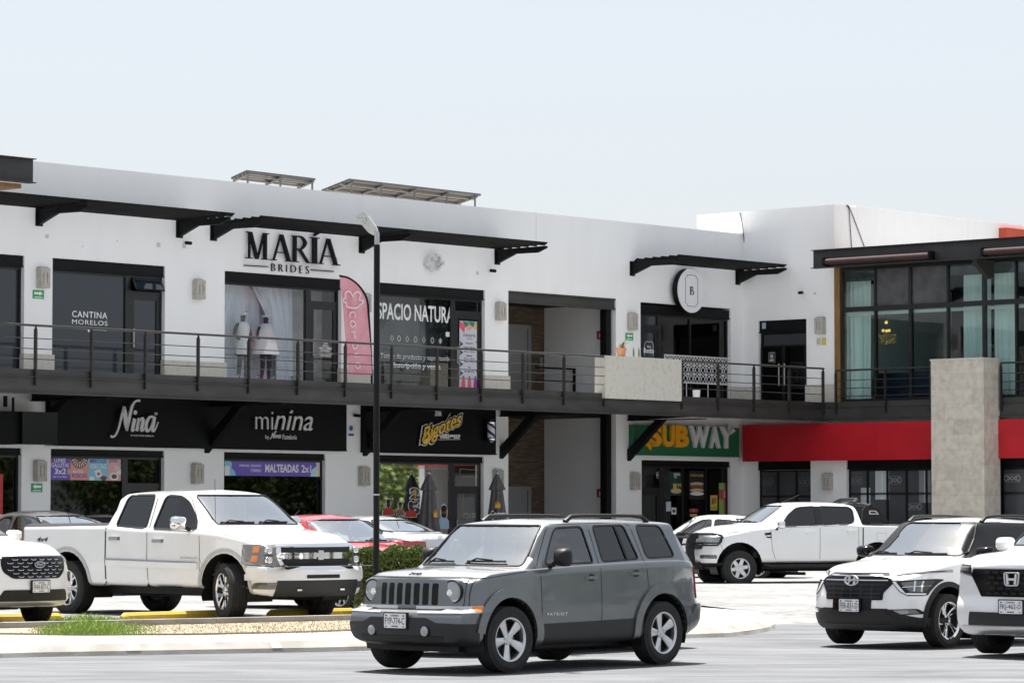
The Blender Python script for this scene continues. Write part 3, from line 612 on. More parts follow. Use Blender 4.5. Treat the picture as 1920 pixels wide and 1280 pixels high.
WSCR = glass('windscreen_glass', (.66, .72, .72), .44, 1.0, .02, (.93, .98, 1.0))
SIDEG = glass('side_window_glass', (.42, .45, .46), .08, 1.0)
TINTG = glass('tinted_window_glass', (.06, .065, .075), .03, .9)
SKIN = mat('skin', (.42, .24, .16), .55)
def pch(kn):
    x = [k[0] for k in kn]; y = [k[1] for k in kn]
    if len(x) == 1: return lambda q: y[0]
    if x[0] > x[-1]: x, y = x[::-1], y[::-1]
    n = len(x); h = [x[i+1]-x[i] for i in range(n-1)]; d = [(y[i+1]-y[i])/h[i] for i in range(n-1)]; m = [0]*n
    m[0], m[-1] = d[0], d[-1]
    for i in range(1, n-1):
        if d[i-1]*d[i] > 0:
            w1, w2 = 2*h[i]+h[i-1], h[i]+2*h[i-1]; m[i] = (w1+w2)/(w1/d[i-1]+w2/d[i])
    def f(q):
        if q <= x[0]: return y[0]
        if q >= x[-1]: return y[-1]
        i = max(k for k in range(n-1) if x[k] <= q); t = (q-x[i])/h[i]
        return (1+2*t)*(1-t)**2*y[i]+t*(1-t)**2*h[i]*m[i]+t*t*(3-2*t)*y[i+1]+t*t*(t-1)*h[i]*m[i+1]
    return f
def sm(t): t = max(0, min(1, t)); return t*t*(3-2*t)
def chaikin(p, it=2):
    for _ in range(it):
        q = [p[0]]
        for a, b in zip(p, p[1:]): q += [(a[0]*.75+b[0]*.25, a[1]*.75+b[1]*.25), (a[0]*.25+b[0]*.75, a[1]*.25+b[1]*.75)]
        q = [p[0]]+q[2:-1]+[p[-1]] if False else [p[0]]+q[1:]+[p[-1]]
        p = q
    return p
def rpoly(poly, r=.04, n=4):
    """round the corners of a polygon"""
    out = []; m = len(poly)
    for i in range(m):
        p = Vector(poly[i]); a = Vector(poly[i-1]); b = Vector(poly[(i+1) % m])
        ra = min(r, (a-p).length*.45); rb_ = min(r, (b-p).length*.45); s = p+(a-p).normalized()*ra; e = p+(b-p).normalized()*rb_
        for k in range(n+1):
            t = k/n; out.append(tuple((s*(1-t)**2+p*2*t*(1-t)+e*t*t)))
    return out
def circ(cx, cz, r, n=28, a0=0, a1=2*pi, rz=None):
    e = n if abs(a1-a0-2*pi) < 1e-6 else n+1
    return [(cx+r*cos(a0+(a1-a0)*k/n), cz+(rz or r)*sin(a0+(a1-a0)*k/n)) for k in range(e)]
def inside(p, poly):
    c = False; n = len(poly); j = n-1
    for i in range(n):
        xi, yi = poly[i]; xj, yj = poly[j]
        if (yi > p[1]) != (yj > p[1]) and p[0] < (xj-xi)*(p[1]-yi)/(yj-yi)+xi: c = not c
        j = i
    return c
AX = {'side': (0, 2), 'front': (1, 2), 'top': (0, 1)}
def bcut(bm, faces, poly, ax):
    i, j = AX[ax]; fs = set(faces)
    geom = list(fs)+list({e for f in fs for e in f.edges})+list({v for f in fs for v in f.verts}); n = len(poly)
    for k in range(n):
        a, b = poly[k], poly[(k+1) % n]
        if abs(a[0]-b[0])+abs(a[1]-b[1]) < 1e-7: continue
        co = [0, 0, 0]; no = [0, 0, 0]; co[i], co[j] = a; no[i], no[j] = b[1]-a[1], -(b[0]-a[0])
        geom = bmesh.ops.bisect_plane(bm, geom=geom, dist=1e-6, plane_co=co, plane_no=no)['geom']
    res = []
    for f in geom:
        if isinstance(f, bmesh.types.BMFace) and f.is_valid:
            c = f.calc_center_median()
            if inside((c[i], c[j]), poly): res.append(f)
    return res
def pickf(bm, poly, ax, side, xr, nmin):
    i, j = AX[ax]; x0 = min(p[0] for p in poly); x1 = max(p[0] for p in poly); y0 = min(p[1] for p in poly); y1 = max(p[1] for p in poly); out = []
    for f in bm.faces:
        vs = f.verts
        if max(v.co[i] for v in vs) < x0 or min(v.co[i] for v in vs) > x1 or max(v.co[j] for v in vs) < y0 or min(v.co[j] for v in vs) > y1: continue
        c = f.calc_center_median(); nn = f.normal
        if ax == 'side':
            if c.y*side <= 0 or nn.y*side < nmin: continue
        elif ax == 'front':
            if nn.x*(side or 1) < nmin: continue
        elif nn.z < nmin: continue
        if xr and not (xr[0] <= c.x <= xr[1]): continue
        out.append(f)
    return out
class Car:
    def __init__(s, name, label, cat, X, Y, h, z, spec, pm, group=None):
        s.root = thing(name, label, cat, (X, Y, z), rad(h), group, world=False); s.sp = spec; s.pm = pm; s.bm = s.loft()
    def loft(s):
        sp = s.sp; C = {k: pch(sp[k]) for k in ('zt', 'zs', 'ws', 'wm', 'wg', 'wt', 'zb')}; cr = pch(sp.get('cr', [(0, .05)])); zm = pch(sp.get('zm', [(0, .62)]))
        xf, xr = sp['xf'], sp['xr']; fp = pch(sp.get('fp', [(0, 0)])); rp = pch(sp.get('rp', [(0, 0)])); bF, bR = sp.get('bow', (.12, .08)); W = sp['W']/2
        bx = pch(sp.get('bx', [(sp['wsx'][1], .02), (sp['wsx'][0], .8), (xf, 1)]))
        X = {xf, xr}
        for k in C:
            for q in sp[k]: X.add(min(xf, max(xr, q[0])))
        x = xr
        while x < xf: X.add(round(x, 4)); x += .11
        for e in (.012, .03, .06, .1, .15, .22, .3, .4): X.add(xf-e); X.add(xr+e)
        X = sorted(X); X = [X[0]]+[b for a, b in zip(X, X[1:]) if b-a > .003]
        def pos(xn, y, z):
            wf = sm((xn-(xf-.55))/.55); wr = sm(((xr+.45)-xn)/.45)
            return (xn-fp(z)*wf+rp(z)*wr-bF*max(0, bx(xn))*(abs(y)/W)**2.2*(1 if xn > 0 else 0)+bR*wr*(abs(y)/W)**2.2, y, z)
        rings = []
        for xn in X:
            zt, zs, ws, wm, wg, wt, zb = (C[k](xn) for k in ('zt', 'zs', 'ws', 'wm', 'wg', 'wt', 'zb')); c = cr(xn)
            z5 = min(zs, zt-c-.012); z6 = z5+.008; z7 = max(z6+.001, zt-c-.07); z8 = max(z7+.001, zt-c)
            if z7-z6 < .05: wt_ = wg-.01
            else: wt_ = wt
            LP = lambda a, b_, t: (a[0]+(b_[0]-a[0])*t, a[1]+(b_[1]-a[1])*t)
            pA, pB, pC, pD, pE = (wm, zm(xn)), (ws+.004, z5-sp.get('sh', .05)), (ws-.012, z5), (wg, z6), (wt_, z7); re = sp.get('re', .05)
            half = [(0, zb), (wm*.6, zb), (wm-.09, zb), (wm-.015, zb+.05), LP((wm-.015, zb+.05), pA, .5), pA, LP(pA, pB, .45), LP(pA, pB, .9), pB, pC, pD, LP(pD, pE, .08), LP(pD, pE, .5), LP(pD, pE, .94), pE, (wt_-re*.5, z8-.25*(z8-z7)), (wt_-re*1.3, z8+.004), (wt_*.5, zt-c*.3), (0, zt)]
            half = chaikin(half, 2); rings.append((xn, half))
        bm = bmesh.new(); V = []
        for xn, h in rings:
            full = h+[(-y, z) for y, z in h[-2:0:-1]]
            V.append([bm.verts.new(pos(xn, y, z)) for y, z in full])
        m = len(V[0])
        for a, b in zip(V, V[1:]):
            for k in range(m): bm.faces.new((a[k], a[(k+1) % m], b[(k+1) % m], b[k]))
        K = 12
        for (xn, h), ring in ((rings[0], V[0]), (rings[-1], V[-1])):
            n = len(h); rows = []
            for i in range(n):
                y, z = h[i]
                if y < 1e-6: rows.append([ring[0 if i == 0 else n-1]]*(K+1)); continue
                r = [ring[i]]+[bm.verts.new(pos(xn, y*(1-2*k/K), z)) for k in range(1, K)]+[ring[m-i]]; rows.append(r)
            for a, b in zip(rows, rows[1:]):
                for k in range(K):
                    q = [a[k], a[k+1], b[k+1], b[k]]; q2 = []
                    for v in q:
                        if v not in q2: q2.append(v)
                    if len(q2) > 2:
                        try: bm.faces.new(q2)
                        except ValueError: pass
        bmesh.ops.remove_doubles(bm, verts=bm.verts[:], dist=1e-5)
        bmesh.ops.recalc_face_normals(bm, faces=bm.faces[:]); bm.normal_update()
        s.src = bm.copy(); s.src.normal_update(); s.tree = BVHTree.FromBMesh(s.src)
        return bm
    def surf(s, x, z, side=1):
        h = s.tree.ray_cast(Vector((x, 3*side, z)), Vector((0, -side, 0))); return h[0] if h[0] is not None else Vector((x, s.sp['W']/2*side, z))
    def fsurf(s, y, z, d=1):
        h = s.tree.ray_cast(Vector((5*d, y, z)), Vector((-d, 0, 0))); return h[0] if h[0] is not None else Vector((s.sp['xf'] if d > 0 else s.sp['xr'], y, z))
    def cutout(s, poly, ax, side=0, xr=None, nmin=.12):
        fs = bcut(s.bm, pickf(s.bm, poly, ax, side, xr, nmin), poly, ax); bmesh.ops.delete(s.bm, geom=fs, context='FACES')
    def patch(s, name, poly, ax, m, off=.004, skirt=.012, side=0, xr=None, nmin=.12, parent=None, smooth=True):
        fs = pickf(s.src, poly, ax, side, xr, nmin); t = bmesh.new(); mp = {}
        for f in fs:
            vs = []
            for v in f.verts:
                if v not in mp: mp[v] = t.verts.new(v.co)
                vs.append(mp[v])
            t.faces.new(vs)
        t.normal_update(); keep = set(bcut(t, t.faces[:], poly, ax)) if t.faces else set()
        bmesh.ops.delete(t, geom=[f for f in t.faces if f not in keep], context='FACES'); t.normal_update()
        for v in t.verts: v.normal_update()
        nv = {v: v.normal.copy() for v in t.verts}
        for v in t.verts: v.co += nv[v]*off
        if skirt:
            be = [e for e in t.edges if e.is_boundary]; r = bmesh.ops.extrude_edge_only(t, edges=be)
            nvs = [v for v in r['geom'] if isinstance(v, bmesh.types.BMVert)]
            for e in be:
                for v in e.verts:
                    for le in v.link_edges:
                        o = le.other_vert(v)
                        if o in nvs and (o.co-v.co).length < 1e-9: o.co = v.co-nv.get(v, Vector((0, 0, 0)))*(off+skirt)
        me = bpy.data.meshes.new(name); t.to_mesh(me); t.free()
        return finish(me, name, m, parent or s.root, smooth, 40, False)
    def both(s, name, poly, m, **k): return [s.patch(name, poly, 'side', m, side=sd, **k) for sd in (1, -1)]
    def body(s, m=None):
        me = bpy.data.meshes.new('body'); s.bm.normal_update(); s.bm.to_mesh(me); s.bm.free()
        return finish(me, 'body', m or s.pm, s.root, True, 32, False)
    def seam(s, pts, side, wd=.007, m=None, name='door_seam', parent=None, off=.002):
        b = MB(); P = []
        for a, c in zip(pts, pts[1:]):
            k = max(2, int(math.hypot(c[0]-a[0], c[1]-a[1])/.06)); P += [(a[0]+(c[0]-a[0])*i/k, a[1]+(c[1]-a[1])*i/k) for i in range(k)]
        P.append(pts[-1]); L = []
        for i, p in enumerate(P):
            q = P[min(i+1, len(P)-1)]; r = P[max(i-1, 0)]; d = Vector((q[0]-r[0], q[1]-r[1])).normalized(); nn = (-d.y*wd/2, d.x*wd/2)
            L.append([s.surf(p[0]+e*nn[0], p[1]+e*nn[1], side)+Vector((0, side*off, 0)) for e in (1, -1)])
        for a, c in zip(L, L[1:]): b.poly([a[0], a[1], c[1], c[0]])
        return b.build(name, m or BPLAST, parent or s.root)
    def text(s, txt, x0, x1, z0, z1, side, m, name='badge', bold=.02, th=.008, shear=0, space=1):
        """lettering on the body side, read from outside"""
        p = s.surf((x0+x1)/2, (z0+z1)/2, side); b = MB(); lo, hi = min(x0, x1), max(x0, x1)
        M_ = (lambda a, o, z: (a, p.y+side*o, z))
        a0, a1 = (hi, lo) if side > 0 else (lo, hi)
        text(b, M_, txt, a0, a1, z0, z1, .002, th, bold, shear, space); return b.build(name, m, s.root)
    def ftext(s, txt, y0, y1, z0, z1, x, m, parent=None, name='lettering', bold=0, th=.004, tilt=0, space=1):
        b = MB(); text(b, lambda a, o, z: (x+o-(z-z0)*tilt, a, z), txt, y0, y1, z0, z1, 0, th, bold, 0, space); return b.build(name, m, parent or s.root)
    def plate(s, txt, x, z, y=0, top='COAHUILA'):
        b = MB(); b.box(lambda a, c, d: (x+a, y+c, z+d), -.03, .0, -.17, .17, -.09, .09); fr = b.build('licence_plate', BPLAST, s.root)
        b = MB(); b.prism(lambda a, c, d: (x+d, y+a, z+c), rpoly([(-.155, -.077), (.155, -.077), (.155, .077), (-.155, .077)], .015, 3), .001, .006, (0, 1, 2)); b.build('plate_face', PLATE, fr)
        b = MB(); M_ = lambda a, o, zz: (x+.006+o, y+a, z+zz); text(b, M_, txt, -.14, .14, -.038, .034, 0, .002, .0); text(b, M_, top, -.06, .06, .046, .065, 0, .002, .01)
        b.box(M_, -.045, .045, 0, .002, -.063, -.052)
        for yy in (.125, -.125): b.box(M_, yy-.01, yy+.01, 0, .002, .047, .062); b.box(M_, yy-.01, yy+.01, 0, .002, -.066, -.055)
        b.build('plate_writing', INK, fr)
    def mirror(s, x, z, m, side, w=.20, h=.15, cap=None, reach=.20):
        p = s.surf(x, z, side); b = MB(); y0 = p.y
        b.tube([(x, y0-.02*side, z-.02), (x+.01, y0+.07*side, z+.01)], .03, 8)
        arm = b.build('mirror', BPLAST, s.root, True)
        b = MB(); c = Vector((x-.01, y0+side*(.06+w/2), z+h*.42)); prof = [(-.10, .0), (-.085, .75), (-.03, .96), (.03, .9), (.055, .6), (.06, .0)]
        n = 16; R_ = []
        for k, (dx, sc) in enumerate([(-.075, .93), (-.06, 1), (.0, .96), (.04, .8), (.065, .5), (.075, .15)]):
            R_.append([(c.x+dx, c.y+side*w/2*sc*math.copysign(abs(cos(2*pi*j/n))**.55, cos(2*pi*j/n)), c.z+h/2*sc*math.copysign(abs(sin(2*pi*j/n))**.55, sin(2*pi*j/n))) for j in range(n)])
        for r_ in R_: b.v += r_
        for k in range(5):
            for j in range(n): b.f.append((k*n+j, k*n+(j+1) % n, (k+1)*n+(j+1) % n, (k+1)*n+j))
        b.f.append(tuple(range(n))); b.f.append(tuple(range(5*n, 6*n)))
        b.build('mirror_housing', cap or m, arm, True, 50)
        b = MB(); b.prism(lambda a, d, e: (c.x-.078+e, c.y+a, c.z+d), rpoly([(-w*.4, -h*.38), (w*.4, -h*.38), (w*.4, h*.38), (-w*.4, h*.38)], .03), -.002, .0, (0, 1, 2)); b.build('mirror_glass', CHROME, arm)
    def handle(s, x, z, m, side, L=.19, hh=.034):
        p = s.surf(x, z, side); b = MB(); M_ = lambda a, o, zz: (x+a, p.y+side*o, z+zz)
        b.prism(lambda a, c, d: (x+a, p.y+side*c, z+d), [(-L/2, .0), (-L/2+.02, .035), (L/2-.02, .035), (L/2, .0)], -hh/2, hh/2, (0, 1, 2)); b.build('door_handle', m, s.root)
    def wiper(s, y0, y1, xz):
        b = MB(); P = [Vector((xz(y)[0], y, xz(y)[1])) for y in [y0+(y1-y0)*k/6 for k in range(7)]]
        b.tube(P, .012, 6); b.tube([P[0]+Vector((.03, 0, -.03)), (P[0]+P[3])/2+Vector((0, 0, .03)), P[4]+Vector((0, 0, .012))], .010, 6); b.build('wiper', BPLAST, s.root)
    def rail(s, x0, x1, y, side, m=BPLAST, h=.06):
        def zt(x):
            q = s.tree.ray_cast(Vector((x, y*side, 4)), Vector((0, 0, -1))); return q[0].z
        P = [(x0, zt(x0)+.005), (x0-.10, zt(x0-.1)+h), (x0-.3, zt(x0-.3)+h+.006), ((x0+x1)/2, zt((x0+x1)/2)+h+.006), (x1+.3, zt(x1+.3)+h+.006), (x1+.10, zt(x1+.1)+h), (x1, zt(x1)+.005)]
        b = MB(); b.tube([(a, y*side, c) for a, c in P], [.03, .026, .02, .02, .02, .026, .03], 8); b.build('roof_rail', m, s.root, True)
    def arches(s, xs, zc, r, dep=.42, m=None):
        W = s.sp['W']/2
        for sd in (1, -1):
            for x in xs:
                s.cutout(circ(x, zc, r, 26), 'side', sd, None, -1.1) if False else None
                poly = circ(x, zc, r, 26); fs = [f for f in pickf(s.bm, poly, 'side', sd, None, -.3) if abs(f.calc_center_median().y) > .3]
                fs = bcut(s.bm, fs, poly, 'side'); bmesh.ops.delete(s.bm, geom=fs, context='FACES')
                b = MB(); n = 20; yo = min(abs(s.surf(x+r*cos(a), zc+r*sin(a), sd).y) for a in (.5, 1.0, 1.57, 2.1, 2.6))
                A = [-.35+(pi+.7)*k/n for k in range(n+1)]; ring = []
                for a in A:
                    q = abs(s.surf(x+(r+.006)*cos(a), zc+(r+.006)*sin(a), sd).y) if sin(a) > 0 else yo
                    ring.append([(x+r*cos(a), sd*(q-.004), zc+r*sin(a)), (x+r*cos(a), sd*(yo-dep), zc+r*sin(a))])
                for a, c in zip(ring, ring[1:]): b.poly([a[0], c[0], c[1], a[1]])
                b.poly([q[1] for q in ring]); b.build('arch_liner', m or BPLAST, s.root)
    def flare(s, x, zc, r0, r1, m, off=.02, a0=-.15, a1=pi+.15):
        for sd in (1, -1):
            s.patch('wheel_arch_trim', circ(x, zc, r1, 24, a0, a1)+circ(x, zc, r0, 24, a0, a1)[::-1], 'side', m, off, off+.01, sd, nmin=-.2)
    def wheels(s, meshes, pos, track, zc, steer=0):
        for x in pos:
            for sd in (1, -1):
                o = bpy.data.objects.new('wheel', meshes[0]); COL.objects.link(o); o.parent = s.root; o.location = (x, sd*track/2, zc)
                o.rotation_euler = (random.uniform(0, 6.28)*0, 0, (0 if sd > 0 else pi)+(rad(steer) if x > 0 else 0))
                k = bpy.data.objects.new('tyre', meshes[1]); COL.objects.link(k); k.parent = o
                k = bpy.data.objects.new('rim', meshes[2]); COL.objects.link(k); k.parent = o; k.rotation_euler = (0, random.uniform(0, 1.2), 0)
    def under(s, x0, x1, w, z0, z1):
        b = MB(); b.box(I3, x0, x1, -w, w, z0, z1)
        for x in (x0+.5, x1-.55): b.box(I3, x-.06, x+.06, -w-.12, w+.12, z0-.03, z0+.1)
        b.tube([(x0-.4, .3, z0-.02), (x1-.7, .32, z0-.01)], .035, 8); b.build('underbody', BPLAST, s.root)
    def cabin(s, xfl, xrr, z0, belt, w, rows=(.0, -.85), dx=None, wheel=True, seat=None):
        b = MB(); b.box(I3, xrr, xfl, -w, w, z0, z0+.05); b.build('cabin_floor', DASH, s.root)
        b = MB(); b.prism(lambda a, c, d: (a, d, c), [(xfl, z0), (dx, z0+.2), (dx, belt-.12), (dx+.12, belt-.03), (xfl, belt-.05)], -w, w, (0, 1, 2)); b.build('dashboard', DASH, s.root)
        for r_, x in enumerate(rows):
            for sd in (1, -1):
                b = MB(); y = sd*w*.5; sw = .25
                b.prism(lambda a, c, d: (a, d, c), rpoly([(x-.1, z0+.05), (x+.42, z0+.1), (x+.45, z0+.34), (x-.05, z0+.28)], .05), y-sw, y+sw, (0, 1, 2))
                b.prism(lambda a, c, d: (a, d, c), rpoly([(x-.08, z0+.25), (x+.08, z0+.25), (x-.09, belt-.02), (x-.24, belt-.02)], .06), y-sw, y+sw, (0, 1, 2))
                b.prism(lambda a, c, d: (a, d, c), rpoly([(x-.2, belt+.02), (x-.1, belt+.02), (x-.13, belt+.2), (x-.22, belt+.2)], .04), y-.13, y+.13, (0, 1, 2)); b.build('seat', seat or SEATM, s.root)
        if wheel:
            b = MB(); c = Vector((dx-.17, w*.5, belt-.06)); R_ = .185; n = 20
            b.tube([c+Vector((-.10*sin(2*pi*k/n)*.5, R_*cos(2*pi*k/n), R_*sin(2*pi*k/n)*.93)) for k in range(n+1)], .016, 6, False)
            b.tube([c+Vector((0, -R_, 0)), c, c+Vector((0, R_, 0))], .018, 6); b.tube([c, c+Vector((.2, 0, -.06))], .03, 6); b.ico(c, .05, 1); b.build('steering_wheel', BPLAST, s.root)
    def window(s, poly, m, side, frame=.018, name='side_window', parent=None):
        s.cutout(poly, 'side', side, None, .1)
        g = s.patch(name, poly, 'side', m, -.006, .0, side, nmin=.1, parent=parent)
        if frame:
            c = Vector((sum(p[0] for p in poly)/len(poly), sum(p[1] for p in poly)/len(poly))); P = list(poly)+[poly[0]]
            s.seam(P, side, frame, BPLAST, 'window_seal', g, .004)
        return g
    def screen(s, poly, m=None, xr=None, d=1, name='windscreen', nmin=.1):
        s.cutout(poly, 'front', d, xr, nmin); g = s.patch(name, poly, 'front', m or WSCR, -.005, 0, d, xr, nmin)
        P = []
        for a, c in zip(poly, poly[1:]+poly[:1]):
            k = max(1, int(math.hypot(c[0]-a[0], c[1]-a[1])/.12)); P += [(a[0]+(c[0]-a[0])*i/k, a[1]+(c[1]-a[1])*i/k) for i in range(k)]
        P.append(P[0]); b = MB(); b.tube([s.fsurf(y, z, d) for y, z in P], .013, 6, False); b.build('screen_seal', BPLAST, g); return g
WM = {}
def wheelset(key, R_, wd, rr, style, m):
    if key in WM: return WM[key]
    ax = lambda x, y, z: (x, z, y)
    b = MB(); h = wd/2; tr = []
    for k in range(5): a = -h*.72+k*h*.36; tr += [(R_, a-.02), (R_-.009, a-.012), (R_-.009, a+.012), (R_, a+.02)]
    prof = [(rr-.01, -h+.03), (rr+.004, -h+.006), (rr+.03, -h-.004), (R_-.05, -h-.008), (R_-.018, -h+.012), (R_-.003, -h*.86)]+tr+[(R_-.003, h*.86), (R_-.018, h-.012), (R_-.05, h+.008), (R_-.052, h+.005), (rr+.03, h+.004), (rr+.004, h-.006), (rr-.01, h-.03)]
    b.lathe(prof, 40, ax); o = b.build('tyre', RUBBER, None, True, 30); ty = o.data; bpy.data.objects.remove(o)
    b = MB(); b.lathe([(0, h-.10), (.15*rr/.22, h-.10), (.155*rr/.22, h-.13), (rr-.03, h-.14), (rr-.012, h-.06), (rr-.012, -h+.03), (rr-.03, -h+.05), (.05, -h+.09), (0, -h+.09)], 28, ax)
    o = b.build('disc', mat('brake_steel', (.05, .05, .05), .5, metal=.5), None, True); di = o.data; bpy.data.objects.remove(o)
    b = MB(); b.lathe([(rr-.014, h-.10), (rr-.016, h-.022), (rr-.008, h-.008), (rr+.006, h-.004), (rr+.008, h-.012), (rr-.004, h-.02), (rr-.008, h-.1)], 40, ax)
    f = h-.03; P = lambda a, r, da=0: (r*cos(a)+0, r*sin(a))
    def spoke(a, r0, r1, w0, w1, y0, y1, th=.03, sk=0):
        ca, sa = cos(a), sin(a); ca2, sa2 = cos(a+sk), sin(a+sk); i = len(b.v); pts = []
        for (r, w_, c_, s_, yy) in ((r0, w0, ca, sa, y0), ((r0+r1)/2, (w0+w1)/2*.96, cos(a+sk*.5), sin(a+sk*.5), (y0+y1)/2), (r1, w1, ca2, sa2, y1)):
            for e, dp in ((-1, .012), (-.55, 0), (.55, 0), (1, .012), (1, th), (-1, th)):
                x = r*c_-e*w_/2*s_; z = r*s_+e*w_/2*c_; pts.append((x, yy-dp, z))
        b.v += pts
        for q in (0, 1):
            for k in range(6): b.f.append((i+q*6+k, i+q*6+(k+1) % 6, i+q*6+6+(k+1) % 6, i+q*6+6+k))
        b.f.append(tuple(i+12+k for k in range(6))); b.f.append(tuple(i+k for k in range(6))[::-1])
    hub = .062*rr/.22
    if style == 'five':
        for k in range(5): spoke(2*pi*k/5+.3, .035, rr-.006, .058, .118, f-.012, f+.012)
        nl = 5
    elif style == 'six':
        for k in range(6):
            a = 2*pi*k/6; spoke(a, .04, rr*.6, .075, .06, f-.02, f-.008)
            for e in (-1, 1): spoke(a+e*.10, rr*.5, rr-.006, .045, .05, f-.008, f+.006, .03, e*.16)
        nl = 6
    elif style == 'truck':
        for k in range(6):
            a = 2*pi*k/6; spoke(a, .04, rr-.006, .10, .085, f-.03, f-.01)
        b.lathe([(.085, f-.03), (.088, f-.015), (.05, f-.006), (.045, f+.012), (0, f+.014)], 20, ax); nl = 6
    elif style == 'turbine':
        for k in range(5):
            a = 2*pi*k/5; spoke(a, .04, rr-.006, .045, .045, f-.015, f+.006, .03, .28); spoke(a+.32, .05, rr-.006, .03, .03, f-.02, f+.004, .03, .30)
        nl = 5
    else:
        for k in range(10): spoke(2*pi*k/10, .04, rr-.006, .035, .03, f-.012, f+.006)
        nl = 5
    b.lathe([(hub, f-.04), (hub, f-.012), (hub*.8, f-.002), (hub*.55, f), (hub*.5, f+.006), (0, f+.008)], 20, ax)
    for k in range(nl):
        a = 2*pi*k/nl+.6; c = (hub*.78*cos(a), hub*.78*sin(a)); b.lathe([(.011, f-.02), (.011, f+.004), (0, f+.005)], 8, lambda x, y, z: (c[0]+x, z, c[1]+y))
    o = b.build('rim', m, None, True, 30); ri = o.data; bpy.data.objects.remove(o)
    di.name, ty.name, ri.name = 'wheel', 'tyre', 'rim'; WM[key] = (di, ty, ri); return WM[key]
# ------------------------------------------------------------------ the grey off-roader in front
RZ = -.086
def jeep():
    sp = dict(xf=2.17, xr=-2.09, W=1.756, wsx=(1.0, .5), bow=(.16, .05), bx=[(.3, 0), (.5, .35), (1.0, .5), (1.7, .8), (2.17, 1)],
      zt=[(-2.09, 1.42), (-2.07, 1.50), (-2.02, 1.565), (-1.90, 1.60), (-1.5, 1.62), (-.6, 1.635), (.1, 1.63), (.50, 1.60), (.53, 1.585), (1.05, 1.135), (1.08, 1.125), (1.5, 1.095), (1.95, 1.048), (2.10, 1.025), (2.15, 1.01), (2.17, .99)],
      zs=[(-2.09, 1.13), (-1.5, 1.15), (-.5, 1.13), (.8, 1.085), (1.05, 1.075), (1.6, 1.045), (2.0, .99), (2.17, .95)],
      ws=[(-2.09, .78), (-1.98, .825), (-1.5, .845), (.9, .845), (1.5, .835), (1.95, .81), (2.12, .775), (2.17, .74)],
      wm=[(-2.09, .80), (-1.98, .85), (-1.5, .868), (1.5, .868), (1.95, .855), (2.12, .83), (2.17, .80)],
      wg=[(-2.09, .76), (-1.8, .815), (.9, .815), (1.6, .79), (2.17, .71)],
      wt=[(-2.09, .70), (-1.9, .70), (-1.2, .70), (.1, .69), (.5, .67), (1.0, .76), (2.17, .7)],
      zb=[(-2.09, .42), (-1.7, .30), (0, .275), (1.7, .28), (2.0, .30), (2.17, .34)],
      cr=[(-2, .04), (.3, .045), (1.1, .03), (2.1, .03)], zm=[(-2.2, .66), (2.2, .66)],
      fp=[(.25, .10), (.36, .04), (.5, 0), (.60, .01), (.645, .05), (.665, .17), (.9, .195), (1.0, .215), (1.05, .24)],
      rp=[(.3, .06), (.45, 0), (.62, .0), (.72, .05), (1.1, .09), (1.35, .22), (1.6, .36)])
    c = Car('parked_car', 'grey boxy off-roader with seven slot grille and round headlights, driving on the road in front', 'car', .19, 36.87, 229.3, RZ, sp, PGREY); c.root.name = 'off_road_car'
    fx, rx = 1.3175, -1.3175; zc = .348
    c.arches((fx, rx), zc+.02, .425)
    w1 = rpoly([(.67, 1.14), (.41, 1.47), (.34, 1.53), (-.08, 1.545), (-.14, 1.145)], .05)
    w2 = rpoly([(-.30, 1.155), (-.27, 1.55), (-.81, 1.56), (-.945, 1.18)], .05)
    w3 = rpoly([(-1.09, 1.185), (-1.03, 1.56), (-1.47, 1.555), (-1.61, 1.20)], .07)
    for sd in (1, -1):
        c.window(w1, SIDEG, sd); g = c.window(w2, TINTG, sd); c.window(w3, TINTG, sd)
        c.seam([(-.65, 1.555), (-.74, 1.17)], sd, .035, BPLAST, 'divider', g, .006)
        c.seam([(.80, 1.12), (.80, .30)], sd); c.seam([(-.19, 1.56), (-.225, 1.14), (-.22, .30)], sd); c.seam([(-.92, 1.56), (-1.03, 1.12), (-1.06, .86)], sd)
        c.seam([(.80, .295), (-.82, .29)], sd); c.seam([(.80, 1.12), (.50, 1.50), (.40, 1.565), (-.82, 1.59), (-.92, 1.55)], sd, .008)
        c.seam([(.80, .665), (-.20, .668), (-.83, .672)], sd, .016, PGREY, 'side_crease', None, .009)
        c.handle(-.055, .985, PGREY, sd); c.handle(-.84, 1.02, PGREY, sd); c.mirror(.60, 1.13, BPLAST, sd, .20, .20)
        c.rail(.10, -1.35, .60, sd)
    for x in (-.055, -.84): b = MB(); p = c.surf(x, .98, 1); b.prism(lambda a, d, e: (x+a, p.y+e, (.985 if x > -.5 else 1.02)+d), circ(0, 0, .062, 14, rz=.04), .0, .003, (0, 1, 2)); b.build('handle_recess', BPLAST, c.root)
    c.screen(rpoly([(-.72, 1.12), (.72, 1.12), (.60, 1.555), (-.60, 1.555)], .04), None, (.35, 1.06), nmin=.2)
    c.screen(rpoly([(-.6, 1.14), (.6, 1.14), (.55, 1.5), (-.55, 1.5)], .05), TINTG, (-2.3, -1.7), -1, 'rear_window', .05)
    # cladding
    lo = [(.86, .27), (.86, .50), (.3, .505), (-.95, .525), (-.95, .27)]
    c.both('sill_cladding', lo, GPLAST, off=.012, skirt=.02, nmin=.05)
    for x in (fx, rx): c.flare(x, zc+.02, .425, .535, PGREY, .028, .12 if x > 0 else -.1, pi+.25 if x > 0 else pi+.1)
    # bumper and face
    c.patch('bumper', [(-.95, .25), (.95, .25), (.95, .52), (.52, .535), (.40, .585), (-.40, .585), (-.52, .535), (-.95, .52)], 'front', GPLAST, .012, .02, 1, (1.80, 3), .03)
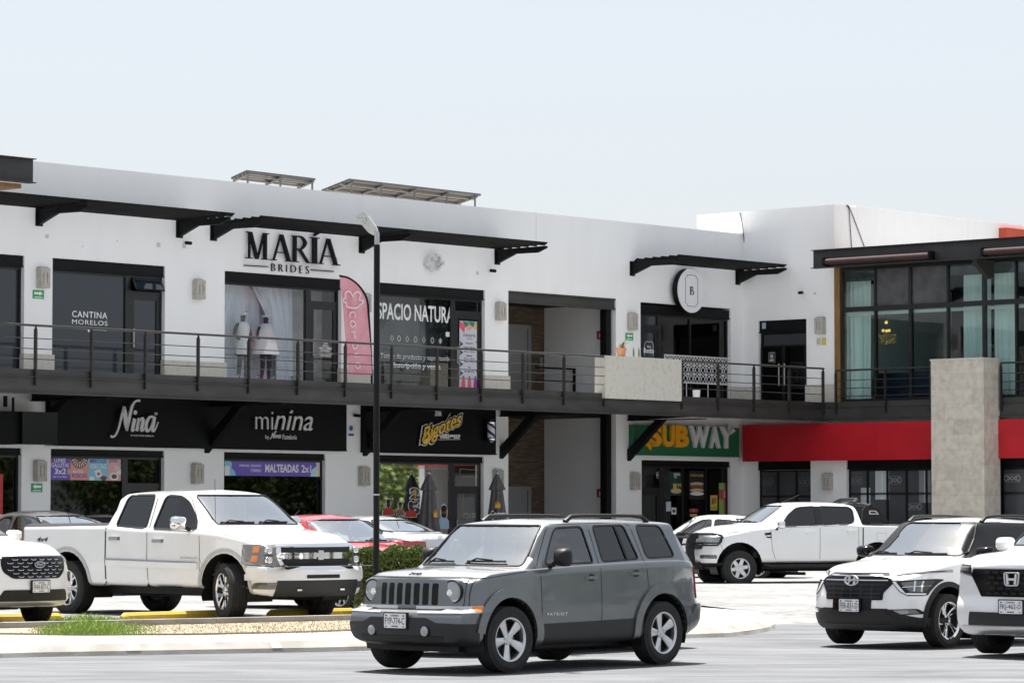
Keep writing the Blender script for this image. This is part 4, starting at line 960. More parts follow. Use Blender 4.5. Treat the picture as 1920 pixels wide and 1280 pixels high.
    c.patch('lower_intake', rpoly([(-.52, .30), (.52, .30), (.60, .40), (-.60, .40)], .03), 'front', BPLAST, .018, .01, 1, (1.4, 3), .03)
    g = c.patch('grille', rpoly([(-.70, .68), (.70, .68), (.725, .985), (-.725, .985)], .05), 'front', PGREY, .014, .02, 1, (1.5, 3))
    for k in range(7):
        y = (k-3)*.122; sl = c.patch('grille_slot', rpoly([(y-.039, .715), (y+.039, .715), (y+.039, .945), (y-.039, .945)], .02, 3), 'front', mat('slot_black', (.004, .004, .004), .9), .0165, .006, 1, (1.5, 3), parent=g)
        b = MB(); x = c.fsurf(y, .75).x+.02
        for j in range(3): z = .735+j*.012
    for sd in (1, -1):
        y = sd*.575; p = c.fsurf(y, .858); b = MB(); M_ = lambda a, d, e: (p.x+e+.01, y+a, .858+d)
        b.lathe([(.128, -.05), (.128, .004), (.121, .008), (.114, .004), (.114, -.02)], 28, M_); ring = b.build('headlight', BPLAST, c.root, True)
        b = MB(); b.lathe([(.115, -.004), (.105, .006), (.07, .014), (.03, .018), (0, .019)], 28, M_); b.build('lens', LENS, ring, True)
        b = MB(); b.lathe([(.04, .0), (.036, .021), (.0, .024)], 14, lambda a, d, e: (p.x+e+.01, y+a-.025*sd, .85+d)); b.build('bulb', CHROME, ring, True)
        q = c.fsurf(sd*.38, .447); b = MB(); M2 = lambda a, d, e: (q.x+e, sd*.38+a, .447+d)
        b.lathe([(.066, -.02), (.066, .02), (.056, .024)], 20, M2); fg = b.build('fog_light', BPLAST, c.root, True); b = MB(); b.lathe([(.056, .02), (.04, .03), (0, .034)], 20, M2); b.build('lens', LENS, fg, True)
        mk = c.patch('side_marker', [(1.74, .64), (2.2, .625), (2.2, .70), (1.74, .71)], 'side', mat('marker_lens', (.55, .55, .55), .15, coat=1), .016, .02, sd, None, .05)
        c.patch('amber_reflector', [(1.745, .645), (1.86, .642), (1.86, .703), (1.745, .705)], 'side', AMBER, .020, .02, sd, None, .05, mk)
        c.patch('tail_light', rpoly([(-2.3, .72), (-1.99, .72), (-1.96, 1.10), (-2.3, 1.12)], .03), 'side', TAILR, .014, .02, sd, None, .02)
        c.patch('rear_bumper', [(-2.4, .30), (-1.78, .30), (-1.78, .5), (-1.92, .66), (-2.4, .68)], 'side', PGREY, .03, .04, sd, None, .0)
        c.patch('hood_gap', [(1.02, 1.062), (2.0, .965), (2.0, .972), (1.02, 1.07)], 'side', BPLAST, .003, .004, sd, None, .02)
    c.patch('hood_gap', [(-.80, 1.000), (-.80, 1.010), (.80, 1.010), (.80, 1.000)], 'front', BPLAST, .006, .006, 1, (1.5, 3), -.2)
    for yy in (-.765, .758): c.patch('panel_gap', [(yy, .66), (yy+.007, .66), (yy+.007, 1.0), (yy, 1.0)], 'front', BPLAST, .004, .006, 1, (1.3, 3), -.4)
    c.patch('panel_gap', [(-.78, .664), (.78, .664), (.78, .672), (-.78, .672)], 'front', BPLAST, .006, .006, 1, (1.5, 3), -.6)
    c.plate('FYP-774-C', c.fsurf(0, .55).x+.028, .55)
    b = MB(); x = c.fsurf(0, 1.0).x; text(b, lambda a, o, z: (x-.055-o*.3-(z)*.9, a, 1.028+o+z*.45), 'Jeep', -.085, .085, 0, .05, 0, .01, .015); b.build('emblem', BPLAST, c.root)
    c.text('PATRIOT', .72, .38, .585, .618, 1, SATIN, bold=.03, space=1.25); c.text('PATRIOT', .38, .72, .585, .618, -1, SATIN, bold=.03, space=1.25)
    zc_ = lambda y: (c.fsurf(y, 1.17).x+.02, 1.175-.02*abs(y))
    c.wiper(-.02, .50, lambda y: (c.fsurf(y, 1.165).x+.02, 1.168)); c.wiper(-.62, -.22, lambda y: (c.fsurf(y, 1.16).x+.02, 1.163))
    c.body(); c.under(-1.9, 1.8, .55, .22, .34)
    c.wheels(wheelset('jeep', .352, .22, .228, 'five', SATIN), (fx, rx), 1.53, zc, -3)
    c.cabin(1.0, -1.6, .45, 1.12, .68, (-.25, -1.05), .55)
    # mirror inside the screen
    b = MB(); b.box(I3, .42, .45, -.11, .11, 1.44, 1.51); b.build('inner_mirror', BPLAST, c.root)
    return c
jp = jeep()
# the driver, faintly seen through the side glass
pe = thing('person', 'driver in a pale shirt holding the steering wheel inside the grey off-roader', 'person', tuple(jp.root.location), jp.root.rotation_euler.z, world=False)
def skinned(name, V, E_, R_, m, parent, sub=2):
    me = bpy.data.meshes.new(name); me.from_pydata(V, E_, []); bmx = bmesh.new(); bmx.from_mesh(me); bmx.verts.layers.skin.verify(); bmx.to_mesh(me); bmx.free()
    o = bpy.data.objects.new(name, me); COL.objects.link(o); o.modifiers.new('skin', 'SKIN')
    for k, v in enumerate(me.skin_vertices[0].data): v.radius = (R_[k], R_[k]) if not isinstance(R_[k], tuple) else R_[k]; v.use_root = k == 0
    q = o.modifiers.new('sub', 'SUBSURF'); q.levels = q.render_levels = sub
    m2 = bpy.data.meshes.new_from_object(o.evaluated_get(bpy.context.evaluated_depsgraph_get())); bpy.data.objects.remove(o); return finish(m2, name, m, parent, True, 180)
Y = .34
V = [(-.22, Y, .66), (-.24, Y, .86), (-.25, Y, 1.06), (-.235, Y, 1.17), (-.22, Y, 1.245), (-.21, Y, 1.33), (-.215, Y, 1.40), (-.22, Y+.19, 1.12), (-.06, Y+.23, .93), (.19, Y+.16, 1.05), (.27, Y+.15, 1.09), (-.22, Y-.19, 1.12), (-.06, Y-.23, .93), (.19, Y-.16, 1.05), (.27, Y-.15, 1.09), (.16, Y+.10, .72), (.50, Y+.11, .62), (.16, Y-.10, .72), (.50, Y-.11, .62)]
E_ = [(0, 1), (1, 2), (2, 3), (3, 4), (4, 5), (5, 6), (2, 7), (7, 8), (8, 9), (9, 10), (2, 11), (11, 12), (12, 13), (13, 14), (0, 15), (15, 16), (0, 17), (17, 18)]
bd = skinned('body', V, E_, [.15, .14, .15, .055, .075, .088, .065, .06, .045, .034, .038, .06, .045, .034, .038, .085, .06, .085, .06], SKIN, pe)
b = MB(); b.lathe([(.018, -.02), (.014, .01), (0, .022)], 8, lambda x, y, z: (-.125+z, Y+x, 1.305+y)); [b.ico((-.205, Y+e*.088, 1.31), .024, 1, (.6, .4, 1)) for e in (1, -1)]; b.build('face_features', SKIN, bd, True)
skinned('shirt', V[:3]+[V[7], (-.13, Y+.215, 1.01), V[11], (-.13, Y-.215, 1.01)], [(0, 1), (1, 2), (2, 3), (3, 4), (2, 5), (5, 6)], [.165, .155, .165, .075, .065, .075, .065], mat('pale_shirt', (.55, .58, .60), .9), pe)
b = MB(); b.ico((-.235, Y, 1.365), .098, 2, (1, .95, .75)); b.build('hair', mat('dark_hair', (.02, .016, .014), .8), pe, True)
# ------------------------------------------------------------------ white pickup with the chrome grille
def silverado():
    sp = dict(xf=2.86, xr=-3.0, W=2.03, wsx=(1.5, .75), bow=(.22, .06), bx=[(.5, 0), (.8, .45), (1.55, .6), (2.3, .8), (2.86, 1)], re=.07,
      zt=[(-3.0, 1.33), (-2.97, 1.37), (-.95, 1.385), (-.90, 1.39), (-.885, 1.44), (-.86, 1.68), (-.80, 1.80), (-.65, 1.86), (-.2, 1.885), (.5, 1.885), (.85, 1.855), (.90, 1.835), (1.56, 1.375), (1.60, 1.35), (2.2, 1.28), (2.6, 1.20), (2.78, 1.14), (2.86, 1.07)],
      zs=[(-3, 1.33), (-.9, 1.34), (-.5, 1.315), (1.4, 1.27), (1.7, 1.25), (2.3, 1.17), (2.7, 1.10), (2.86, 1.04)],
      ws=[(-3, .95), (-2.9, .98), (-.5, .985), (1.5, .985), (2.3, .975), (2.65, .93), (2.86, .86)],
      wm=[(-3, .97), (-2.9, 1.0), (1.5, 1.005), (2.4, 1.0), (2.7, .985), (2.86, .93)],
      wg=[(-3, .93), (-.5, .945), (1.5, .945), (2.3, .91), (2.86, .80)], wt=[(-3, .85), (-.88, .80), (-.7, .79), (.6, .78), (.9, .755), (1.5, .84), (2.86, .8)],
      zb=[(-3, .55), (-2.4, .47), (0, .44), (2.3, .44), (2.6, .36), (2.86, .34)], cr=[(-3, .01), (-.92, .01), (-.88, .03), (.9, .05), (1.6, .04), (2.86, .035)], zm=[(-3, .85), (2.86, .82)],
      fp=[(.3, .10), (.42, .03), (.55, 0), (.70, .0), (.745, .03), (.765, .085), (1.05, .105), (1.10, .14), (1.2, .22)], rp=[(.4, .05), (1.3, 0)])
    c = Car('pickup_truck', 'white crew cab pickup with chrome grille and side trim, parked behind the yellow wheel stop', 'pickup', -4.79, 49.99, -44.0, .07, sp, PPEARL)
    fx, rx, zc = 1.8225, -1.8225, .405
    c.arches((fx, rx), zc+.03, .52, .5)
    wr = rpoly([(-.71, 1.345), (-.615, 1.75), (-.56, 1.808), (.01, 1.81), (.0, 1.31)], .07); wf = rpoly([(.16, 1.305), (.255, 1.76), (.31, 1.80), (.60, 1.785), (.78, 1.70), (1.04, 1.46), (1.15, 1.28)], .07)
    for sd in (-1, 1):
        c.window(wr, TINTG, sd, .03); c.window(wf, TINTG, sd, .03)
        c.seam([(-.90, 1.37), (-.88, .44)], sd, .03, mat('cab_gap_dark', (.03, .03, .03), .9)); c.seam([(.085, 1.82), (.07, 1.25), (.11, .44)], sd, .012); c.seam([(1.25, 1.26), (1.28, 1.0), (1.28, .42)], sd, .010)  # the wide dark strip marks the joint between cab and bed
        c.seam([(-.86, 1.32), (-.72, 1.82), (-.6, 1.845), (.55, 1.845), (.8, 1.76), (1.2, 1.28)], sd, .007)
        c.seam([(-.86, .46), (1.27, .43)], sd, .008); c.seam([(1.28, .90), (1.35, .72)], sd, .004)
        t = c.patch('side_trim', rpoly([(-.86, .745), (-.86, .86), (1.24, .825), (1.24, .715)], .02), 'side', PPEARL, .022, .03, sd, nmin=-.1)
        c.patch('chrome_strip', [(-.88, .835), (-.88, .862), (1.24, .828), (1.24, .80)], 'side', CHROME, .026, .03, sd, None, -.1, t)
        c.handle(-.68, 1.155, CHROME, sd, .25, .05); c.handle(.33, 1.125, CHROME, sd, .25, .05); c.mirror(1.0, 1.30, BPLAST, sd, .27, .21, CHROME)
        c.flare(fx, zc+.03, .535, .59, PPEARL, .012, -.1, pi+.15); c.flare(rx, zc+.03, .535, .59, PPEARL, .012, -.1, pi+.15)
        hl = c.patch('headlight', rpoly([(2.36, .80), (2.42, 1.085), (3.0, 1.08), (3.0, .775)], .02), 'side', mat('headlamp_grey', (.20, .19, .18), .15, metal=.4, coat=1), .012, .02, sd, None, -.2)
        [c.patch('amber_reflector', [(2.40, z_), (2.41, z_+.085), (2.50, z_+.085), (2.50, z_)], 'side', AMBER, .022, .01, sd, None, -.2, hl) for z_ in (.835, .965)]
        c.patch('tail_light', rpoly([(-3.1, 1.0), (-2.93, 1.0), (-2.93, 1.30), (-3.1, 1.30)], .02), 'side', TAILR, .012, .02, sd, None, -.2)
        c.seam([(2.30, .79), (2.92, .765)], sd, .012); c.seam([(2.35, .80), (2.32, 1.12), (2.2, 1.16), (1.62, 1.25)], sd, .008)
        fg = c.patch('fog_light', rpoly([(sd*.76, .445), (sd*.98, .445), (sd*.98, .54), (sd*.76, .54)], .02), 'front', LENSD, .008, .01, 1, (2, 3), -.1)
        hlf = c.patch('headlight_face', rpoly([(sd*.745, .785), (sd*1.0, .80), (sd*1.0, 1.08), (sd*.735, 1.075)], .015), 'front', MATS['headlamp_grey'], .016, .01, 1, (2.2, 3), .02, hl)
        for z in (.86, 1.0):
            p = c.fsurf(sd*.85, z); b = MB(); b.lathe([(.065, .0), (.055, .02), (.03, .025), (0, .02)], 18, lambda a, d, e: (p.x+.012+e, sd*.85+a*1.2, z+d*.85)); b.build('reflector_bowl', CHROME, hl, True)
        b = MB(); p = c.fsurf(sd*.80, .93); b.box(I3, p.x+.0, p.x+.02, *sorted((sd*.75, sd*.96)), .922, .934); b.build('lamp_divider', BPLAST, hl)
        hk = MB(); p = c.fsurf(sd*.42, .43); hk.tube([(p.x+.02, sd*.42-.05, .43), (p.x+.05, sd*.42, .43), (p.x+.02, sd*.42+.05, .43)], .018, 8); hk.build('tow_hook', CHROME, c.root)
    g = c.patch('grille_frame', rpoly([(-.745, .93), (-.66, .715), (.66, .715), (.745, .93), (.735, 1.085), (-.735, 1.085)], .03), 'front', CHROME, .022, .02, 1, (2, 3))
    ms = mat('grille_mesh', (.008, .008, .008), .6, bump=1, bs=160)
    c.patch('upper_mesh', rpoly([(-.665, .965), (.665, .965), (.67, 1.042), (-.67, 1.042)], .015), 'front', ms, .0245, .004, 1, (2, 3), parent=g); c.patch('lower_mesh', rpoly([(-.665, .875), (-.60, .755), (.60, .755), (.665, .875)], .015), 'front', ms, .0245, .004, 1, (2, 3), parent=g)
    p = c.fsurf(0, .92); b = MB(); M_ = lambda a, d, e: (p.x+.03+e, a, .92+d)
    b.prism(M_, [(-.15, -.015), (-.13, .04), (-.05, .04), (-.05, .075), (.05, .075), (.05, .04), (.15, .04), (.13, -.02), (.05, -.02), (.05, -.06), (-.05, -.06), (-.05, -.02)], 0, .02, (0, 1, 2)); b.build('emblem', SATIN, g)
    b = MB(); p = c.fsurf(0, .66)
    c.patch('bumper', [(-1.1, .57), (-1.1, .755), (1.1, .755), (1.1, .57)], 'front', PPEARL, .02, .03, 1, (2.3, 3), .02)
    c.patch('lower_valance', [(-.80, .33), (-.78, .568), (.78, .568), (.80, .33)], 'front', GPLAST, .012, .02, 1, (2.3, 3), -.1)
    c.patch('bumper_slot', rpoly([(-.32, .595), (.32, .595), (.32, .648), (-.32, .648)], .012), 'front', BPLAST, .023, .006, 1, (2, 3))
    c.patch('bed_opening', [(-2.93, -.84), (-.99, -.84), (-.99, .84), (-2.93, .84)], 'top', BPLAST, .002, .0, nmin=.5)
    c.both('bed_rail_cap', [(-2.98, 1.325), (-.92, 1.345), (-.92, 1.40), (-2.98, 1.38)], BPLAST, off=.006, skirt=.01, nmin=-1)
    c.screen(rpoly([(-.80, 1.365), (.80, 1.365), (.69, 1.80), (-.69, 1.80)], .05), None, (.6, 1.62), nmin=.2)
    c.text('SILVERADO', .85, 1.24, .868, .898, -1, SATIN, bold=.0, space=1.15); c.text('4x4', -2.56, -2.29, 1.10, 1.165, -1, GPLAST, bold=.015, shear=.3)
    c.wiper(-.05, .55, lambda y: (c.fsurf(y, 1.41).x+.02, 1.405)); c.wiper(-.72, -.15, lambda y: (c.fsurf(y, 1.41).x+.02, 1.40))
    b = MB(); p = c.surf(1.55, 1.23, -1); b.tube([(1.52, -.90, 1.25), (1.5, -.90, 2.03)], .004, 5); b.build('antenna', BPLAST, c.root)
    c.body(); c.under(-2.7, 2.35, .62, .33, .52)
    b = MB(); b.box(I3, .9, 1.5, -.35, .35, .28, .36); b.tube([(-2.8, .5, .42), (-1.2, .5, .36)], .06, 8); b.build('underbody', BPLAST, c.root)
    c.wheels(wheelset('silverado', .405, .27, .262, 'six', CHRW), (fx, rx), 1.74, zc, -20)
    c.cabin(1.5, -.8, .62, 1.30, .80, (.35, -.45), 1.15)
silverado()
# ------------------------------------------------------------------ white pickup with a bull bar
def ranger():
    sp = dict(xf=2.44, xr=-2.85, W=1.86, wsx=(1.2, .45), bow=(.30, .05), bx=[(.3, 0), (.5, .3), (1.2, .45), (2.0, .75), (2.5, 1)], re=.06, sh=.07,
      zt=[(-2.85, 1.28), (-2.8, 1.32), (-1.36, 1.345), (-1.30, 1.35), (-1.28, 1.42), (-1.24, 1.66), (-1.15, 1.775), (-.9, 1.82), (-.3, 1.835), (.25, 1.82), (.50, 1.79), (.55, 1.77), (1.26, 1.375), (1.32, 1.355), (1.7, 1.32), (2.2, 1.24), (2.38, 1.18), (2.44, 1.12)],
      zs=[(-2.85, 1.28), (-1.3, 1.31), (-.9, 1.33), (.7, 1.27), (1.2, 1.24), (1.8, 1.15), (2.3, 1.08), (2.5, 1.05)],
      ws=[(-2.85, .88), (-1, .90), (1.2, .90), (2.0, .885), (2.35, .82), (2.5, .74)], wm=[(-2.85, .91), (1.2, .925), (2.0, .92), (2.4, .86), (2.5, .80)],
      wg=[(-2.85, .86), (-.9, .865), (1.2, .865), (2, .82), (2.5, .68)], wt=[(-2.85, .8), (-1.2, .72), (-.8, .71), (.2, .70), (.55, .66), (1.2, .77), (2.5, .7)],
      zb=[(-2.85, .58), (0, .50), (1.9, .50), (2.2, .42), (2.5, .44)], cr=[(-2.85, .01), (-1.3, .01), (-1.2, .04), (.5, .05), (1.3, .05), (2.5, .05)], zm=[(-2.85, .80), (2.5, .80)],
      fp=[(.4, .14), (.5, .03), (.65, 0), (.85, .02), (1.08, .07), (1.15, .12), (1.25, .2)], rp=[(.5, 0)])
    c = Car('pickup_truck', 'white double cab pickup with black bull bar and rear sports bar', 'pickup', 6.24, 73.45, 195.8, .02, sp, PWHITE)
    fx, rx, zc = 1.585, -1.635, .385
    c.arches((fx, rx), zc+.05, .52, .5)
    wf = rpoly([(.62, 1.285), (.40, 1.545), (.21, 1.69), (.10, 1.715), (-.22, 1.735), (-.235, 1.31)], .05); wr = rpoly([(-.345, 1.31), (-.33, 1.735), (-1.03, 1.72), (-1.11, 1.65), (-1.11, 1.41), (-.97, 1.345)], .07)
    for sd in (1, -1):
        c.window(wf, TINTG, sd, .03); c.window(wr, TINTG, sd, .03)
        b = c.patch('door_pillar', [(-.36, 1.315), (-.34, 1.735), (-.20, 1.735), (-.21, 1.31)], 'side', BPLAST, .004, .005, sd)
        c.seam([(.86, 1.24), (.84, .80), (.74, .52)], sd, .009); c.seam([(-.285, 1.32), (-.27, .53)], sd, .009); c.seam([(-1.19, 1.28), (-1.19, .56)], sd, .007); c.seam([(-1.30, 1.33), (-1.28, .56)], sd, .028)
        c.seam([(.74, .525), (-1.18, .535)], sd, .008); c.seam([(2.02, .93), (1.95, .70)], sd, .004); c.seam([(1.28, 1.21), (1.9, 1.12), (2.0, 1.1)], sd, .006)
        c.handle(-.05, 1.15, PWHITE, sd, .22, .035); c.handle(-1.02, 1.18, PWHITE, sd, .22, .035); c.mirror(.72, 1.25, BPLAST, sd, .24, .19, CHROME)
        hl = c.patch('headlight', rpoly([(2.6, .93), (2.02, .915), (1.93, 1.08), (1.96, 1.115), (2.6, 1.10)], .03), 'side', BPLAST, .010, .02, sd, None, -.3)
        c.patch('lens', rpoly([(2.6, .96), (2.06, .945), (1.99, 1.075), (2.02, 1.09), (2.6, 1.075)], .03), 'side', LENS, .014, .01, sd, None, -.3, hl)
        c.patch('fog_light', rpoly([(2.36, .60), (2.10, .60), (2.10, .68), (2.36, .68)], .02), 'side', LENSD, .008, .01, sd, None, -.3)
        v = c.patch('fender_vent', rpoly([(1.02, 1.15), (.86, 1.17), (.86, 1.04), (.96, 1.05)], .02), 'side', BPLAST, .008, .01, sd); c.patch('vent_trim', [(1.0, 1.10), (.875, 1.11), (.875, 1.075), (.96, 1.075)], 'side', CHROME, .012, .01, sd, None, .1, v)
        c.patch('front_skirt', [(1.9, .36), (1.93, .505), (2.7, .50), (2.7, .36)], 'side', BPLAST, .008, .01, sd, None, -.4)
        b = MB(); b.tube([(1.0, sd*.86, .46), (.9, sd*.93, .42), (-1.0, sd*.93, .42), (-1.1, sd*.86, .46)], .05, 8); b.build('side_step', BPLAST, c.root, True)
        b = MB(); b.prism(I3, [(-1.33, 1.36), (-1.36, 1.66), (-1.42, 1.73), (-1.70, 1.72), (-1.98, 1.38), (-1.86, 1.36), (-1.84, 1.40), (-1.50, 1.40), (-1.47, 1.36)], sd*.68, sd*.75); r_ = b.build('sports_bar', BPLAST, c.root)
        b = MB(); b.prism(I3, [(-1.50, 1.56), (-1.50, 1.645), (-1.66, 1.64), (-1.73, 1.56)], sd*.752, sd*.756); b.build('bar_cutout', SATIN, r_)
        b = MB(); b.prism(I3, [(-1.53, 1.58), (-1.53, 1.625), (-1.64, 1.622), (-1.69, 1.58)], sd*.756, sd*.759); b.build('bar_opening', BPLAST, r_)
        b = MB(); y0, y1 = sorted((sd*.40, sd*.48)); b.prism(I3, [(2.40, 1.17), (2.56, 1.15), (2.64, 1.0), (2.66, .80), (2.64, .55), (2.54, .38), (2.40, .36), (2.40, .46), (2.46, .55), (2.48, .70), (2.47, .90), (2.44, 1.02), (2.38, 1.05)], y0, y1); bb_ = b.build('bull_bar_upright', BPLAST, c.root)
        b = MB(); b.tube([(2.54, sd*.45, 1.13), (2.46, sd*.70, 1.14), (2.20, sd*.90, 1.14), (2.02, sd*.94, 1.10), (2.02, sd*.94, .98), (2.10, sd*.93, .90), (2.40, sd*.80, .89), (2.56, sd*.45, .88)], .024, 8); b.build('headlight_guard', BPLAST, c.root, True)
        c.patch('tail_light', rpoly([(-2.9, .95), (-2.78, .95), (-2.78, 1.26), (-2.9, 1.26)], .02), 'side', TAILR, .01, .02, sd, None, -.3)
    b = MB(); b.tube([(-1.55, -.72, 1.72), (-1.50, -.4, 1.76), (-1.5, .4, 1.76), (-1.55, .72, 1.72)], .06, 10); b.build('sports_bar_hoop', BPLAST, c.root, True)
    b = MB(); b.tube([(-1.20, -.6, 1.80), (-1.32, -.45, 1.88), (-1.32, .45, 1.88), (-1.20, .6, 1.80)], .05, 8); b.build('roof_spoiler', BPLAST, c.root, True)
    b = MB(); b.tube([(2.58, -.42, 1.06), (2.58, .42, 1.06)], .028, 8); b.tube([(2.60, -.42, .72), (2.60, .42, .72)], .028, 8); b.box(I3, 2.3, 2.5, -.5, .5, .36, .52); b.build('bull_bar_crossbar', BPLAST, c.root)
    c.patch('grille', rpoly([(-.55, .80), (.55, .80), (.62, 1.06), (-.62, 1.06)], .04), 'front', GPLAST, .01, .01, 1, (1.8, 3))
    c.patch('bed_opening', [(-2.8, -.78), (-1.4, -.78), (-1.4, .78), (-2.8, .78)], 'top', BPLAST, .002, 0, nmin=.5)
    c.both('bed_rail_cap', [(-2.84, 1.285), (-1.31, 1.315), (-1.31, 1.36), (-2.84, 1.33)], BPLAST, off=.008, skirt=.01, nmin=-1)
    fuel = rpoly([(-1.85, .98), (-1.62, .98), (-1.62, 1.15), (-1.85, 1.15)], .03); c.seam(fuel+[fuel[0]], 1, .006, mat('panel_gap_grey', (.3, .3, .3), .8), 'fuel_flap')
    c.screen(rpoly([(-.72, 1.375), (.72, 1.375), (.58, 1.75), (-.58, 1.75)], .05), None, (.3, 1.3), nmin=.2)
    b = MB(); b.tube([(.42, .25, 1.80), (-.05, .25, 1.99)], .006, 5); b.build('antenna', BPLAST, c.root)
    c.wiper(.1, .6, lambda y: (c.fsurf(y, 1.40).x+.02, 1.395)); c.wiper(-.6, -.1, lambda y: (c.fsurf(y, 1.40).x+.02, 1.395))
    c.body(); c.under(-2.5, 2.0, .55, .36, .55)
    c.wheels(wheelset('ranger', .385, .27, .215, 'truck', SATIN), (fx, rx), 1.62, zc, 0)
    c.cabin(1.2, -1.2, .62, 1.30, .72, (.0, -.8), .85)
ranger()
# ------------------------------------------------------------------ white crossovers
def creta():
    sp = dict(xf=2.19, xr=-2.16, W=1.79, wsx=(.95, .35), bow=(.34, .12), bx=[(.2, 0), (.4, .3), (.95, .42), (1.5, .6), (2.19, 1)], re=.06, sh=.06,
      zt=[(-2.16, 1.1), (-2.1, 1.25), (-1.9, 1.45), (-1.6, 1.56), (-1, 1.615), (-.3, 1.635), (.15, 1.62), (.38, 1.60), (.42, 1.585), (1.02, 1.15), (1.07, 1.135), (1.5, 1.09), (1.9, 1.02), (2.1, .965), (2.19, .92)],
      zs=[(-2.16, 1.05), (-1, 1.13), (.8, 1.10), (1.1, 1.085), (1.6, 1.03), (2.0, .94), (2.19, .88)],
      ws=[(-2.16, .78), (-1.8, .83), (-.5, .855), (1.0, .855), (1.7, .835), (2.0, .77), (2.19, .66)], wm=[(-2.16, .80), (-1.8, .87), (1.3, .885), (1.8, .875), (2.05, .83), (2.19, .74)],
      wg=[(-2.16, .74), (-1.5, .80), (1.0, .82), (1.7, .78), (2.19, .58)], wt=[(-2.16, .62), (-1.6, .64), (-.5, .665), (.3, .655), (.45, .64), (1.0, .74), (2.19, .6)],
      zb=[(-2.16, .40), (-1.3, .28), (1.4, .28), (1.9, .22), (2.19, .24)], cr=[(-2, .04), (.4, .05), (1.1, .05), (2.19, .05)], zm=[(-2.16, .68), (2.19, .66)],
      fp=[(.2, .12), (.3, .04), (.45, 0), (.6, .01), (.8, .04), (.95, .10), (1.05, .2)], rp=[(.3, .05), (.5, 0), (.8, .04), (1.1, .1), (1.5, .3)])
    c = Car('crossover_car', 'white crossover with wide black grille and black roof pillars, driving behind the grey off-roader', 'car', 5.79, 43.40, 226.0, RZ, sp, PWHITE)
    fx, rx, zc = 1.305, -1.305, .338
    c.arches((fx, rx), zc+.02, .41)
    for x in (fx, rx): c.flare(x, zc+.02, .405, .47, BPLAST, .014, -.25, pi+.25)
    w1 = rpoly([(.52, 1.16), (.30, 1.42), (.20, 1.50), (-.17, 1.53), (-.20, 1.19)], .06); w2 = rpoly([(-.30, 1.19), (-.27, 1.53), (-.95, 1.51), (-1.08, 1.24)], .06)
    for sd in (1, -1):
        c.patch('pillar_blackout', [(.93, 1.115), (.62, 1.40), (.38, 1.575), (-1.5, 1.55), (-1.5, 1.50), (-1.2, 1.17), (.6, 1.125)], 'side', mat('satin_black_pillar', (.008, .008, .009), .45, spec=.3), .003, .005, sd, None, .12)
        c.window(w1, SIDEG, sd, .02); c.window(w2, TINTG, sd, .02)
        c.seam([(.90, 1.09), (.86, .62)], sd); c.seam([(-.24, 1.5), (-.24, .34)], sd); c.handle(-.05, 1.02, PWHITE, sd); c.handle(-1.0, 1.04, PWHITE, sd); c.mirror(.68, 1.13, GLOSSB, sd, .23, .15)
        c.rail(.2, -1.4, .58, sd)
        c.both if 0 else c.patch('sill_cladding', [(1.0, .26), (.9, .40), (-.9, .40), (-1.0, .26)], 'side', BPLAST, .012, .02, sd, None, -.2)
        d = c.patch('daytime_lamp', [(sd*.50, .895), (sd*.62, .945), (sd*.90, .972), (sd*.92, .955), (sd*.70, .925)], 'front', BPLAST, .008, .01, 1, (1.2, 3), .0)
        c.patch('lamp_strip', [(sd*.56, .905), (sd*.66, .938), (sd*.90, .965), (sd*.905, .957), (sd*.70, .930)], 'front', LENS, .011, .01, 1, (1.2, 3), .0, d)
        h = c.patch('headlight', rpoly([(sd*.53, .835), (sd*.86, .865), (sd*.845, .655), (sd*.72, .655), (sd*.63, .71)], .02), 'front', BPLAST, .007, .01, 1, (1.2, 3), .0)
        c.patch('lens', rpoly([(sd*.63, .82), (sd*.845, .845), (sd*.83, .70), (sd*.74, .70)], .02), 'front', LENSD, .010, .01, 1, (1.2, 3), .0, h)
        c.patch('lamp_edge', [(sd*.545, .825), (sd*.58, .83), (sd*.70, .69), (sd*.835, .685), (sd*.835, .665), (sd*.715, .668), (sd*.64, .715)], 'front', mat('white_lamp_edge', (.8, .8, .8), .2), .0105, .01, 1, (1.2, 3), .0, h)
        c.patch('lamp_divider', [(sd*.66, .765), (sd*.84, .78), (sd*.84, .772), (sd*.66, .757)], 'front', CHROME, .012, .01, 1, (1.2, 3), .0, h)
        c.patch('lamp_divider', [(sd*.755, .71), (sd*.765, .71), (sd*.745, .84), (sd*.735, .838)], 'front', CHROME, .0122, .01, 1, (1.2, 3), .0, h)
        f = c.patch('fog_light', rpoly([(sd*.52, .485), (sd*.80, .495), (sd*.85, .43), (sd*.66, .415)], .015), 'front', BPLAST, .006, .01, 1, (1.2, 3), .0); c.patch('lens', rpoly([(sd*.57, .475), (sd*.78, .483), (sd*.81, .438), (sd*.66, .428)], .012), 'front', LENS, .009, .01, 1, (1.2, 3), .0, f)
        c.patch('tail_light', rpoly([(-2.3, .85), (-1.95, .88), (-1.95, 1.0), (-2.3, 1.0)], .02), 'side', TAILR, .01, .02, sd, None, -.2)
    g = c.patch('grille', rpoly([(-.44, .935), (.44, .935), (.565, .82), (.45, .69), (.445, .60), (-.445, .60), (-.45, .69), (-.565, .82)], .02), 'front', GLOSSB, .010, .02, 1, (1.3, 3))
    for z, w_ in ((.90, .40), (.845, .49), (.79, .47), (.735, .43), (.68, .42), (.63, .42)): c.patch('grille_bar', [(-w_, z-.006), (w_, z-.006), (w_, z+.006), (-w_, z+.006)], 'front', SATIN if z > .84 else GPLAST, .014 if z < .84 else .012, .01, 1, (1.3, 3), parent=g)
    for y in (-.3, -.15, 0, .15, .3): c.patch('grille_bar', [(y-.008, .61), (y+.008, .61), (y+.008, .80), (y-.008, .80)], 'front', GPLAST, .0125, .01, 1, (1.3, 3), parent=g)
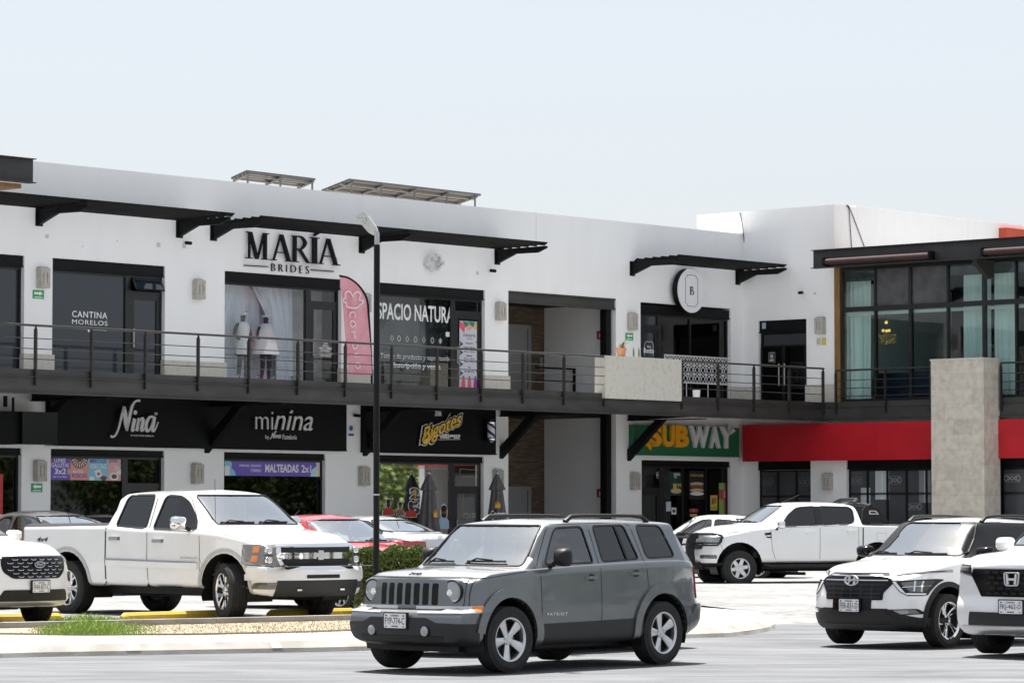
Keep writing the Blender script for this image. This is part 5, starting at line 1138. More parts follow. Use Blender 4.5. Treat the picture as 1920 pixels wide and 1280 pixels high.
    p = c.fsurf(0, .845); b = MB(); M_ = lambda a, d, e: (p.x+.02+e, a, .845+d); n = 28
    ring = [(.105*cos(2*pi*k/n), .062*sin(2*pi*k/n)) for k in range(n+1)]; stroke(b, M_, ring, .014, .0, .02, 1)
    M2 = lambda a, o, z: (p.x+.02+o, a, .845+z)
    b2 = MB()
    for mm in ([(-.045, -.05), (-.025, .055), ], [(.035, -.055), (.055, .045)]): stroke(b2, M2, mm, .02, 0, .02, 1)
    stroke(b2, M2, [(-.045, -.015), (0, .0), (.045, .02)], .016, 0, .02, 4); b.v += [(v[0]-0, v[1], v[2]) for v in []]
    ring_ = MB(); stroke(ring_, M2, ring, .014, .0, .02, 1); em = ring_.build('emblem', mat('emblem_silver', (.72, .72, .73), .38, metal=.35), g); b2.build('emblem_letter', mat('emblem_silver', (.72, .72, .73), .38, metal=.35), em)
    c.patch('lower_bumper', [(-1.0, .20), (-1.0, .36), (-.80, .385), (-.50, .495), (.50, .495), (.80, .385), (1.0, .36), (1.0, .20)], 'front', BPLAST, .008, .015, 1, (1.3, 3), -.1)
    c.patch('lower_grille', rpoly([(-.62, .34), (.62, .34), (.44, .475), (-.44, .475)], .03), 'front', mat('lower_grille_black', (.006, .006, .006), .6), .012, .01, 1, (1.3, 3)); c.patch('skid_plate', rpoly([(-.60, .215), (.60, .215), (.55, .30), (-.55, .30)], .02), 'front', GPLAST, .014, .01, 1, (1.3, 3), -.1)
    c.patch('plate_holder', [(-.30, .47), (.30, .47), (.30, .60), (-.30, .60)], 'front', GLOSSB, .013, .01, 1, (1.3, 3))
    c.plate('FER-831-D', c.fsurf(0, .54).x+.035, .53)
    pass
    c.screen(rpoly([(-.74, 1.145), (.74, 1.145), (.60, 1.565), (-.60, 1.565)], .05), None, (.2, 1.05), nmin=.2)
    c.wiper(-.05, .55, lambda y: (c.fsurf(y, 1.175).x+.02, 1.172)); c.wiper(-.65, -.2, lambda y: (c.fsurf(y, 1.175).x+.02, 1.172))
    c.body(); c.under(-1.8, 1.6, .55, .2, .34); c.wheels(wheelset('creta', .338, .215, .232, 'turbine', CHROME), (fx, rx), 1.56, zc, 2); c.cabin(.95, -1.4, .45, 1.12, .70, (-.2, -1.0), .6)
creta()
def pilot():
    sp = dict(xf=2.46, xr=-2.6, W=1.99, wsx=(1.15, .5), bow=(.26, .1), bx=[(.3, 0), (.6, .3), (1.15, .42), (1.7, .6), (2.46, 1)], re=.06,
      zt=[(-2.6, 1.3), (-2.5, 1.5), (-2.2, 1.68), (-1.5, 1.76), (-.3, 1.79), (.3, 1.775), (.55, 1.745), (1.17, 1.30), (1.22, 1.285), (1.8, 1.255), (2.25, 1.19), (2.42, 1.13), (2.46, 1.09)],
      zs=[(-2.6, 1.1), (-1, 1.2), (1.2, 1.215), (1.8, 1.19), (2.2, 1.12), (2.46, 1.06)], ws=[(-2.6, .88), (-2, .94), (1.2, .945), (2.0, .93), (2.3, .88), (2.46, .80)], wm=[(-2.6, .9), (-2, .97), (1.5, .985), (2.2, .965), (2.4, .91), (2.46, .86)],
      wg=[(-2.6, .82), (-2, .88), (1.2, .90), (2.0, .87), (2.46, .74)], wt=[(-2.6, .7), (-1.5, .74), (.5, .73), (1.15, .82), (2.46, .7)], zb=[(-2.6, .4), (-1, .3), (1.8, .3), (2.2, .26), (2.46, .28)], cr=[(-2, .04), (.5, .05), (2.46, .05)], zm=[(-2.6, .72), (2.46, .70)],
      fp=[(.25, .14), (.35, .04), (.5, .0), (.62, .01), (.72, .05), (1.0, .03), (1.08, .04), (1.2, .12)], rp=[(.3, .05), (.6, 0), (1.2, .1), (1.6, .3)])
    c = Car('crossover_car', 'large white crossover with black mesh grille cut off by the right edge', 'car', 7.38, 40.62, 231.0, RZ, sp, PWHITE)
    fx, rx, zc = 1.445, -1.445, .37
    c.arches((fx, rx), zc+.02, .45)
    for x in (fx, rx): c.flare(x, zc+.02, .445, .52, BPLAST, .014, -.2, pi+.2)
    w1 = rpoly([(.66, 1.28), (.35, 1.58), (.25, 1.65), (-.25, 1.68), (-.30, 1.29)], .06); w2 = rpoly([(-.40, 1.29), (-.36, 1.68), (-1.25, 1.67), (-1.35, 1.30)], .06)
    for sd in (1, -1):
        c.window(w1, SIDEG, sd, .025); c.window(w2, TINTG, sd, .025); c.seam([(1.0, 1.2), (1.0, .36)], sd); c.seam([(-.34, 1.28), (-.34, .36)], sd); c.handle(-.1, 1.08, PWHITE, sd); c.mirror(.82, 1.24, PWHITE, sd, .24, .17); c.rail(.2, -1.8, .66, sd)
        h = c.patch('headlight', rpoly([(sd*.60, .945), (sd*.62, 1.075), (sd*1.0, 1.085), (sd*1.0, .99), (sd*.72, .975)], .015), 'front', BPLAST, .008, .01, 1, (1.4, 3), -.1)
        c.patch('lamp_strip', [(sd*.60, .945), (sd*.60, .965), (sd*.78, .995), (sd*1.0, 1.0), (sd*1.0, .985), (sd*.78, .98)], 'front', LENS, .012, .01, 1, (1.4, 3), -.1, h); c.patch('lens', rpoly([(sd*.64, 1.0), (sd*.64, 1.055), (sd*.95, 1.07), (sd*.95, 1.015)], .01), 'front', LENSD, .011, .01, 1, (1.4, 3), -.1, h)
        v = c.patch('corner_vent', rpoly([(sd*.90, .45), (sd*.94, .45), (sd*.94, .68), (sd*.89, .70)], .01), 'front', BPLAST, .008, .01, 1, (1.4, 3), -.2)
    c.patch('chrome_bar', [(-.60, 1.05), (.60, 1.05), (.60, 1.085), (-.60, 1.085)], 'front', mat('white_trim', (.8, .8, .8), .25), .014, .01, 1, (1.4, 3))
    g = c.patch('grille', rpoly([(-.575, 1.035), (.575, 1.035), (.60, .96), (.53, .84), (.46, .71), (-.46, .71), (-.53, .84), (-.60, .96)], .02), 'front', GLOSSB, .010, .02, 1, (1.4, 3))
    for r_ in range(5):
        z = .75+.062*r_
        for k in range(-4, 5): c.patch('grille_cell', [(k*.115+(.057 if r_ % 2 else 0)-.045, z-.014), (k*.115+(.057 if r_ % 2 else 0)+.045, z-.014), (k*.115+(.057 if r_ % 2 else 0)+.03, z+.014), (k*.115+(.057 if r_ % 2 else 0)-.03, z+.014)], 'front', BPLAST, .014, .01, 1, (1.4, 3), parent=g) if abs(k*.115) < .42 else None
    p = c.fsurf(0, .92).x+.02; M2 = lambda a, o, z: (p+o, a, .92+z); b = MB()
    fr = rpoly([(-.085, -.075), (-.10, .075), (.10, .075), (.085, -.075)], .03, 4); stroke(b, M2, fr+[fr[0]], .012, 0, .02, 1); em = b.build('emblem', mat('emblem_silver', (.72, .72, .73), .38, metal=.35), g); b = MB()
    stroke(b, M2, [(-.062, .062), (-.048, -.062)], [.022, .03], 0, .022, 1); stroke(b, M2, [(.062, .062), (.048, -.062)], [.022, .03], 0, .022, 1); b.box(M2, -.045, .045, 0, .02, -.015, .01); b.build('emblem_letter', mat('emblem_silver', (.72, .72, .73), .38, metal=.35), em)
    c.patch('lower_grille', [(-.66, .375), (.66, .375), (.62, .53), (-.62, .53)], 'front', GPLAST, .010, .01, 1, (1.4, 3)); c.patch('skid_plate', rpoly([(-.78, .26), (.78, .26), (.80, .365), (-.80, .365)], .02), 'front', SATIN, .014, .01, 1, (1.4, 3), -.1); c.patch('lower_lip', [(-1.0, .24), (1.0, .24), (1.0, .255), (-1.0, .255)], 'front', BPLAST, .016, .01, 1, (1.4, 3), -.3)
    c.plate('FKJ-462-D', c.fsurf(0, .60).x+.03, .595)
    c.screen(rpoly([(-.83, 1.30), (.83, 1.30), (.68, 1.72), (-.68, 1.72)], .05), None, (.3, 1.2), nmin=.2)
    c.body(); c.under(-2, 1.7, .6, .22, .36); c.wheels(wheelset('pilot', .37, .25, .25, 'turbine', SATIN), (fx, rx), 1.71, zc, 0); c.cabin(1.1, -1.8, .5, 1.22, .78, (-.1, -1.0), .7)
pilot()
def territory():
    sp = dict(xf=2.30, xr=-2.25, W=1.935, wsx=(1.0, .4), bow=(.34, .1), bx=[(.2, 0), (.4, .3), (1.0, .42), (1.6, .6), (2.3, 1)], re=.06,
      zt=[(-2.25, 1.2), (-2.0, 1.5), (-1.4, 1.63), (-.3, 1.68), (.2, 1.66), (.42, 1.62), (1.02, 1.22), (1.08, 1.205), (1.6, 1.17), (2.05, 1.10), (2.22, 1.03), (2.3, .97)],
      zs=[(-2.25, 1.0), (-1, 1.12), (1.0, 1.13), (1.6, 1.09), (2.0, 1.02), (2.3, .92)], ws=[(-2.25, .84), (-1.5, .90), (1.0, .905), (1.8, .88), (2.1, .80), (2.3, .66)], wm=[(-2.25, .86), (-1.5, .94), (1.4, .955), (2.0, .92), (2.2, .84), (2.3, .74)],
      wg=[(-2.25, .78), (-1.5, .85), (1.0, .86), (1.8, .82), (2.3, .6)], wt=[(-2.25, .66), (-1.4, .70), (.4, .69), (1.0, .78), (2.3, .6)], zb=[(-2.25, .4), (0, .30), (1.7, .30), (2.05, .26), (2.3, .28)], cr=[(-2, .04), (.4, .05), (2.3, .05)], zm=[(-2.25, .70), (2.3, .68)],
      fp=[(.25, .14), (.35, .03), (.5, 0), (.65, .02), (.9, .05), (1.0, .12), (1.1, .22)], rp=[(.3, .05), (.6, 0), (1.5, .3)])
    c = Car('crossover_car', 'white crossover with wide mesh grille parked nose out at the left edge', 'car', -8.224, 46.588, -38.8, .07, sp, PWHITE)
    fx, rx, zc = 1.358, -1.358, .35
    c.arches((fx, rx), zc+.02, .43)
    w1 = rpoly([(.55, 1.2), (.25, 1.5), (-.2, 1.56), (-.25, 1.2)], .06)
    for sd in (1, -1):
        c.window(w1, SIDEG, sd, .025); c.mirror(.72, 1.16, PWHITE, sd, .23, .15); c.seam([(.9, 1.12), (.9, .36)], sd); c.flare(fx, zc+.02, .425, .48, BPLAST, .012, -.2, pi+.2)
        h = c.patch('headlight', rpoly([(sd*.60, .95), (sd*.56, .905), (sd*.66, .865), (sd*.95, .93), (sd*.95, .98)], .01), 'front', LENSD, .008, .01, 1, (1.2, 3), -.2)
        f = c.patch('fog_light', rpoly([(sd*.70, .60), (sd*.70, .725), (sd*.92, .74), (sd*.86, .60)], .015), 'front', BPLAST, .008, .01, 1, (1.2, 3), -.3); c.patch('lens', rpoly([(sd*.72, .65), (sd*.72, .71), (sd*.86, .715), (sd*.84, .65)], .015), 'front', LENS, .012, .01, 1, (1.2, 3), -.3, f)
    c.patch('hood_edge_strip', [(-.62, .945), (.62, .945), (.62, .962), (-.62, .962)], 'front', SATIN, .008, .01, 1, (1.2, 3), -.1)  # satin strip along the hood edge above the grille
    g = c.patch('grille', rpoly([(-.56, .94), (.56, .94), (.585, .85), (.56, .74), (.42, .645), (-.42, .645), (-.56, .74), (-.585, .85)], .05), 'front', GLOSSB, .010, .02, 1, (1.2, 3))
    for r_ in range(6):
        z = .675+.046*r_; o = .075 if r_ % 2 else 0
        for k in range(-4, 5):
            y = k*.15+o; lim = .36 if r_ == 0 else (.44 if r_ == 1 else .50)
            if abs(y) > lim or (abs(y) < .12 and r_ in (3,)): continue
            c.patch('grille_bar', [(y-.045, z), (y-.028, z-.012), (y+.028, z-.012), (y+.045, z), (y+.045, z+.007), (y+.024, z-.004), (y-.024, z-.004), (y-.045, z+.007)], 'front', SATIN, .0135, .01, 1, (1.2, 3), parent=g)
    p = c.fsurf(0, .835).x+.022; n = 28; M2 = lambda a, o, z: (p+o, a, .835+z)
    b = MB(); b.prism(lambda a, d, e: (p+e, a, .835+d), circ(0, 0, .095, n, rz=.045), 0, .014, (0, 1, 2)); em = b.build('emblem', mat('dark_blue_enamel', (.01, .025, .10), .2, coat=1), g)
    b = MB(); stroke(b, M2, circ(0, 0, .090, n, rz=.041)+[(.090, 0)], .008, .012, .018, 1); stroke(b, M2, [(-.055, -.012), (-.04, .012), (-.015, .018)], .007, .014, .018); stroke(b, M2, [(-.045, .002), (-.025, .004)], .005, .014, .018, 1); stroke(b, M2, [(-.02, -.008), (-.005, .006), (.005, -.008), (.02, .004), (.03, -.008), (.045, .006), (.06, .016)], .006, .014, .018); b.build('emblem_script', CHROME, em)
    c.patch('lower_grille', rpoly([(-.66, .335), (.66, .335), (.56, .495), (-.56, .495)], .03), 'front', BPLAST, .010, .01, 1, (1.2, 3), -.1); c.patch('skid_plate', rpoly([(-.60, .27), (.60, .27), (.66, .345), (-.66, .345)], .02), 'front', SATIN, .016, .01, 1, (1.2, 3), -.1)
    c.patch('lower_lip', [(-1, .23), (1, .23), (1, .268), (-1, .268)], 'front', BPLAST, .014, .01, 1, (1.2, 3), -.4)
    c.plate('FHH-877-C', c.fsurf(0, .53).x+.03, .535)
    c.screen(rpoly([(-.78, 1.225), (.78, 1.225), (.63, 1.6), (-.63, 1.6)], .05), None, (.2, 1.06), nmin=.2)
    c.body(); c.under(-1.8, 1.6, .58, .22, .36); c.wheels(wheelset('pilot', .37, .25, .25, 'turbine', SATIN) if 0 else wheelset('territory', .35, .235, .24, 'ten', SATIN), (fx, rx), 1.64, zc, -18); c.cabin(1.0, -1.4, .45, 1.14, .74, (-.15, -.95), .6)
territory()
# ------------------------------------------------------------------ further cars in the car park
def sedan(label, X, Y, h, pm, z=.06, sc=1.0, tint=None, extra=None, group='saloon cars parked along the shops', wk='sedan'):
    sp = dict(xf=2.22, xr=-2.28, W=1.78, wsx=(.95, .25), bow=(.25, .18), bx=[(.1, 0), (.3, .3), (.95, .42), (1.5, .6), (2.22, 1)], re=.08, sh=.08,
      zt=[(-2.28, .98), (-2.22, 1.06), (-2.05, 1.10), (-1.72, 1.12), (-1.66, 1.14), (-.95, 1.405), (-.85, 1.425), (-.4, 1.465), (.0, 1.465), (.3, 1.43), (.36, 1.405), (1.02, 1.03), (1.08, 1.015), (1.6, .95), (2.0, .84), (2.15, .76), (2.22, .70)],
      zs=[(-2.28, .95), (-1.6, 1.02), (-.5, .985), (.9, .94), (1.2, .92), (1.7, .86), (2.22, .66)], ws=[(-2.28, .72), (-2.0, .79), (-1, .84), (1.0, .84), (1.6, .82), (2.0, .74), (2.22, .60)], wm=[(-2.28, .74), (-2.0, .84), (-1, .875), (1.2, .88), (1.8, .85), (2.1, .76), (2.22, .66)],
      wg=[(-2.28, .66), (-1.5, .77), (.9, .80), (1.6, .76), (2.22, .5)], wt=[(-2.28, .6), (-1.6, .70), (-.9, .60), (.3, .60), (1.0, .72), (2.22, .5)], zb=[(-2.28, .36), (-1.4, .24), (1.6, .22), (2.0, .2), (2.22, .22)], cr=[(-2.2, .04), (-1.7, .04), (-.9, .06), (.3, .06), (1.1, .05), (2.22, .05)], zm=[(-2.28, .62), (2.22, .58)],
      fp=[(.2, .1), (.3, .02), (.5, 0), (.7, .06), (.85, .2)], rp=[(.25, .1), (.4, .02), (.6, 0), (.9, .04), (1.05, .08)])
    c = Car('saloon_car', label, 'car', X, Y, h, z, sp, pm, group); c.root.scale = (sc, sc, sc)
    fx, rx, zc = 1.32, -1.32, .315; c.arches((fx, rx), zc+.02, .38); tint = tint or SIDEG
    w1 = rpoly([(.60, .985), (.25, 1.24), (.0, 1.36), (-.20, 1.375), (-.22, 1.0)], .06); w2 = rpoly([(-.30, 1.005), (-.28, 1.375), (-.70, 1.35), (-1.25, 1.13), (-1.22, 1.05)], .06)
    for sd in (1, -1):
        c.window(w1, tint, sd, .022); c.window(w2, tint, sd, .022); c.seam([(.86, .94), (.84, .30)], sd); c.seam([(-.26, 1.36), (-.26, .30)], sd); c.seam([(-1.05, 1.0), (-1.02, .72)], sd); c.handle(-.05, .87, pm, sd); c.handle(-.98, .90, pm, sd); c.mirror(.60, .95, pm, sd, .19, .13)
        c.patch('headlight', rpoly([(sd*.42, .60), (sd*.86, .66), (sd*.86, .75), (sd*.50, .68)], .02), 'front', LENS, .008, .01, 1, (1.3, 3), -.2)
        t = c.patch('tail_light', rpoly([(sd*.42, .80), (sd*.42, .93), (sd*.9, .96), (sd*.9, .80)], .02), 'front', TAILR, .010, .01, -1, (-3, -1.7), -.3)
    c.patch('grille', rpoly([(-.4, .55), (.4, .55), (.42, .66), (-.42, .66)], .03), 'front', GLOSSB, .008, .01, 1, (1.3, 3)); c.patch('lower_grille', rpoly([(-.55, .28), (.55, .28), (.5, .42), (-.5, .42)], .03), 'front', BPLAST, .008, .01, 1, (1.3, 3))
    c.screen(rpoly([(-.72, 1.045), (.72, 1.045), (.55, 1.385), (-.55, 1.385)], .05), None, (.1, 1.05), nmin=.2); c.screen(rpoly([(-.69, 1.13), (.69, 1.13), (.55, 1.375), (-.55, 1.375)], .05), mat('x', (0, 0, 0)) if 0 else REARG, (-1.75, -.7), -1, 'rear_window', .1)
    c.patch('rear_plate_recess', rpoly([(-.3, .68), (.3, .68), (.3, .82), (-.3, .82)], .02), 'front', GPLAST, .006, .01, -1, (-3, -1.8))
    for sd in (1, -1): c.seam([(-1.70, 1.03), (-1.9, 1.04), (-2.1, 1.03)], sd, .007)
    if extra: extra(c)
    c.wiper(.0, .5, lambda y: (c.fsurf(y, 1.07).x+.02, 1.07)); c.body(); c.under(-1.9, 1.7, .55, .17, .3)
    c.wheels(wheelset('sedan', .315, .205, .215, 'ten', SATIN), (fx, rx), 1.53, zc, 0); c.cabin(.9, -1.3, .38, .98, .66, (-.2, -.95), .55)
    return c
REARG = glass('rear_window_glass', (.40, .45, .45), .50, 1.0, .02, (.92, .97, 1.0))
def ant(c):
    b = MB(); b.tube([(-.95, 0, 1.41), (-1.15, 0, 1.56)], .008, 5); b.build('antenna', BPLAST, c.root)
def vwx(c):
    ant(c); p = c.fsurf(0, .99, -1).x-.006; b = MB(); M2 = lambda a, o, z: (p-o, -a, .985+z); n = 24
    stroke(b, M2, circ(0, 0, .06, n)+[(.06, 0)], .010, 0, .01, 1); stroke(b, M2, [(-.03, .04), (-.012, .0), (0, .03), (.012, .0), (.03, .04)], .008, 0, .01, 1); stroke(b, M2, [(-.045, .02), (-.022, -.045), (0, -.005), (.022, -.045), (.045, .02)], .008, 0, .01, 1); b.build('emblem', CHROME, c.root)
    b = MB(); p2 = c.fsurf(.42, .97, -1).x-.006; text(b, lambda a, o, z: (p2-o, -a, z), 'Jetta', -.50, -.30, .955, .99, 0, .008); b.build('badge', CHROME, c.root)
sedan('red saloon car facing out behind the hedge and the black lamp post', -3.0, 53.3, -46, PRED, sc=1.04)
sedan('silver saloon car seen from behind, between the red car and the barber shop', -3.2, 71.5, 138, PSILV, sc=1.02, extra=vwx)
sedan('dark grey saloon car seen from behind, left of the white pickup bed', -9.15, 63.0, 140, PDGREY, sc=1.09, extra=ant)
sedan('white saloon car behind the bull bar of the white pickup, by the sandwich shop', 4.75, 79.2, 160, PWHITE, z=.03, sc=1.05, extra=ant)
sedan('white saloon car mostly hidden between the red car and the white pickup cab', -5.1, 66.5, 138, PWHITE, sc=1.03, extra=ant)
sedan('maroon saloon car hidden behind the grey off-roader with only its tail showing', .33, 41.1, 229.3, paint('maroon_car_paint', (.16, .015, .025)), z=RZ, group=None)
# ------------------------------------------------------------------ wall lamps and small signs
def lamp(px, py, lab, M=T, fn=F, s=1.0):
    a, z = fn(px, py, .1); t = thing('wall_lamp', lab, 'wall lamp', M(a, 0, z-.23), group='stone wall lamps on the pillars'); w_, h_, d_ = .15*s, .235*s, .17
    b = MB(); b.prism(M, [(a-w_, .004), (a-w_*.95, d_), (a+w_*.95, d_), (a+w_, .004)], z-h_, z+h_, (0, 1, 2)); b.box(M, a-w_*.8, a+w_*.8, .004, d_*.7, z+h_, z+h_+.03); b.build('body', LAMPST, t)
    for e in (-.055, .055): b = MB(); b.box(M, a+e*s-.008, a+e*s+.008, d_, d_+.002, z-h_*.55, z+h_*.55); b.build('slot', mat('lamp_slot', (.10, .09, .08), .8), t)
    b = MB()
    for zz in (z+h_*.74, z-h_*.74): b.box(M, a-w_*.94, a+w_*.94, d_, d_+.0015, zz-.004, zz+.004)
    b.build('seam', mat('lamp_seam', (.33, .30, .26), .8), t)
for x, y, l in ((82, 521, 'stone wall lamp above the green arrow sign, left of the cantina window'), (374, 543, 'stone wall lamp between the cantina shop and the bridal window'), (686, 568, 'stone wall lamp half hidden behind the pink flag'), (940, 584, 'stone wall lamp right of the poster door on the upper floor'), (1187, 603, 'stone wall lamp above the green arrow sign, beside the open lobby'),
                (76, 883, 'stone wall lamp on the lower pillar left of the cake posters'), (371, 888, 'stone wall lamp on the lower pillar behind the white pickup cab'), (684, 893, 'stone wall lamp on the lower pillar left of the black lamp post'), (935, 897, 'stone wall lamp behind the closed umbrella by the lobby'), (1192, 902, 'stone wall lamp on the lower pillar left of the sandwich shop')):
    lamp(x, y, l)
lamp(1537, 611, 'stone wall lamp above the small yellow notice', RW, R); lamp(1551, 903, 'stone wall lamp under the red fascia', RW, R)
def arrow_sign(px, py, lab, right):
    a, z = F(px, py, .01); b = MB(); b.box(T, a-.17, a+.17, .002, .012, z-.10, z+.10); o = tag(b.build('exit_sign', GREEN), lab, 'sign', 'green arrow signs'); s = 1 if right else -1
    b = MB(); b.prism(T, [(a-.13*s, z-.0), (a-.13*s, z+.055), (a+.03*s, z+.055), (a+.03*s, z+.085), (a+.13*s, z+.028), (a+.03*s, z-.03), (a+.03*s, z-.0)], .012, .015); b.box(T, a-.12, a+.12, .012, .014, z-.075, z-.055); b.build('arrow', WHITE, o)
arrow_sign(72, 552, 'green sign with an arrow pointing right under the upper left wall lamp', True); arrow_sign(69, 914, 'green sign with an arrow pointing left on the lower left pillar', False); arrow_sign(1180, 631, 'green sign with an arrow pointing left above the stone planter', False)
for py, l in ((628, 'red extinguisher sign on the upper lobby wall'), (924, 'red extinguisher sign on the lower lobby wall')):
    p = hit(1126, py, T(VO[1]+.02, 0, 0), U); d_, z = (p-P0).dot(N), p.z; M_ = lambda a, o, zz: T(VO[1]+.02-o, a, zz)
    b = MB(); b.box(M_, d_-.13, d_+.13, .002, .012, z-.12, z+.12); o = tag(b.build('extinguisher_sign', REDS), l, 'sign', 'red extinguisher signs'); b = MB(); b.box(M_, d_-.04, d_+.03, .012, .015, z-.08, z+.05); b.tube([M_(d_+.03, .013, z+.05), M_(d_+.07, .013, z-.05)], .01, 5); b.build('pictogram', WHITE, o)
a, z = R(1540, 640, .01); b = MB(); b.box(RW, a-.17, a+.17, .002, .01, z-.11, z+.11); o = tag(b.build('notice', mat('notice_cream', (.72, .68, .55), .6)), 'small white and yellow notice under a wall lamp', 'notice'); b = MB(); b.box(RW, a+.03, a+.165, .01, .013, z-.105, z+.105); b.build('yellow_part', mat('notice_yellow', (.68, .52, .14), .6), o); b = MB(); stroke(b, RW, [(a-.10+.05*cos(q), z+.05*sin(q)) for q in [k*.7 for k in range(9)]], .012, .01, .014, 3); b.build('pictogram', INK, o)
def camera_(px, py, lab, M=T, fn=F):
    a, z = fn(px, py, .1); t = thing('security_camera', lab, 'camera', M(a, 0, z), group='small security cameras'); b = MB(); b.box(M, a-.07, a+.07, .003, .05, z-.05, z+.03); b.build('mount', WHITE, t); b = MB(); b.tube([M(a-.02, .05, z), M(a+.0, .22, z-.02)], .045, 10); b.build('camera_body', BLACK, t)
camera_(352, 455, 'small black camera under the left canopy'); camera_(923, 507, 'small black camera above the upper lobby corner'); camera_(1503, 548, 'small camera above the black double door', RW, R); camera_(668, 778, 'black dome camera between the two black signs')
# ------------------------------------------------------------------ shop signs
FP = lambda x, y, d: F(x, y, d)
def px_strokes(mb, d0, d1, pts, wd, n=6, nib=None): stroke(mb, T, [F(x, y, d0) for x, y in pts], wd, d0, d1, n, nib)
def ptext(mb, s, x0, yb0, x1, yt1, d, th=.02, bold=0, shear=0, space=1, M=T, fn=F):
    """text whose lower left is at pixel (x0, yb0) and upper right at (x1, yt1)"""
    a0, z0 = fn(x0, yb0, d); a1, z1 = fn(x1, yt1, d); text(mb, M, s, a0, a1, z0, z1, d, d+th, bold, shear, space)
SD = .20
a0, a1 = F(95, 800, SD)[0], F(650, 800, SD)[0]; zt = 4.56; b = MB(); b.box(T, a0, a1, .005, SD, 3.20, zt); b.box(T, a0-.01, a1+.01, .005, SD+.02, 3.19, 3.215)
bk = tag(b.build('sign_board', SIGNB), 'long black sign board with pale bakery lettering above the cake shops', 'sign')
q = lambda l: [(x/4, 580+y/4) for x, y in l]; D0, D1 = SD+.10, SD+.13
b = MB()
px_strokes(b, D0, D1, q([(826, 946), (838, 955), (862, 940), (885, 890), (905, 810), (928, 728)]), [.05, .05, .05, .05, .06, .07]); px_strokes(b, D0, D1, q([(926, 730), (934, 790), (942, 860), (950, 908)]), [.09, .13, .13, .06])
px_strokes(b, D0, D1, q([(946, 908), (962, 830), (980, 745), (1000, 700), (1022, 684), (1046, 684)]), [.06, .09, .08, .06, .05, .06]); px_strokes(b, D0, D1, q([(1006, 818), (996, 860), (988, 905), (1004, 900)]), [.10, .10, .08, .03])
b.lathe([(.055, D0), (.055, D1), (0, D1)], 12, lambda x, y, z: T(F(1010/4, 580+772/4, D0)[0]+x, z, F(1010/4, 580+772/4, D0)[1]+y))
px_strokes(b, D0, D1, q([(1040, 815), (1030, 860), (1020, 910)]), .09); px_strokes(b, D0, D1, q([(1026, 880), (1045, 830), (1064, 818), (1068, 840), (1056, 900), (1072, 900), (1090, 870)]), [.03, .05, .08, .10, .09, .05, .02])
px_strokes(b, D0, D1, q([(1150, 806), (1120, 806), (1098, 838), (1090, 885), (1102, 910), (1122, 890), (1142, 830)]), [.05, .06, .09, .10, .07, .04, .03]); px_strokes(b, D0, D1, q([(1156, 802), (1146, 850), (1138, 900), (1154, 905), (1184, 842)]), [.09, .10, .09, .05, .02])
px_strokes(b, D0, D1, q([(1165+8*cos(k*.7), 781+8*sin(k*.7)) for k in range(10)]), .018, 2); b.build('script_lettering', GREYL, bk)
b = MB(); ptext(b, 'PASTELERIA', 245, 580+950/4, 288, 580+940/4+.5, SD, .02, .01, 0, 1.15); b.build('small_lettering', GREYL, bk)
b = MB(); ptext(b, 'mi', 478, 804, 511, 771.5, SD+.06, .03, -.012); ptext(b, 'nina', 513, 805.5, 585, 770, SD+.06, .03, .0, .28); b.build('lettering', GREYL, bk)
b = MB(); ptext(b, 'by', 497, 824, 503.5, 815.5, SD, .02); ptext(b, 'Pastelería', 529, 823, 555.5, 814.5, SD, .02); Q = lambda l: [(480+x/4, 580+y/4) for x, y in l]
px_strokes(b, SD, SD+.02, Q([(100, 968), (110, 962), (124, 925)]), .025); px_strokes(b, SD, SD+.02, Q([(124, 925), (130, 962), (140, 920), (150, 914)]), .03); px_strokes(b, SD, SD+.02, Q([(146, 942), (143, 962), (152, 950), (158, 942), (158, 962)]), .022); px_strokes(b, SD, SD+.02, Q([(178, 940), (168, 945), (168, 962), (176, 958), (180, 940), (181, 962)]), .022); b.build('small_lettering', GREYL, bk)
# barber sign
a0, a1 = F(686, 800, SD)[0], F(930, 800, SD)[0]; b = MB(); b.box(T, a0, a1, .005, SD, 3.20, 4.56); b.box(T, a0-.01, a1+.02, .005, SD+.02, 3.175, 3.205); bs = tag(b.build('sign_board', SIGNB), 'black sign board with yellow barber lettering and a striped pole at its end', 'sign')
def slant(d): return lambda a, o, z: T(a, o, z+(a-F(820, 800, d)[0])*.34)
for nm, bold, o0, m, g_ in (('outline', .075, .07, mat('sign_white', (.78, .78, .76), .5), 0), ('shadow', .045, .09, SIGNB, 0), ('lettering', .012, .11, mat('sign_yellow', (.78, .44, .035), .5, col2=(.82, .58, .10), vs=5), 0)):
    b = MB(); x0, z0 = F(787, 822, SD); x1, z1 = F(860, 788, SD); e = {'outline': .10, 'shadow': .06, 'lettering': 0}[nm]
    text(b, slant(SD), 'Bigotes', x0-e, x1+e, z0-.0-e*.6, z0+.50+e*.6, SD+o0-.02, SD+o0, bold, .25)
    stroke(b, T, [F(x, y, SD) for x, y in ((795, 812), (788, 824), (793, 830), (802, 820), (806, 810))], {'outline': .17, 'shadow': .13, 'lettering': .08}[nm], SD+o0-.02, SD+o0, 5)
    b.build(nm, m, bs)
b = MB(); ptext(b, 'ZONA', 815, 779.5, 827, 770.5, SD, .02); ptext(b, 'BARBER', 825, 821.5, 842, 813, SD, .02, .01); ptext(b, 'SHOP', 850.5, 822, 862, 814.5, SD, .02, .01); px_strokes(b, SD, SD+.02, [(821, 824), (862, 823.3)], .012, 1); px_strokes(b, SD, SD+.02, [(843, 818.5), (846, 816), (849.5, 818)], .05, 3); b.build('small_lettering', WHITE, bs)
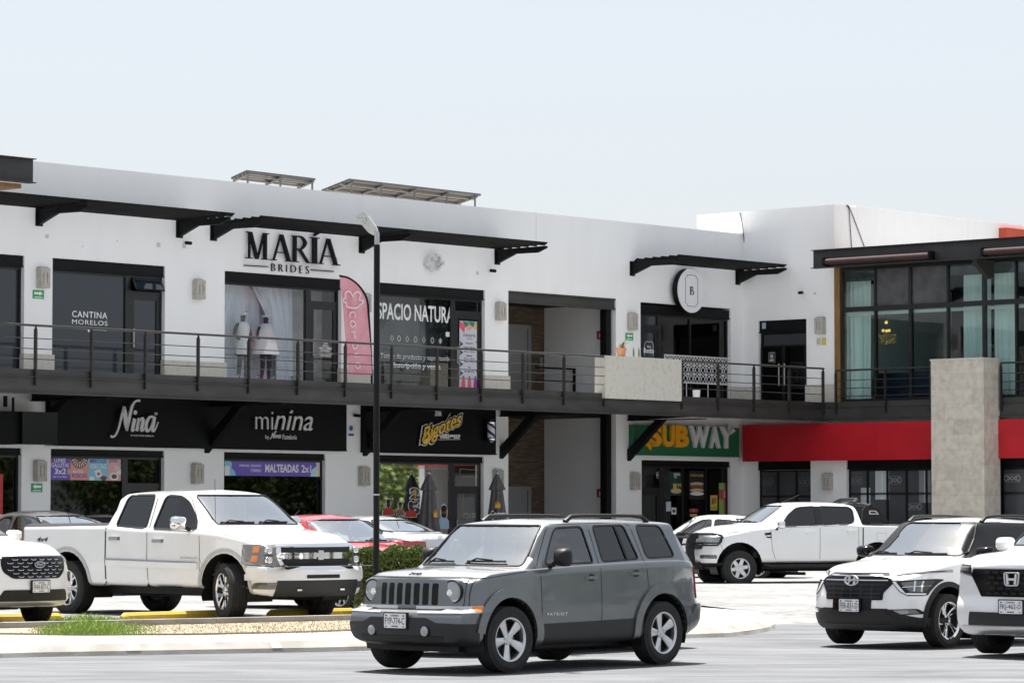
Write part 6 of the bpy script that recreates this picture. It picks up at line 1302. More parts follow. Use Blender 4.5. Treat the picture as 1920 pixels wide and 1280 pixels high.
a, zc_ = F(921, 807, .38); bp = thing('barber_pole', 'blue and white striped barber pole at the end of the barber sign', 'barber pole', T(a, .38, zc_-.3)); M_ = lambda x, y, z: T(a+x, .38+y, zc_+z)
b = MB(); b.lathe([(.105, -.2), (.105, .2)], 18, M_); b.build('cylinder', WHITE, bp, True)
for k in range(2):
    b = MB(); n = 22
    for j in range(n):
        A = [k*pi+2*pi*(j+e)/n*.9 for e in (0, 1)]; Z = [-.2+.4*(j+e)/n for e in (0, 1)]; 
        for q_ in range(6):
            w0, w1 = .2*q_, .2*q_+.2; b.poly([M_(.108*cos(A[0]+w0), .108*sin(A[0]+w0), Z[0]), M_(.108*cos(A[0]+w1), .108*sin(A[0]+w1), Z[0]), M_(.108*cos(A[1]+w1), .108*sin(A[1]+w1), Z[1]), M_(.108*cos(A[1]+w0), .108*sin(A[1]+w0), Z[1])])
    b.build('stripe', mat('stripe_blue', (.02, .05, .22), .4), bp)
for s in (1, -1): b = MB(); b.lathe([(.12, .19*s), (.13, .22*s), (.12, .26*s), (.08, .30*s), (0, .33*s)], 18, M_); b.build('end_cap', CHROME, bp, True)
b = MB(); b.box(T, a-.05, a+.05, SD, .30, zc_-.25, zc_+.25); b.build('mount', BLACK, bp)
# small blue notice, hanging screen
a, z = F(658, 806, .01); b = MB(); b.box(T, a-.13, a+.13, .002, .012, z-.17, z+.15); o = tag(b.build('notice', WHITE), 'small white notice with a blue disc between the black signs', 'notice'); b = MB(); b.lathe([(.07, .013), (.07, .016), (0, .016)], 16, lambda x, y, zz: T(a+x, zz, z+.05+y)); b.box(T, a-.10, a+.10, .012, .015, z-.15, z-.09); b.build('disc', mat('notice_blue', (.02, .10, .35), .5), o)
a0, a1 = F(6, 800, .9)[0], F(40, 800, .9)[0]; z0, z1 = F(40, 831, .9)[1], F(40, 771, .9)[1]; sc = thing('hanging_screen', 'black hanging screen box under the walkway at the left', 'screen', T(-12, .9, z0)); b = MB(); b.box(T, F(42, 800, .95)[0], F(108, 800, .95)[0], .75, .95, z0-.02, z1); b.build('screen_panel', mat('dark_screen', (.004, .005, .008), .15, spec=.3), sc); b = MB(); b.box(T, a0-.15, F(40, 800, .9)[0], .3, .85, z0-.02, z1); b.build('casing', SIGNB, sc); b = MB(); b.tube([T(a1, .6, z1), T(a1, .6, ZW0)], .03); b.build('hanger', BLACK, sc)
a, z = F(10, 742, .5); b = MB(); b.tube([T(a, .5, z), T(a, .5, z-.25)], .05, 10); tag(b.build('spot_lamp', BLACK), 'small black spot lamp under the walkway at the left edge', 'lamp')
# sandwich shop sign
a0, a1 = F(1189, 820, SD)[0], F(1386, 820, SD)[0]; b = MB(); b.box(T, a0, a1, .005, SD, 3.26, 4.10); b.box(T, a0-.01, a1+.01, .005, SD+.02, 3.25, 3.28); gs = tag(b.build('sign_board', mat('deep_green_sign', (.005, .14, .065), .4)), 'green sign board with yellow and white block letters over the sandwich shop', 'sign')
yl = mat('letter_amber', (.80, .36, .01), .45); wl = mat('letter_grey_white', (.66, .66, .66), .45); z0 = F(1300, 839, SD)[1]; z1 = F(1300, 798, SD)[1]
xa = [F(x, 820, SD)[0] for x in (1213, 1237, 1262, 1288, 1327, 1345, 1362)]
b = MB(); text(b, T, 'S', xa[0], xa[1]-.02, z0, z1, SD+.02, SD+.10, .05); text(b, T, 'U', xa[1]+.03, xa[2]-.04, z0, z1, SD+.02, SD+.10, .05); text(b, T, 'B', xa[2], xa[3]-.02, z0, z1, SD+.02, SD+.10, .05)
b.prism(T, [(xa[0]-.16, z0+.06), (xa[0]+.10, z0+.22), (xa[0]+.08, z0-.10)], SD+.02, SD+.1); b.box(T, xa[0], xa[0]+.3, SD+.02, SD+.1, z0, z0+.12); b.build('lettering', yl, gs)
b = MB(); text(b, T, 'W', xa[3]+.02, xa[4]-.03, z0, z1, SD+.02, SD+.10, .05); text(b, T, 'A', xa[4]-.01, xa[5]+.04, z0, z1, SD+.02, SD+.10, .045); text(b, T, 'Y', xa[5]+.05, xa[6]+.18, z0, z1, SD+.02, SD+.10, .05)
b.prism(T, [(xa[6]+.05, z1+.07), (xa[6]+.32, z1-.12), (xa[6]+.10, z1-.22)], SD+.02, SD+.1); b.prism(T, [(xa[6]-.1, z1-.14), (xa[6]+.08, z1-.02), (xa[6]+.13, z1-.14), (xa[6]-.02, z1-.26)], SD+.02, SD+.1); b.build('lettering', wl, gs)
# ------------------------------------------------------------------ raised bridal lettering
br = thing('shop_lettering', 'large black serif lettering of the bridal shop on the white wall', 'sign', T(F(540, 470)[0], 0, 8))
def serif(ch, x0, w_, z0, h):
    b = MB(); d0, d1 = .05, .12; th, tn = w_*.132, w_*.042
    def par(p, q_, ww): b.prism(T, [(x0+p[0]*w_-ww/2, z0+p[1]*h), (x0+p[0]*w_+ww/2, z0+p[1]*h), (x0+q_[0]*w_+ww/2, z0+q_[1]*h), (x0+q_[0]*w_-ww/2, z0+q_[1]*h)], d0, d1)
    def ser(x, y, ww=.3): b.box(T, x0+x*w_-ww*w_/2, x0+x*w_+ww*w_/2, d0+.001, d1-.001, z0+y*h-(.0 if y < .5 else .035*h), z0+y*h+(.035*h if y < .5 else 0))
    if ch == 'M': par((.16, 0), (.16, 1), tn); par((.20, 1), (.50, 0), th*.85); par((.52, 0), (.80, 1), tn); par((.85, 0), (.85, 1), th*.8); ser(.14, 0, .26); ser(.13, 1, .2); ser(.85, 0, .28); ser(.89, 1, .2)
    if ch == 'A': par((.13, 0), (.46, 1), tn); par((.48, 1), (.84, 0), th); b.box(T, x0+.24*w_, x0+.7*w_, d0, d1, z0+.30*h, z0+.335*h); ser(.12, 0, .26); ser(.86, 0, .32)
    if ch in 'RÍ':
        sx = .22 if ch == 'R' else .5; ww = th if ch == 'R' else w_*.42; par((sx, 0), (sx, 1), ww); ser(sx, 0, .36 if ch == 'R' else .95); ser(sx, 1, .3 if ch == 'R' else .95)
    if ch == 'R':
        stroke(b, T, [(x0+(.25+.0)*w_, z0+.98*h), (x0+.55*w_, z0+.965*h), (x0+.74*w_, z0+.75*h), (x0+.55*w_, z0+.52*h), (x0+.25*w_, z0+.50*h)], [tn, tn*1.3, th, tn*1.3, tn], d0, d1, 8); par((.45, .51), (.88, .02), th*.9); ser(.93, 0, .18)
    if ch == 'Í': stroke(b, T, [(x0+.45*w_, z0+1.07*h), (x0+.95*w_, z0+1.27*h)], [w_*.1, w_*.42], d0, d1, 1)
    b.build('letter', BLACK, br)
zz0, zz1 = 7.97, 8.535
zz0 = F(465, 485)[1]; zz1 = F(465, 435)[1]; L_ = [('M', 456, 499), ('A', 503, 544), ('R', 540, 577), ('Í', 577, 594), ('A', 591, 632)]
for ch, xa_, xb_ in L_:
    A0, A1 = F(xa_, 465)[0], F(xb_, 465)[0]; serif(ch, A0, A1-A0, zz0, zz1-zz0)
b = MB(); ptext(b, 'BRIDES', 508, 508, 578, 499.5, .02, .04, -.028, 0, 1.5); b.build('small_lettering', BLACK, br)
b = MB(); px_strokes(b, .02, .05, [(457, 497.5), (502, 500)], .022, 1); px_strokes(b, .02, .05, [(582, 506), (625, 509)], .022, 1); b.build('rule_line', BLACK, br)
# flower emblem
fe = thing('flower_emblem', 'white raised flower emblem on the wall above the cosmetics shop', 'emblem', T(F(812, 493)[0], 0, 7.9)); b = MB(); E_ = lambda l: [(480+x/4, 280+y/4) for x, y in l]
for pts in ([(1300, 880), (1275, 850), (1285, 805), (1310, 800), (1325, 840)], [(1325, 840), (1338, 800), (1360, 798), (1368, 830), (1352, 862)], [(1352, 862), (1385, 842), (1388, 858), (1360, 885)], [(1290, 880), (1268, 862), (1272, 848)], [(1285, 885), (1300, 905), (1325, 912), (1350, 903), (1364, 885)]): px_strokes(b, .05, .16, E_(pts), .052, 6)
b.build('outline', mat('emblem_white', (.70, .70, .70), .5), fe)
# round sign
a, z = F(1297, 545, .32); rs = thing('round_sign', 'round white sign with a black letter B and a thick black rim over the salon', 'sign', T(a, .3, z-.5)); M_ = lambda x, y, zz: T(a+x, zz, z+y); Rr = .65
b = MB(); b.lathe([(0, .12), (Rr, .12), (Rr, .30), (0, .30)], 48, M_); b.build('rim', BLACK, rs, True, 40); b = MB(); b.lathe([(Rr-.012, .30), (Rr-.012, .315), (0, .315)], 48, M_); b.build('face', WHITE, rs)
b = MB(); w_, h_, k_ = .285, .45, .085; fr = [(w_-k_, h_), (w_-k_*.9, h_-k_*.6), (w_-k_*.4, h_-k_*.9), (w_, h_-k_)]; full = fr+[(x, -y) for x, y in fr[::-1]]; full = full+[(-x, y) for x, y in full[::-1]]; full.append(full[0])
stroke(b, lambda p, o, zz: T(a+p, o, z+zz), full, .012, .315, .32, 1); b.build('border', BLACK, rs)
b = MB(); M3 = lambda p, o, zz: T(a+p, o, z+zz); b.box(M3, -.075, -.04, .315, .322, -.12, .12); b.box(M3, -.02, -.008, .315, .322, -.12, .12); stroke(b, M3, [(-.04, .115), (.045, .10), (.055, .05), (-.0, .01)], [.012, .03, .03, .01], .315, .322, 6); stroke(b, M3, [(-.0, .01), (.075, -.02), (.085, -.085), (-.0, -.118)], [.01, .035, .035, .012], .315, .322, 6); b.build('letter', BLACK, rs)
b = MB(); b.tube([T(a, .03, z+.45), T(a, .3, z+.5)], .03); b.build('mount', BLACK, rs)
# ------------------------------------------------------------------ lettering and posters on the glass
GD = -.150
def decal(name, lab, cat, items, m=WHITE, d=GD, M=T, fn=F, th=.004, group=None):
    b = MB()
    for it in items:
        if it[0] == 't': ptext(b, it[1], it[2], it[3], it[4], it[5], d, th, *(it[6:]), M=M, fn=fn)
        elif it[0] == 's': stroke(b, M, [fn(x, y, d) for x, y in it[1]], it[2], d, d+th, it[3] if len(it) > 3 else 5)
        elif it[0] == 'b': A0, A1, Z0, Z1 = frect(*it[1:5], d, fn); b.box(M, A0, A1, d, d+th, Z0, Z1)
    return tag(b.build(name, m), lab, cat, group)
decal('window_lettering', 'white two line cantina lettering on the dark window', 'lettering', [('t', 'CANTINA', 135, 594, 201, 586, .01, 0, 1.15), ('t', 'MORELOS', 135, 607, 201.5, 602, 0, 0, 1.1), ('s', [(135.5, 615.5), (200, 619.5)], .012, 1), ('s', [(165, 616), (167, 622)], .05, 1)])
decal('window_lettering', 'large white lettering across the top of the cosmetics shop window', 'lettering', [('t', 'ESPACIO NATURA', 699, 597, 850, 576, .018)])
decal('window_lettering', 'white product training lettering low on the cosmetics shop window', 'lettering', [('t', 'Testeo de producto y capacitación', 713, 672.5, 846, 668.5, .0), ('t', 'Inscripción y venta', 738, 691, 826, 683, .03)])
ic = []
for k, x in enumerate((735, 748, 763.5, 779, 794.5, 810.5, 825.5)):
    y = 634+k*.9
    ic += [('s', [(x-3, y), (x, y-6), (x+3, y), (x, y+5), (x-3, y)], .012, 4 if k % 2 else 1), ('b', x-4, y+11, x+4, y+12.2)]
    if k == 6: ic.append(('s', [(x, y-3), (x, y+3)], .03, 1))
decal('window_icons', 'row of seven small white icons on the cosmetics shop window', 'icons', ic)
decal('door_lettering', 'small white lines of lettering on the bridal shop door', 'lettering', [('t', w_, 610-hw, y+2.2, 610+hw, y-.6, .02) for w_, hw, y in (('LUNES', 4, 643), ('VIERNES', 6, 647.5), ('SABADO Y DOMINGO', 12, 652), ('HORARIO', 9, 656.5), ('CITAS Y PRUEBAS', 13, 661.5), ('VISITANOS', 10, 666))], d=-.14)
b_ = decal('door_lettering', 'white lettering and a thin arched outline on the salon door', 'lettering', [('t', 'Bonito', 1207, 661.5, 1226, 652.5, .02), ('t', 'Salon', 1213, 651, 1220, 647.8, .01), ('s', [(1208.5, 667), (1208.5, 645), (1211, 640), (1222, 640.5), (1224.5, 645), (1224.5, 668)], .012, 1)])
decal('door_notice', 'small white outlined notice on the black double door', 'notice', [('s', [(1441.5, 661), (1441.5, 678), (1453, 680), (1453, 660), (1441.5, 661)], .012, 1), ('b', 1443.5, 660.5, 1451, 662), ('b', 1444, 664, 1450, 671), ('b', 1443, 673, 1451, 677)], mat('dim_white_print', (.35, .36, .37), .6), -.03, RW, R)
decal('door_notice', 'tiny blue and white sticker high on the black double door', 'sticker', [('b', 1429, 605, 1436, 616)], mat('pale_blue_print', (.35, .45, .60), .5), -.03, RW, R)
def poster(name, lab, cat, x0, y0, x1, y1, m, d=GD, M=T, fn=F, group=None):
    """flat panel between pixel rows; y0/y1 given at the left edge"""
    A0, Z1 = fn(x0, y0, d); _, Z0 = fn(x0, y1, d); A1 = fn(x1, y1, d)[0]; b = MB(); b.box(M, A0, A1, d-.004, d, Z0, Z1); o = tag(b.build(name, m), lab, cat, group); return o, A0, A1, Z0, Z1
def onp(o, name, m, A0, A1, Z0, Z1, u0, u1, v0, v1, d=GD, M=T, shape=None, txt=None, k=1, bold=.015):
    b = MB(); a0 = A0+(A1-A0)*u0; a1 = A0+(A1-A0)*u1; z0 = Z0+(Z1-Z0)*v0; z1 = Z0+(Z1-Z0)*v1; e = .0025*k
    if txt: text(b, M, txt, a0, a1, z0, z1, d, d+e, bold)
    elif shape == 'o': b.prism(M, [((a0+a1)/2+(a1-a0)/2*cos(2*pi*j/20), (z0+z1)/2+(z1-z0)/2*sin(2*pi*j/20)) for j in range(20)], d, d+e)
    elif shape: b.prism(M, [(a0+(a1-a0)*p, z0+(z1-z0)*q_) for p, q_ in shape], d, d+e)
    else: b.box(M, a0, a1, d, d+e, z0, z1)
    return b.build(name, m, o)
cP, cPk, cB, cLp = mat('print_violet', (.16, .10, .48), .6), mat('print_salmon', (.72, .33, .28), .6), mat('print_sky', (.25, .55, .72), .6), mat('print_pink', (.74, .42, .42), .6); cW = mat('print_white', (.78, .78, .78), .6); cBr = mat('print_brown', (.16, .07, .04), .6); cT = mat('print_tan', (.60, .42, .25), .6); cDP = mat('print_deep_violet', (.10, .05, .30), .6); cRed = mat('print_red', (.55, .04, .05), .6)
o, A0, A1, Z0, Z1 = poster('poster', 'violet cookie offer poster, leftmost of the cake posters', 'poster', 95, 854.5, 132, 899, cP, group='bakery offer posters'); R_ = (A0, A1, Z0, Z1)
onp(o, 'lettering', cW, *R_, .18, .75, .74, .92, txt='LUNES'); onp(o, 'lettering', cW, *R_, .04, .92, .53, .71, txt='GALLETAS'); onp(o, 'lettering', cW, *R_, .20, .78, .24, .49, txt='3x2', bold=.03); onp(o, 'lettering', cW, *R_, .14, .82, .08, .17, txt='My Own Bake'); onp(o, 'biscuit', cT, *R_, .84, 1.0, .22, .5, shape='o'); onp(o, 'corner', cRed, *R_, 0, .12, .8, 1)
o, A0, A1, Z0, Z1 = poster('poster', 'salmon ring cake poster with a striped cake, second of the cake posters', 'poster', 132, 855, 166, 899.4, cPk, group='bakery offer posters'); R_ = (A0, A1, Z0, Z1)
c_ = onp(o, 'cake', cBr, *R_, .0, .98, .50, 1.0, shape=[(.5+.5*cos(pi+pi*j/16), 1+1.0*sin(pi+pi*j/16)) for j in range(17)])
for j in range(11): an = pi+pi*(j+.5)/11; onp(o, 'cake_stripe', cW, *R_, 0, .98, .5, 1, shape=[(.5+.2*cos(an-.03), 1+.42*sin(an-.03)), (.5+.46*cos(an-.06), 1+.92*sin(an-.06)), (.5+.46*cos(an+.06), 1+.92*sin(an+.06)), (.5+.2*cos(an+.03), 1+.42*sin(an+.03))], k=1.5)
onp(o, 'lettering', cW, *R_, .14, .70, .29, .42, txt='MARTES'); onp(o, 'lettering', cP, *R_, .10, .90, .10, .28, txt='ROSCAS')
o, A0, A1, Z0, Z1 = poster('poster', 'sky blue offer poster with small white cards, third of the cake posters', 'poster', 166, 855.8, 202, 900, cB, group='bakery offer posters'); R_ = (A0, A1, Z0, Z1)
onp(o, 'lettering', cDP, *R_, .08, .92, .74, .93, txt='MIÉRCOLES'); onp(o, 'lettering', cW, *R_, .10, .92, .50, .70, txt='KIKI 3x2'); onp(o, 'card', cW, *R_, .30, .72, .10, .48, shape=[(.3, 0), (1, .2), (.7, 1), (0, .8)]); onp(o, 'berry', cRed, *R_, .44, .60, .22, .34, shape='o', k=1.5); onp(o, 'cake', cBr, *R_, .62, .94, 0, .20, shape='o', k=1.6); onp(o, 'card', cW, *R_, .06, .30, .0, .16)
o, A0, A1, Z0, Z1 = poster('poster', 'pink Thursday offer poster with plates, rightmost of the cake posters', 'poster', 202, 856.6, 237.5, 900.6, cLp, group='bakery offer posters'); R_ = (A0, A1, Z0, Z1)
onp(o, 'lettering', cDP, *R_, .08, .52, .74, .90, txt='JUEVES'); onp(o, 'lettering', cW, *R_, .36, .78, .46, .66, txt='3x2'); onp(o, 'plate', cW, *R_, .10, .56, .02, .34, shape='o'); onp(o, 'cake', cBr, *R_, .2, .48, .08, .28, shape='o', k=1.6); onp(o, 'plate', cW, *R_, .46, .94, .26, .46, shape='o', k=1.2)
o, A0, A1, Z0, Z1 = poster('banner', 'violet milkshake banner across the top of the second cake shop window', 'banner', 421, 862, 608, 891, cP); R_ = (A0, A1, Z0, Z1)
onp(o, 'lettering', mat('print_pale_lilac', (.66, .66, .80), .6), *R_, .14, .36, .56, .78, txt='VIERNES, SÁBADO'); onp(o, 'lettering', mat('print_pale_lilac', (.66, .66, .80), .6), *R_, .25, .36, .25, .46, txt='Y DOMINGO'); onp(o, 'lettering', cW, *R_, .40, .735, .24, .78, txt='MALTEADAS', bold=.03); onp(o, 'lettering', cW, *R_, .765, .865, .26, .76, txt='2x1', bold=.02)
onp(o, 'splash', cB, *R_, 0, .12, 0, 1, shape=[(0, 0), (.95, 0), (.8, .3), (.55, .5), (.6, .8), (.4, 1), (0, 1)]); onp(o, 'splash', mat('print_ice_blue', (.45, .70, .76), .6), *R_, .84, 1, 0, 1, shape=[(.1, 0), (1, 0), (1, 1), (.45, 1), (.5, .7), (.2, .45)]); onp(o, 'glass_print', mat('print_cream', (.74, .66, .58), .6), *R_, .92, 1, .0, .95, k=1.4); onp(o, 'glass_print', cW, *R_, 0, .05, .0, .62, k=1.4)
# cosmetics door poster
o, A0, A1, Z0, Z1 = poster('poster', 'tall white cosmetics poster with coloured bottles filling the upper shop door', 'poster', 861.5, 601, 898, 731, mat('poster_grey_white', (.58, .58, .63), .6), -.135); R_ = (A0, A1, Z0, Z1); dd = dict(d=-.135)
cg = mat('print_leaf_green', (.03, .20, .12), .6); ck = mat('print_near_black', (.03, .035, .045), .6); cye = mat('print_mustard', (.62, .45, .12), .6); cmg = mat('print_magenta', (.40, .03, .35), .6); cco = mat('print_coral', (.70, .10, .13), .6)
for sh, m, u in (([(0, 1), (.3, .9), (.24, .7), (.0, .84)], cco, 1), ([(.15, 1), (.45, .98), (.5, .8), (.3, .86)], cg, 1.2), ([(.45, 1), (.8, .99), (.7, .84), (.52, .9)], cg, 1), ([(.8, .99), (1, 1), (1, .82), (.76, .80)], cye, 1.2), ([(.3, .84), (.5, .93), (.7, .86), (.5, .76)], cPk, 1.5)): onp(o, 'leaf_print', m, *R_, 0, 1, .5, 1, shape=[(p, .65+(q_-.7)*1.15) for p, q_ in sh], k=u, **dd)
onp(o, 'lettering', ck, *R_, .20, .80, .775, .82, txt='natura', bold=.0, **dd); onp(o, 'lettering', ck, *R_, .36, .64, .735, .76, txt='TACA', bold=-.01, **dd)
for y, w_, s_ in ((.67, .36, 'Horario'), (.61, .56, 'Lunes a Viernes'), (.545, .56, '9:00 am - 7:00 pm'), (.49, .3, 'Sabado'), (.445, .56, '9:00 am - 2:00 pm'), (.40, .56, '4:00 pm - 7:00 pm'), (.32, .14, 'Tel.'), (.26, .5, '871 000 7759')): onp(o, 'lettering', ck, *R_, .5-w_/2, .5+w_/2, y, y+.025, txt=s_, bold=.02, **dd)
for u0, u1, m in ((.08, .32, cco), (.40, .62, mat('print_rose', (.66, .12, .16), .6)), (.70, .92, cmg)): onp(o, 'bottle_print', m, *R_, u0, u1, 0, .19, shape=[(0, 0), (1, 0), (.85, .8), (.6, .95), (.6, 1), (.4, 1), (.4, .95), (.15, .8)], **dd); onp(o, 'bottle_cap', ck, *R_, u0+.06, u1-.06, .19, .205, **dd)
for z0 in (.2, .33, .5, .62): onp(o, 'leaf_print', ck, *R_, .0, .22, z0, z0+.09, shape=[(0, 0), (.9, .5), (0, 1), (.2, .5)], **dd); onp(o, 'leaf_print', mat('print_slate', (.10, .14, .18), .6), *R_, .8, 1, z0+.05, z0+.13, shape=[(1, 0), (.1, .4), (1, 1)], **dd)
poster('notice', 'small white open notice on the cosmetics shop window', 'notice', 836, 622, 849, 631, cW)
# sandwich shop posters
A_ = [('poster', 'dark green poster with yellow sandwich and price, left in the sandwich shop window', 1255, 884, 1279, 928, mat('print_dark_green', (.008, .05, .03), .5)), ('poster', 'dark poster with a long sandwich, middle of the sandwich shop window', 1292, 882, 1321, 936, mat('print_blackish', (.015, .016, .016), .5)), ('poster', 'yellow poster with figures, right in the sandwich shop window', 1332, 928, 1345, 956, mat('print_yellow', (.62, .50, .08), .5)), ('poster', 'red and green poster strip at the right edge of the sandwich shop window', 1348, 905, 1364, 966, mat('print_red_strip', (.45, .09, .08), .5))]
for i, (nm, l, x0, y0, x1, y1, m) in enumerate(A_):
    o, A0, A1, Z0, Z1 = poster(nm, l, 'poster', x0, y0, x1, y1, m, group='sandwich shop posters'); R_ = (A0, A1, Z0, Z1)
    if i == 0: onp(o, 'lettering', cW, *R_, .35, .85, .84, .95, txt='PARA'); onp(o, 'lettering', cW, *R_, .35, .55, .72, .82, txt='TI'); onp(o, 'lettering', mat('print_lime', (.45, .60, .05), .5), *R_, .6, .95, .34, .50, txt='99'); onp(o, 'sandwich_print', cT, *R_, .1, .95, .08, .30, shape='o'); onp(o, 'cup_print', cye, *R_, .3, .55, .28, .50)
    if i == 1: onp(o, 'lettering', cye, *R_, .1, .9, .80, .88, txt='NUEVO SUB'); [onp(o, 'sandwich_print', m2, *R_, .06, .95, v, v+.13, shape='o', k=1+.2*j) for j, (v, m2) in enumerate(((.48, cT), (.38, cBr), (.26, cT), (.14, cW)))]
    if i == 2: onp(o, 'figure_print', cBr, *R_, .2, .45, .4, .8); onp(o, 'figure_print', cRed, *R_, .55, .8, .45, .85); onp(o, 'lettering', cBr, *R_, .1, .9, .08, .2, txt='SUBS')
    if i == 3: onp(o, 'green_part', mat('print_lime_green', (.25, .48, .10), .5), *R_, 0, .55, .0, .5); onp(o, 'green_part', mat('print_lime_green', (.25, .48, .10), .5), *R_, 0, .6, .8, 1); onp(o, 'lettering', cW, *R_, .6, .95, .55, .75, txt='15')
decal('door_notice', 'white number ten decal on the sandwich shop door', 'notice', [('t', '10', 1231, 893.5, 1238, 886, .02), ('b', 1232, 884, 1237, 885), ('b', 1231, 895, 1238, 896)])
for x0, y0, x1, y1, l, m in ((1249, 940, 1258, 958, 'pale blue sheet on the sandwich shop door', mat('sheet_blue', (.50, .60, .64), .6)), (1259, 951, 1268, 964, 'white no smoking sheet on the sandwich shop door', cW), (1293, 953, 1309, 960, 'small red and green open sign on the sandwich shop window', cRed), (1294, 963, 1307, 968, 'small yellow arrow sign on the sandwich shop window', cye)):
    o, A0, A1, Z0, Z1 = poster('notice', l, 'notice', x0, y0, x1, y1, m)
    if y0 == 951: onp(o, 'ring', INK, A0, A1, Z0, Z1, .2, .8, .25, .75, shape='o')
    if y0 == 953: onp(o, 'green_part', GREEN, A0, A1, Z0, Z1, .38, .62, .1, .9)
poster('poster', 'red and green poster at the lower left edge behind the dark window', 'poster', -10, 888, 5, 972, cRed)
# store decals and papers on the right
FROST = mat('frosted_decal', (.16, .165, .175), .5)
for k, (x0, x1, y0, y1, br_) in enumerate(((1421, 1449, 896, 910, .12), (1493, 1518, 896, 911, .12), (1592, 1617, 894, 908, .14), (1666, 1690, 892, 907, .2), (1700, 1728, 943, 956, .2), (1883, 1913, 889, 903, .32))):
    m = mat('frosted_decal_%d' % int(br_*100), (br_, br_, br_*1.04), .5); d = -.15; A0, Z1 = R(x0, y0, d); A1, Z0 = R(x1, y1, d); b = MB(); b.box(RW, A0, A1, d, d+.003, Z0, Z0+.012); b.box(RW, A0, A1, d, d+.003, Z1-.012, Z1)
    w_ = (A1-A0)/4; h_ = (Z1-Z0)*.5; zc_ = (Z0+Z1)/2
    for j, chh in enumerate('OXXO'):
        cx = A0+w_*(j+.5)
        if chh == 'O': stroke(b, RW, circ(cx, zc_, w_*.48, 16, rz=h_*.62)+[(cx+w_*.48, zc_)], .03, d, d+.003, 1)
        else: stroke(b, RW, [(cx-w_*.45, zc_-h_*.55), (cx+w_*.45, zc_+h_*.55)], .03, d, d+.003, 1); stroke(b, RW, [(cx-w_*.45, zc_+h_*.55), (cx+w_*.45, zc_-h_*.55)], .03, d, d+.0035, 1)
    tag(b.build('window_decal', m), ('frosted store name decal on the %s' % ('first lower window beside the inner corner', 'second lower window pane left of the white pillar', 'pane right of the white pillar', 'pane beside the hanging white paper', 'low pane behind the white pickup', 'pane right of the stone column')[k]), 'decal', 'frosted store name decals')
for (x0, y0, x1, y1, l, v) in ((1641, 881, 1667, 936, 'white paper sheet in the middle of the store window', .55), (1614, 914, 1632, 946, 'smaller white paper sheet low in the store window', .48), (1723, 881, 1745, 942, 'grey paper sheet beside the stone column', .22)):
    o, A0, A1, Z0, Z1 = poster('paper_sheet', l, 'paper', x0, y0, x1, y1, mat('paper_%d' % int(v*100), (v*.9, v, v*1.03), .8), -.15, RW, R, 'paper sheets on the store window'); onp(o, 'fold', mat('paper_fold', (.66, .70, .72), .8), A0, A1, Z0, Z1, .47, .53, 0, 1, d=-.15, M=RW)
# ------------------------------------------------------------------ barber window stickers
def bust(px, py, h, lab, shirt, skin, hair, beard=False, wdt=1.0):
    d = GD; a, z = F(px, py, d); s = h; t = MB(); e = .003
    def ov(cx, cz, rx, rz, n=20): return [(a+cx*s+rx*s*cos(2*pi*k/n), z+cz*s+rz*s*sin(2*pi*k/n)) for k in range(n)]
    sh = [(-.52*wdt, 0), (-.46*wdt, .32), (-.2, .44), (.2, .44), (.46*wdt, .32), (.52*wdt, 0)]; S_ = lambda l, k=1: [(a+x*s*k, z+(y*s-(.0 if k == 1 else .02*s))) for x, y in l]
    t.prism(T, ov(0, .72, .235, .33), d, d+e); t.prism(T, S_(sh, 1.08), d, d+e*1.1); o = tag(t.build('window_sticker', cW), lab, 'sticker', 'football fan stickers on the barber window')
    for nm, poly, m, k in (('shirt', S_(sh), shirt, 2), ('face', ov(0, .70, .18, .26), skin, 2.2), ('hair', ov(0, .85, .185, .14), hair, 2.6)): b = MB(); b.prism(T, poly, d, d+e*k); b.build(nm, m, o)
    if beard: b = MB(); b.prism(T, ov(0, .56, .15, .11), d, d+e*2.7); b.build('beard', hair, o)
    b = MB(); [b.prism(T, ov(x, .73, .035, .018, 8), d, d+e*3) for x in (-.07, .07)]; b.prism(T, ov(0, .58, .06, .015, 8), d, d+e*3); b.build('features', cBr, o)
sk1, sk2, hr = mat('print_dark_skin', (.075, .035, .022), .6), mat('print_mid_skin', (.26, .12, .075), .6), mat('print_hair', (.015, .012, .011), .7); rsh = mat('print_red_shirt', (.50, .03, .025), .6)
bust(728, 965, .42, 'sticker of a bearded man in a red shirt, leftmost on the barber window', rsh, sk1, hr, True); bust(750, 966, .36, 'sticker of a short haired smiling man between two red shirts', sk2, sk2, hr, False, .7); bust(770, 969, .42, 'sticker of a man in a red shirt below the trophy sticker', rsh, sk1, hr)
bust(832, 990, .62, 'sticker of a bearded man in a white and blue striped shirt beside the closed umbrella', mat('print_pale_blue', (.45, .62, .78), .6), sk2, hr, True, .7)
d = GD; o, A0, A1, Z0, Z1 = poster('window_sticker', 'black two and six sticker with a golden trophy on the barber window', 'sticker', 769, 914, 787, 965, mat('transparent_backing', (.02, .02, .02), .5), GD); R_ = (A0, A1, Z0, Z1)
onp(o, 'digit', cW, *R_, -.08, 1.08, .58, 1.02, txt='2', bold=.10, k=1.3); onp(o, 'digit', ck, *R_, 0, 1, .60, 1.0, txt='2', bold=.06, k=1.7); onp(o, 'digit', cW, *R_, -.08, 1.08, .0, .56, txt='6', bold=.10, k=1.2); onp(o, 'digit', ck, *R_, 0, 1, .02, .54, txt='6', bold=.06, k=1.7); onp(o, 'trophy', mat('print_gold', (.55, .30, .06), .5), *R_, .3, .7, .45, .95, shape=[(.3, 0), (.7, 0), (.6, .45), (.95, .75), (.8, 1), (.2, 1), (.05, .75), (.4, .45)], k=2.2); onp(o, 'lettering', cW, *R_, .2, .85, .26, .36, txt='FIFA', k=2.4)
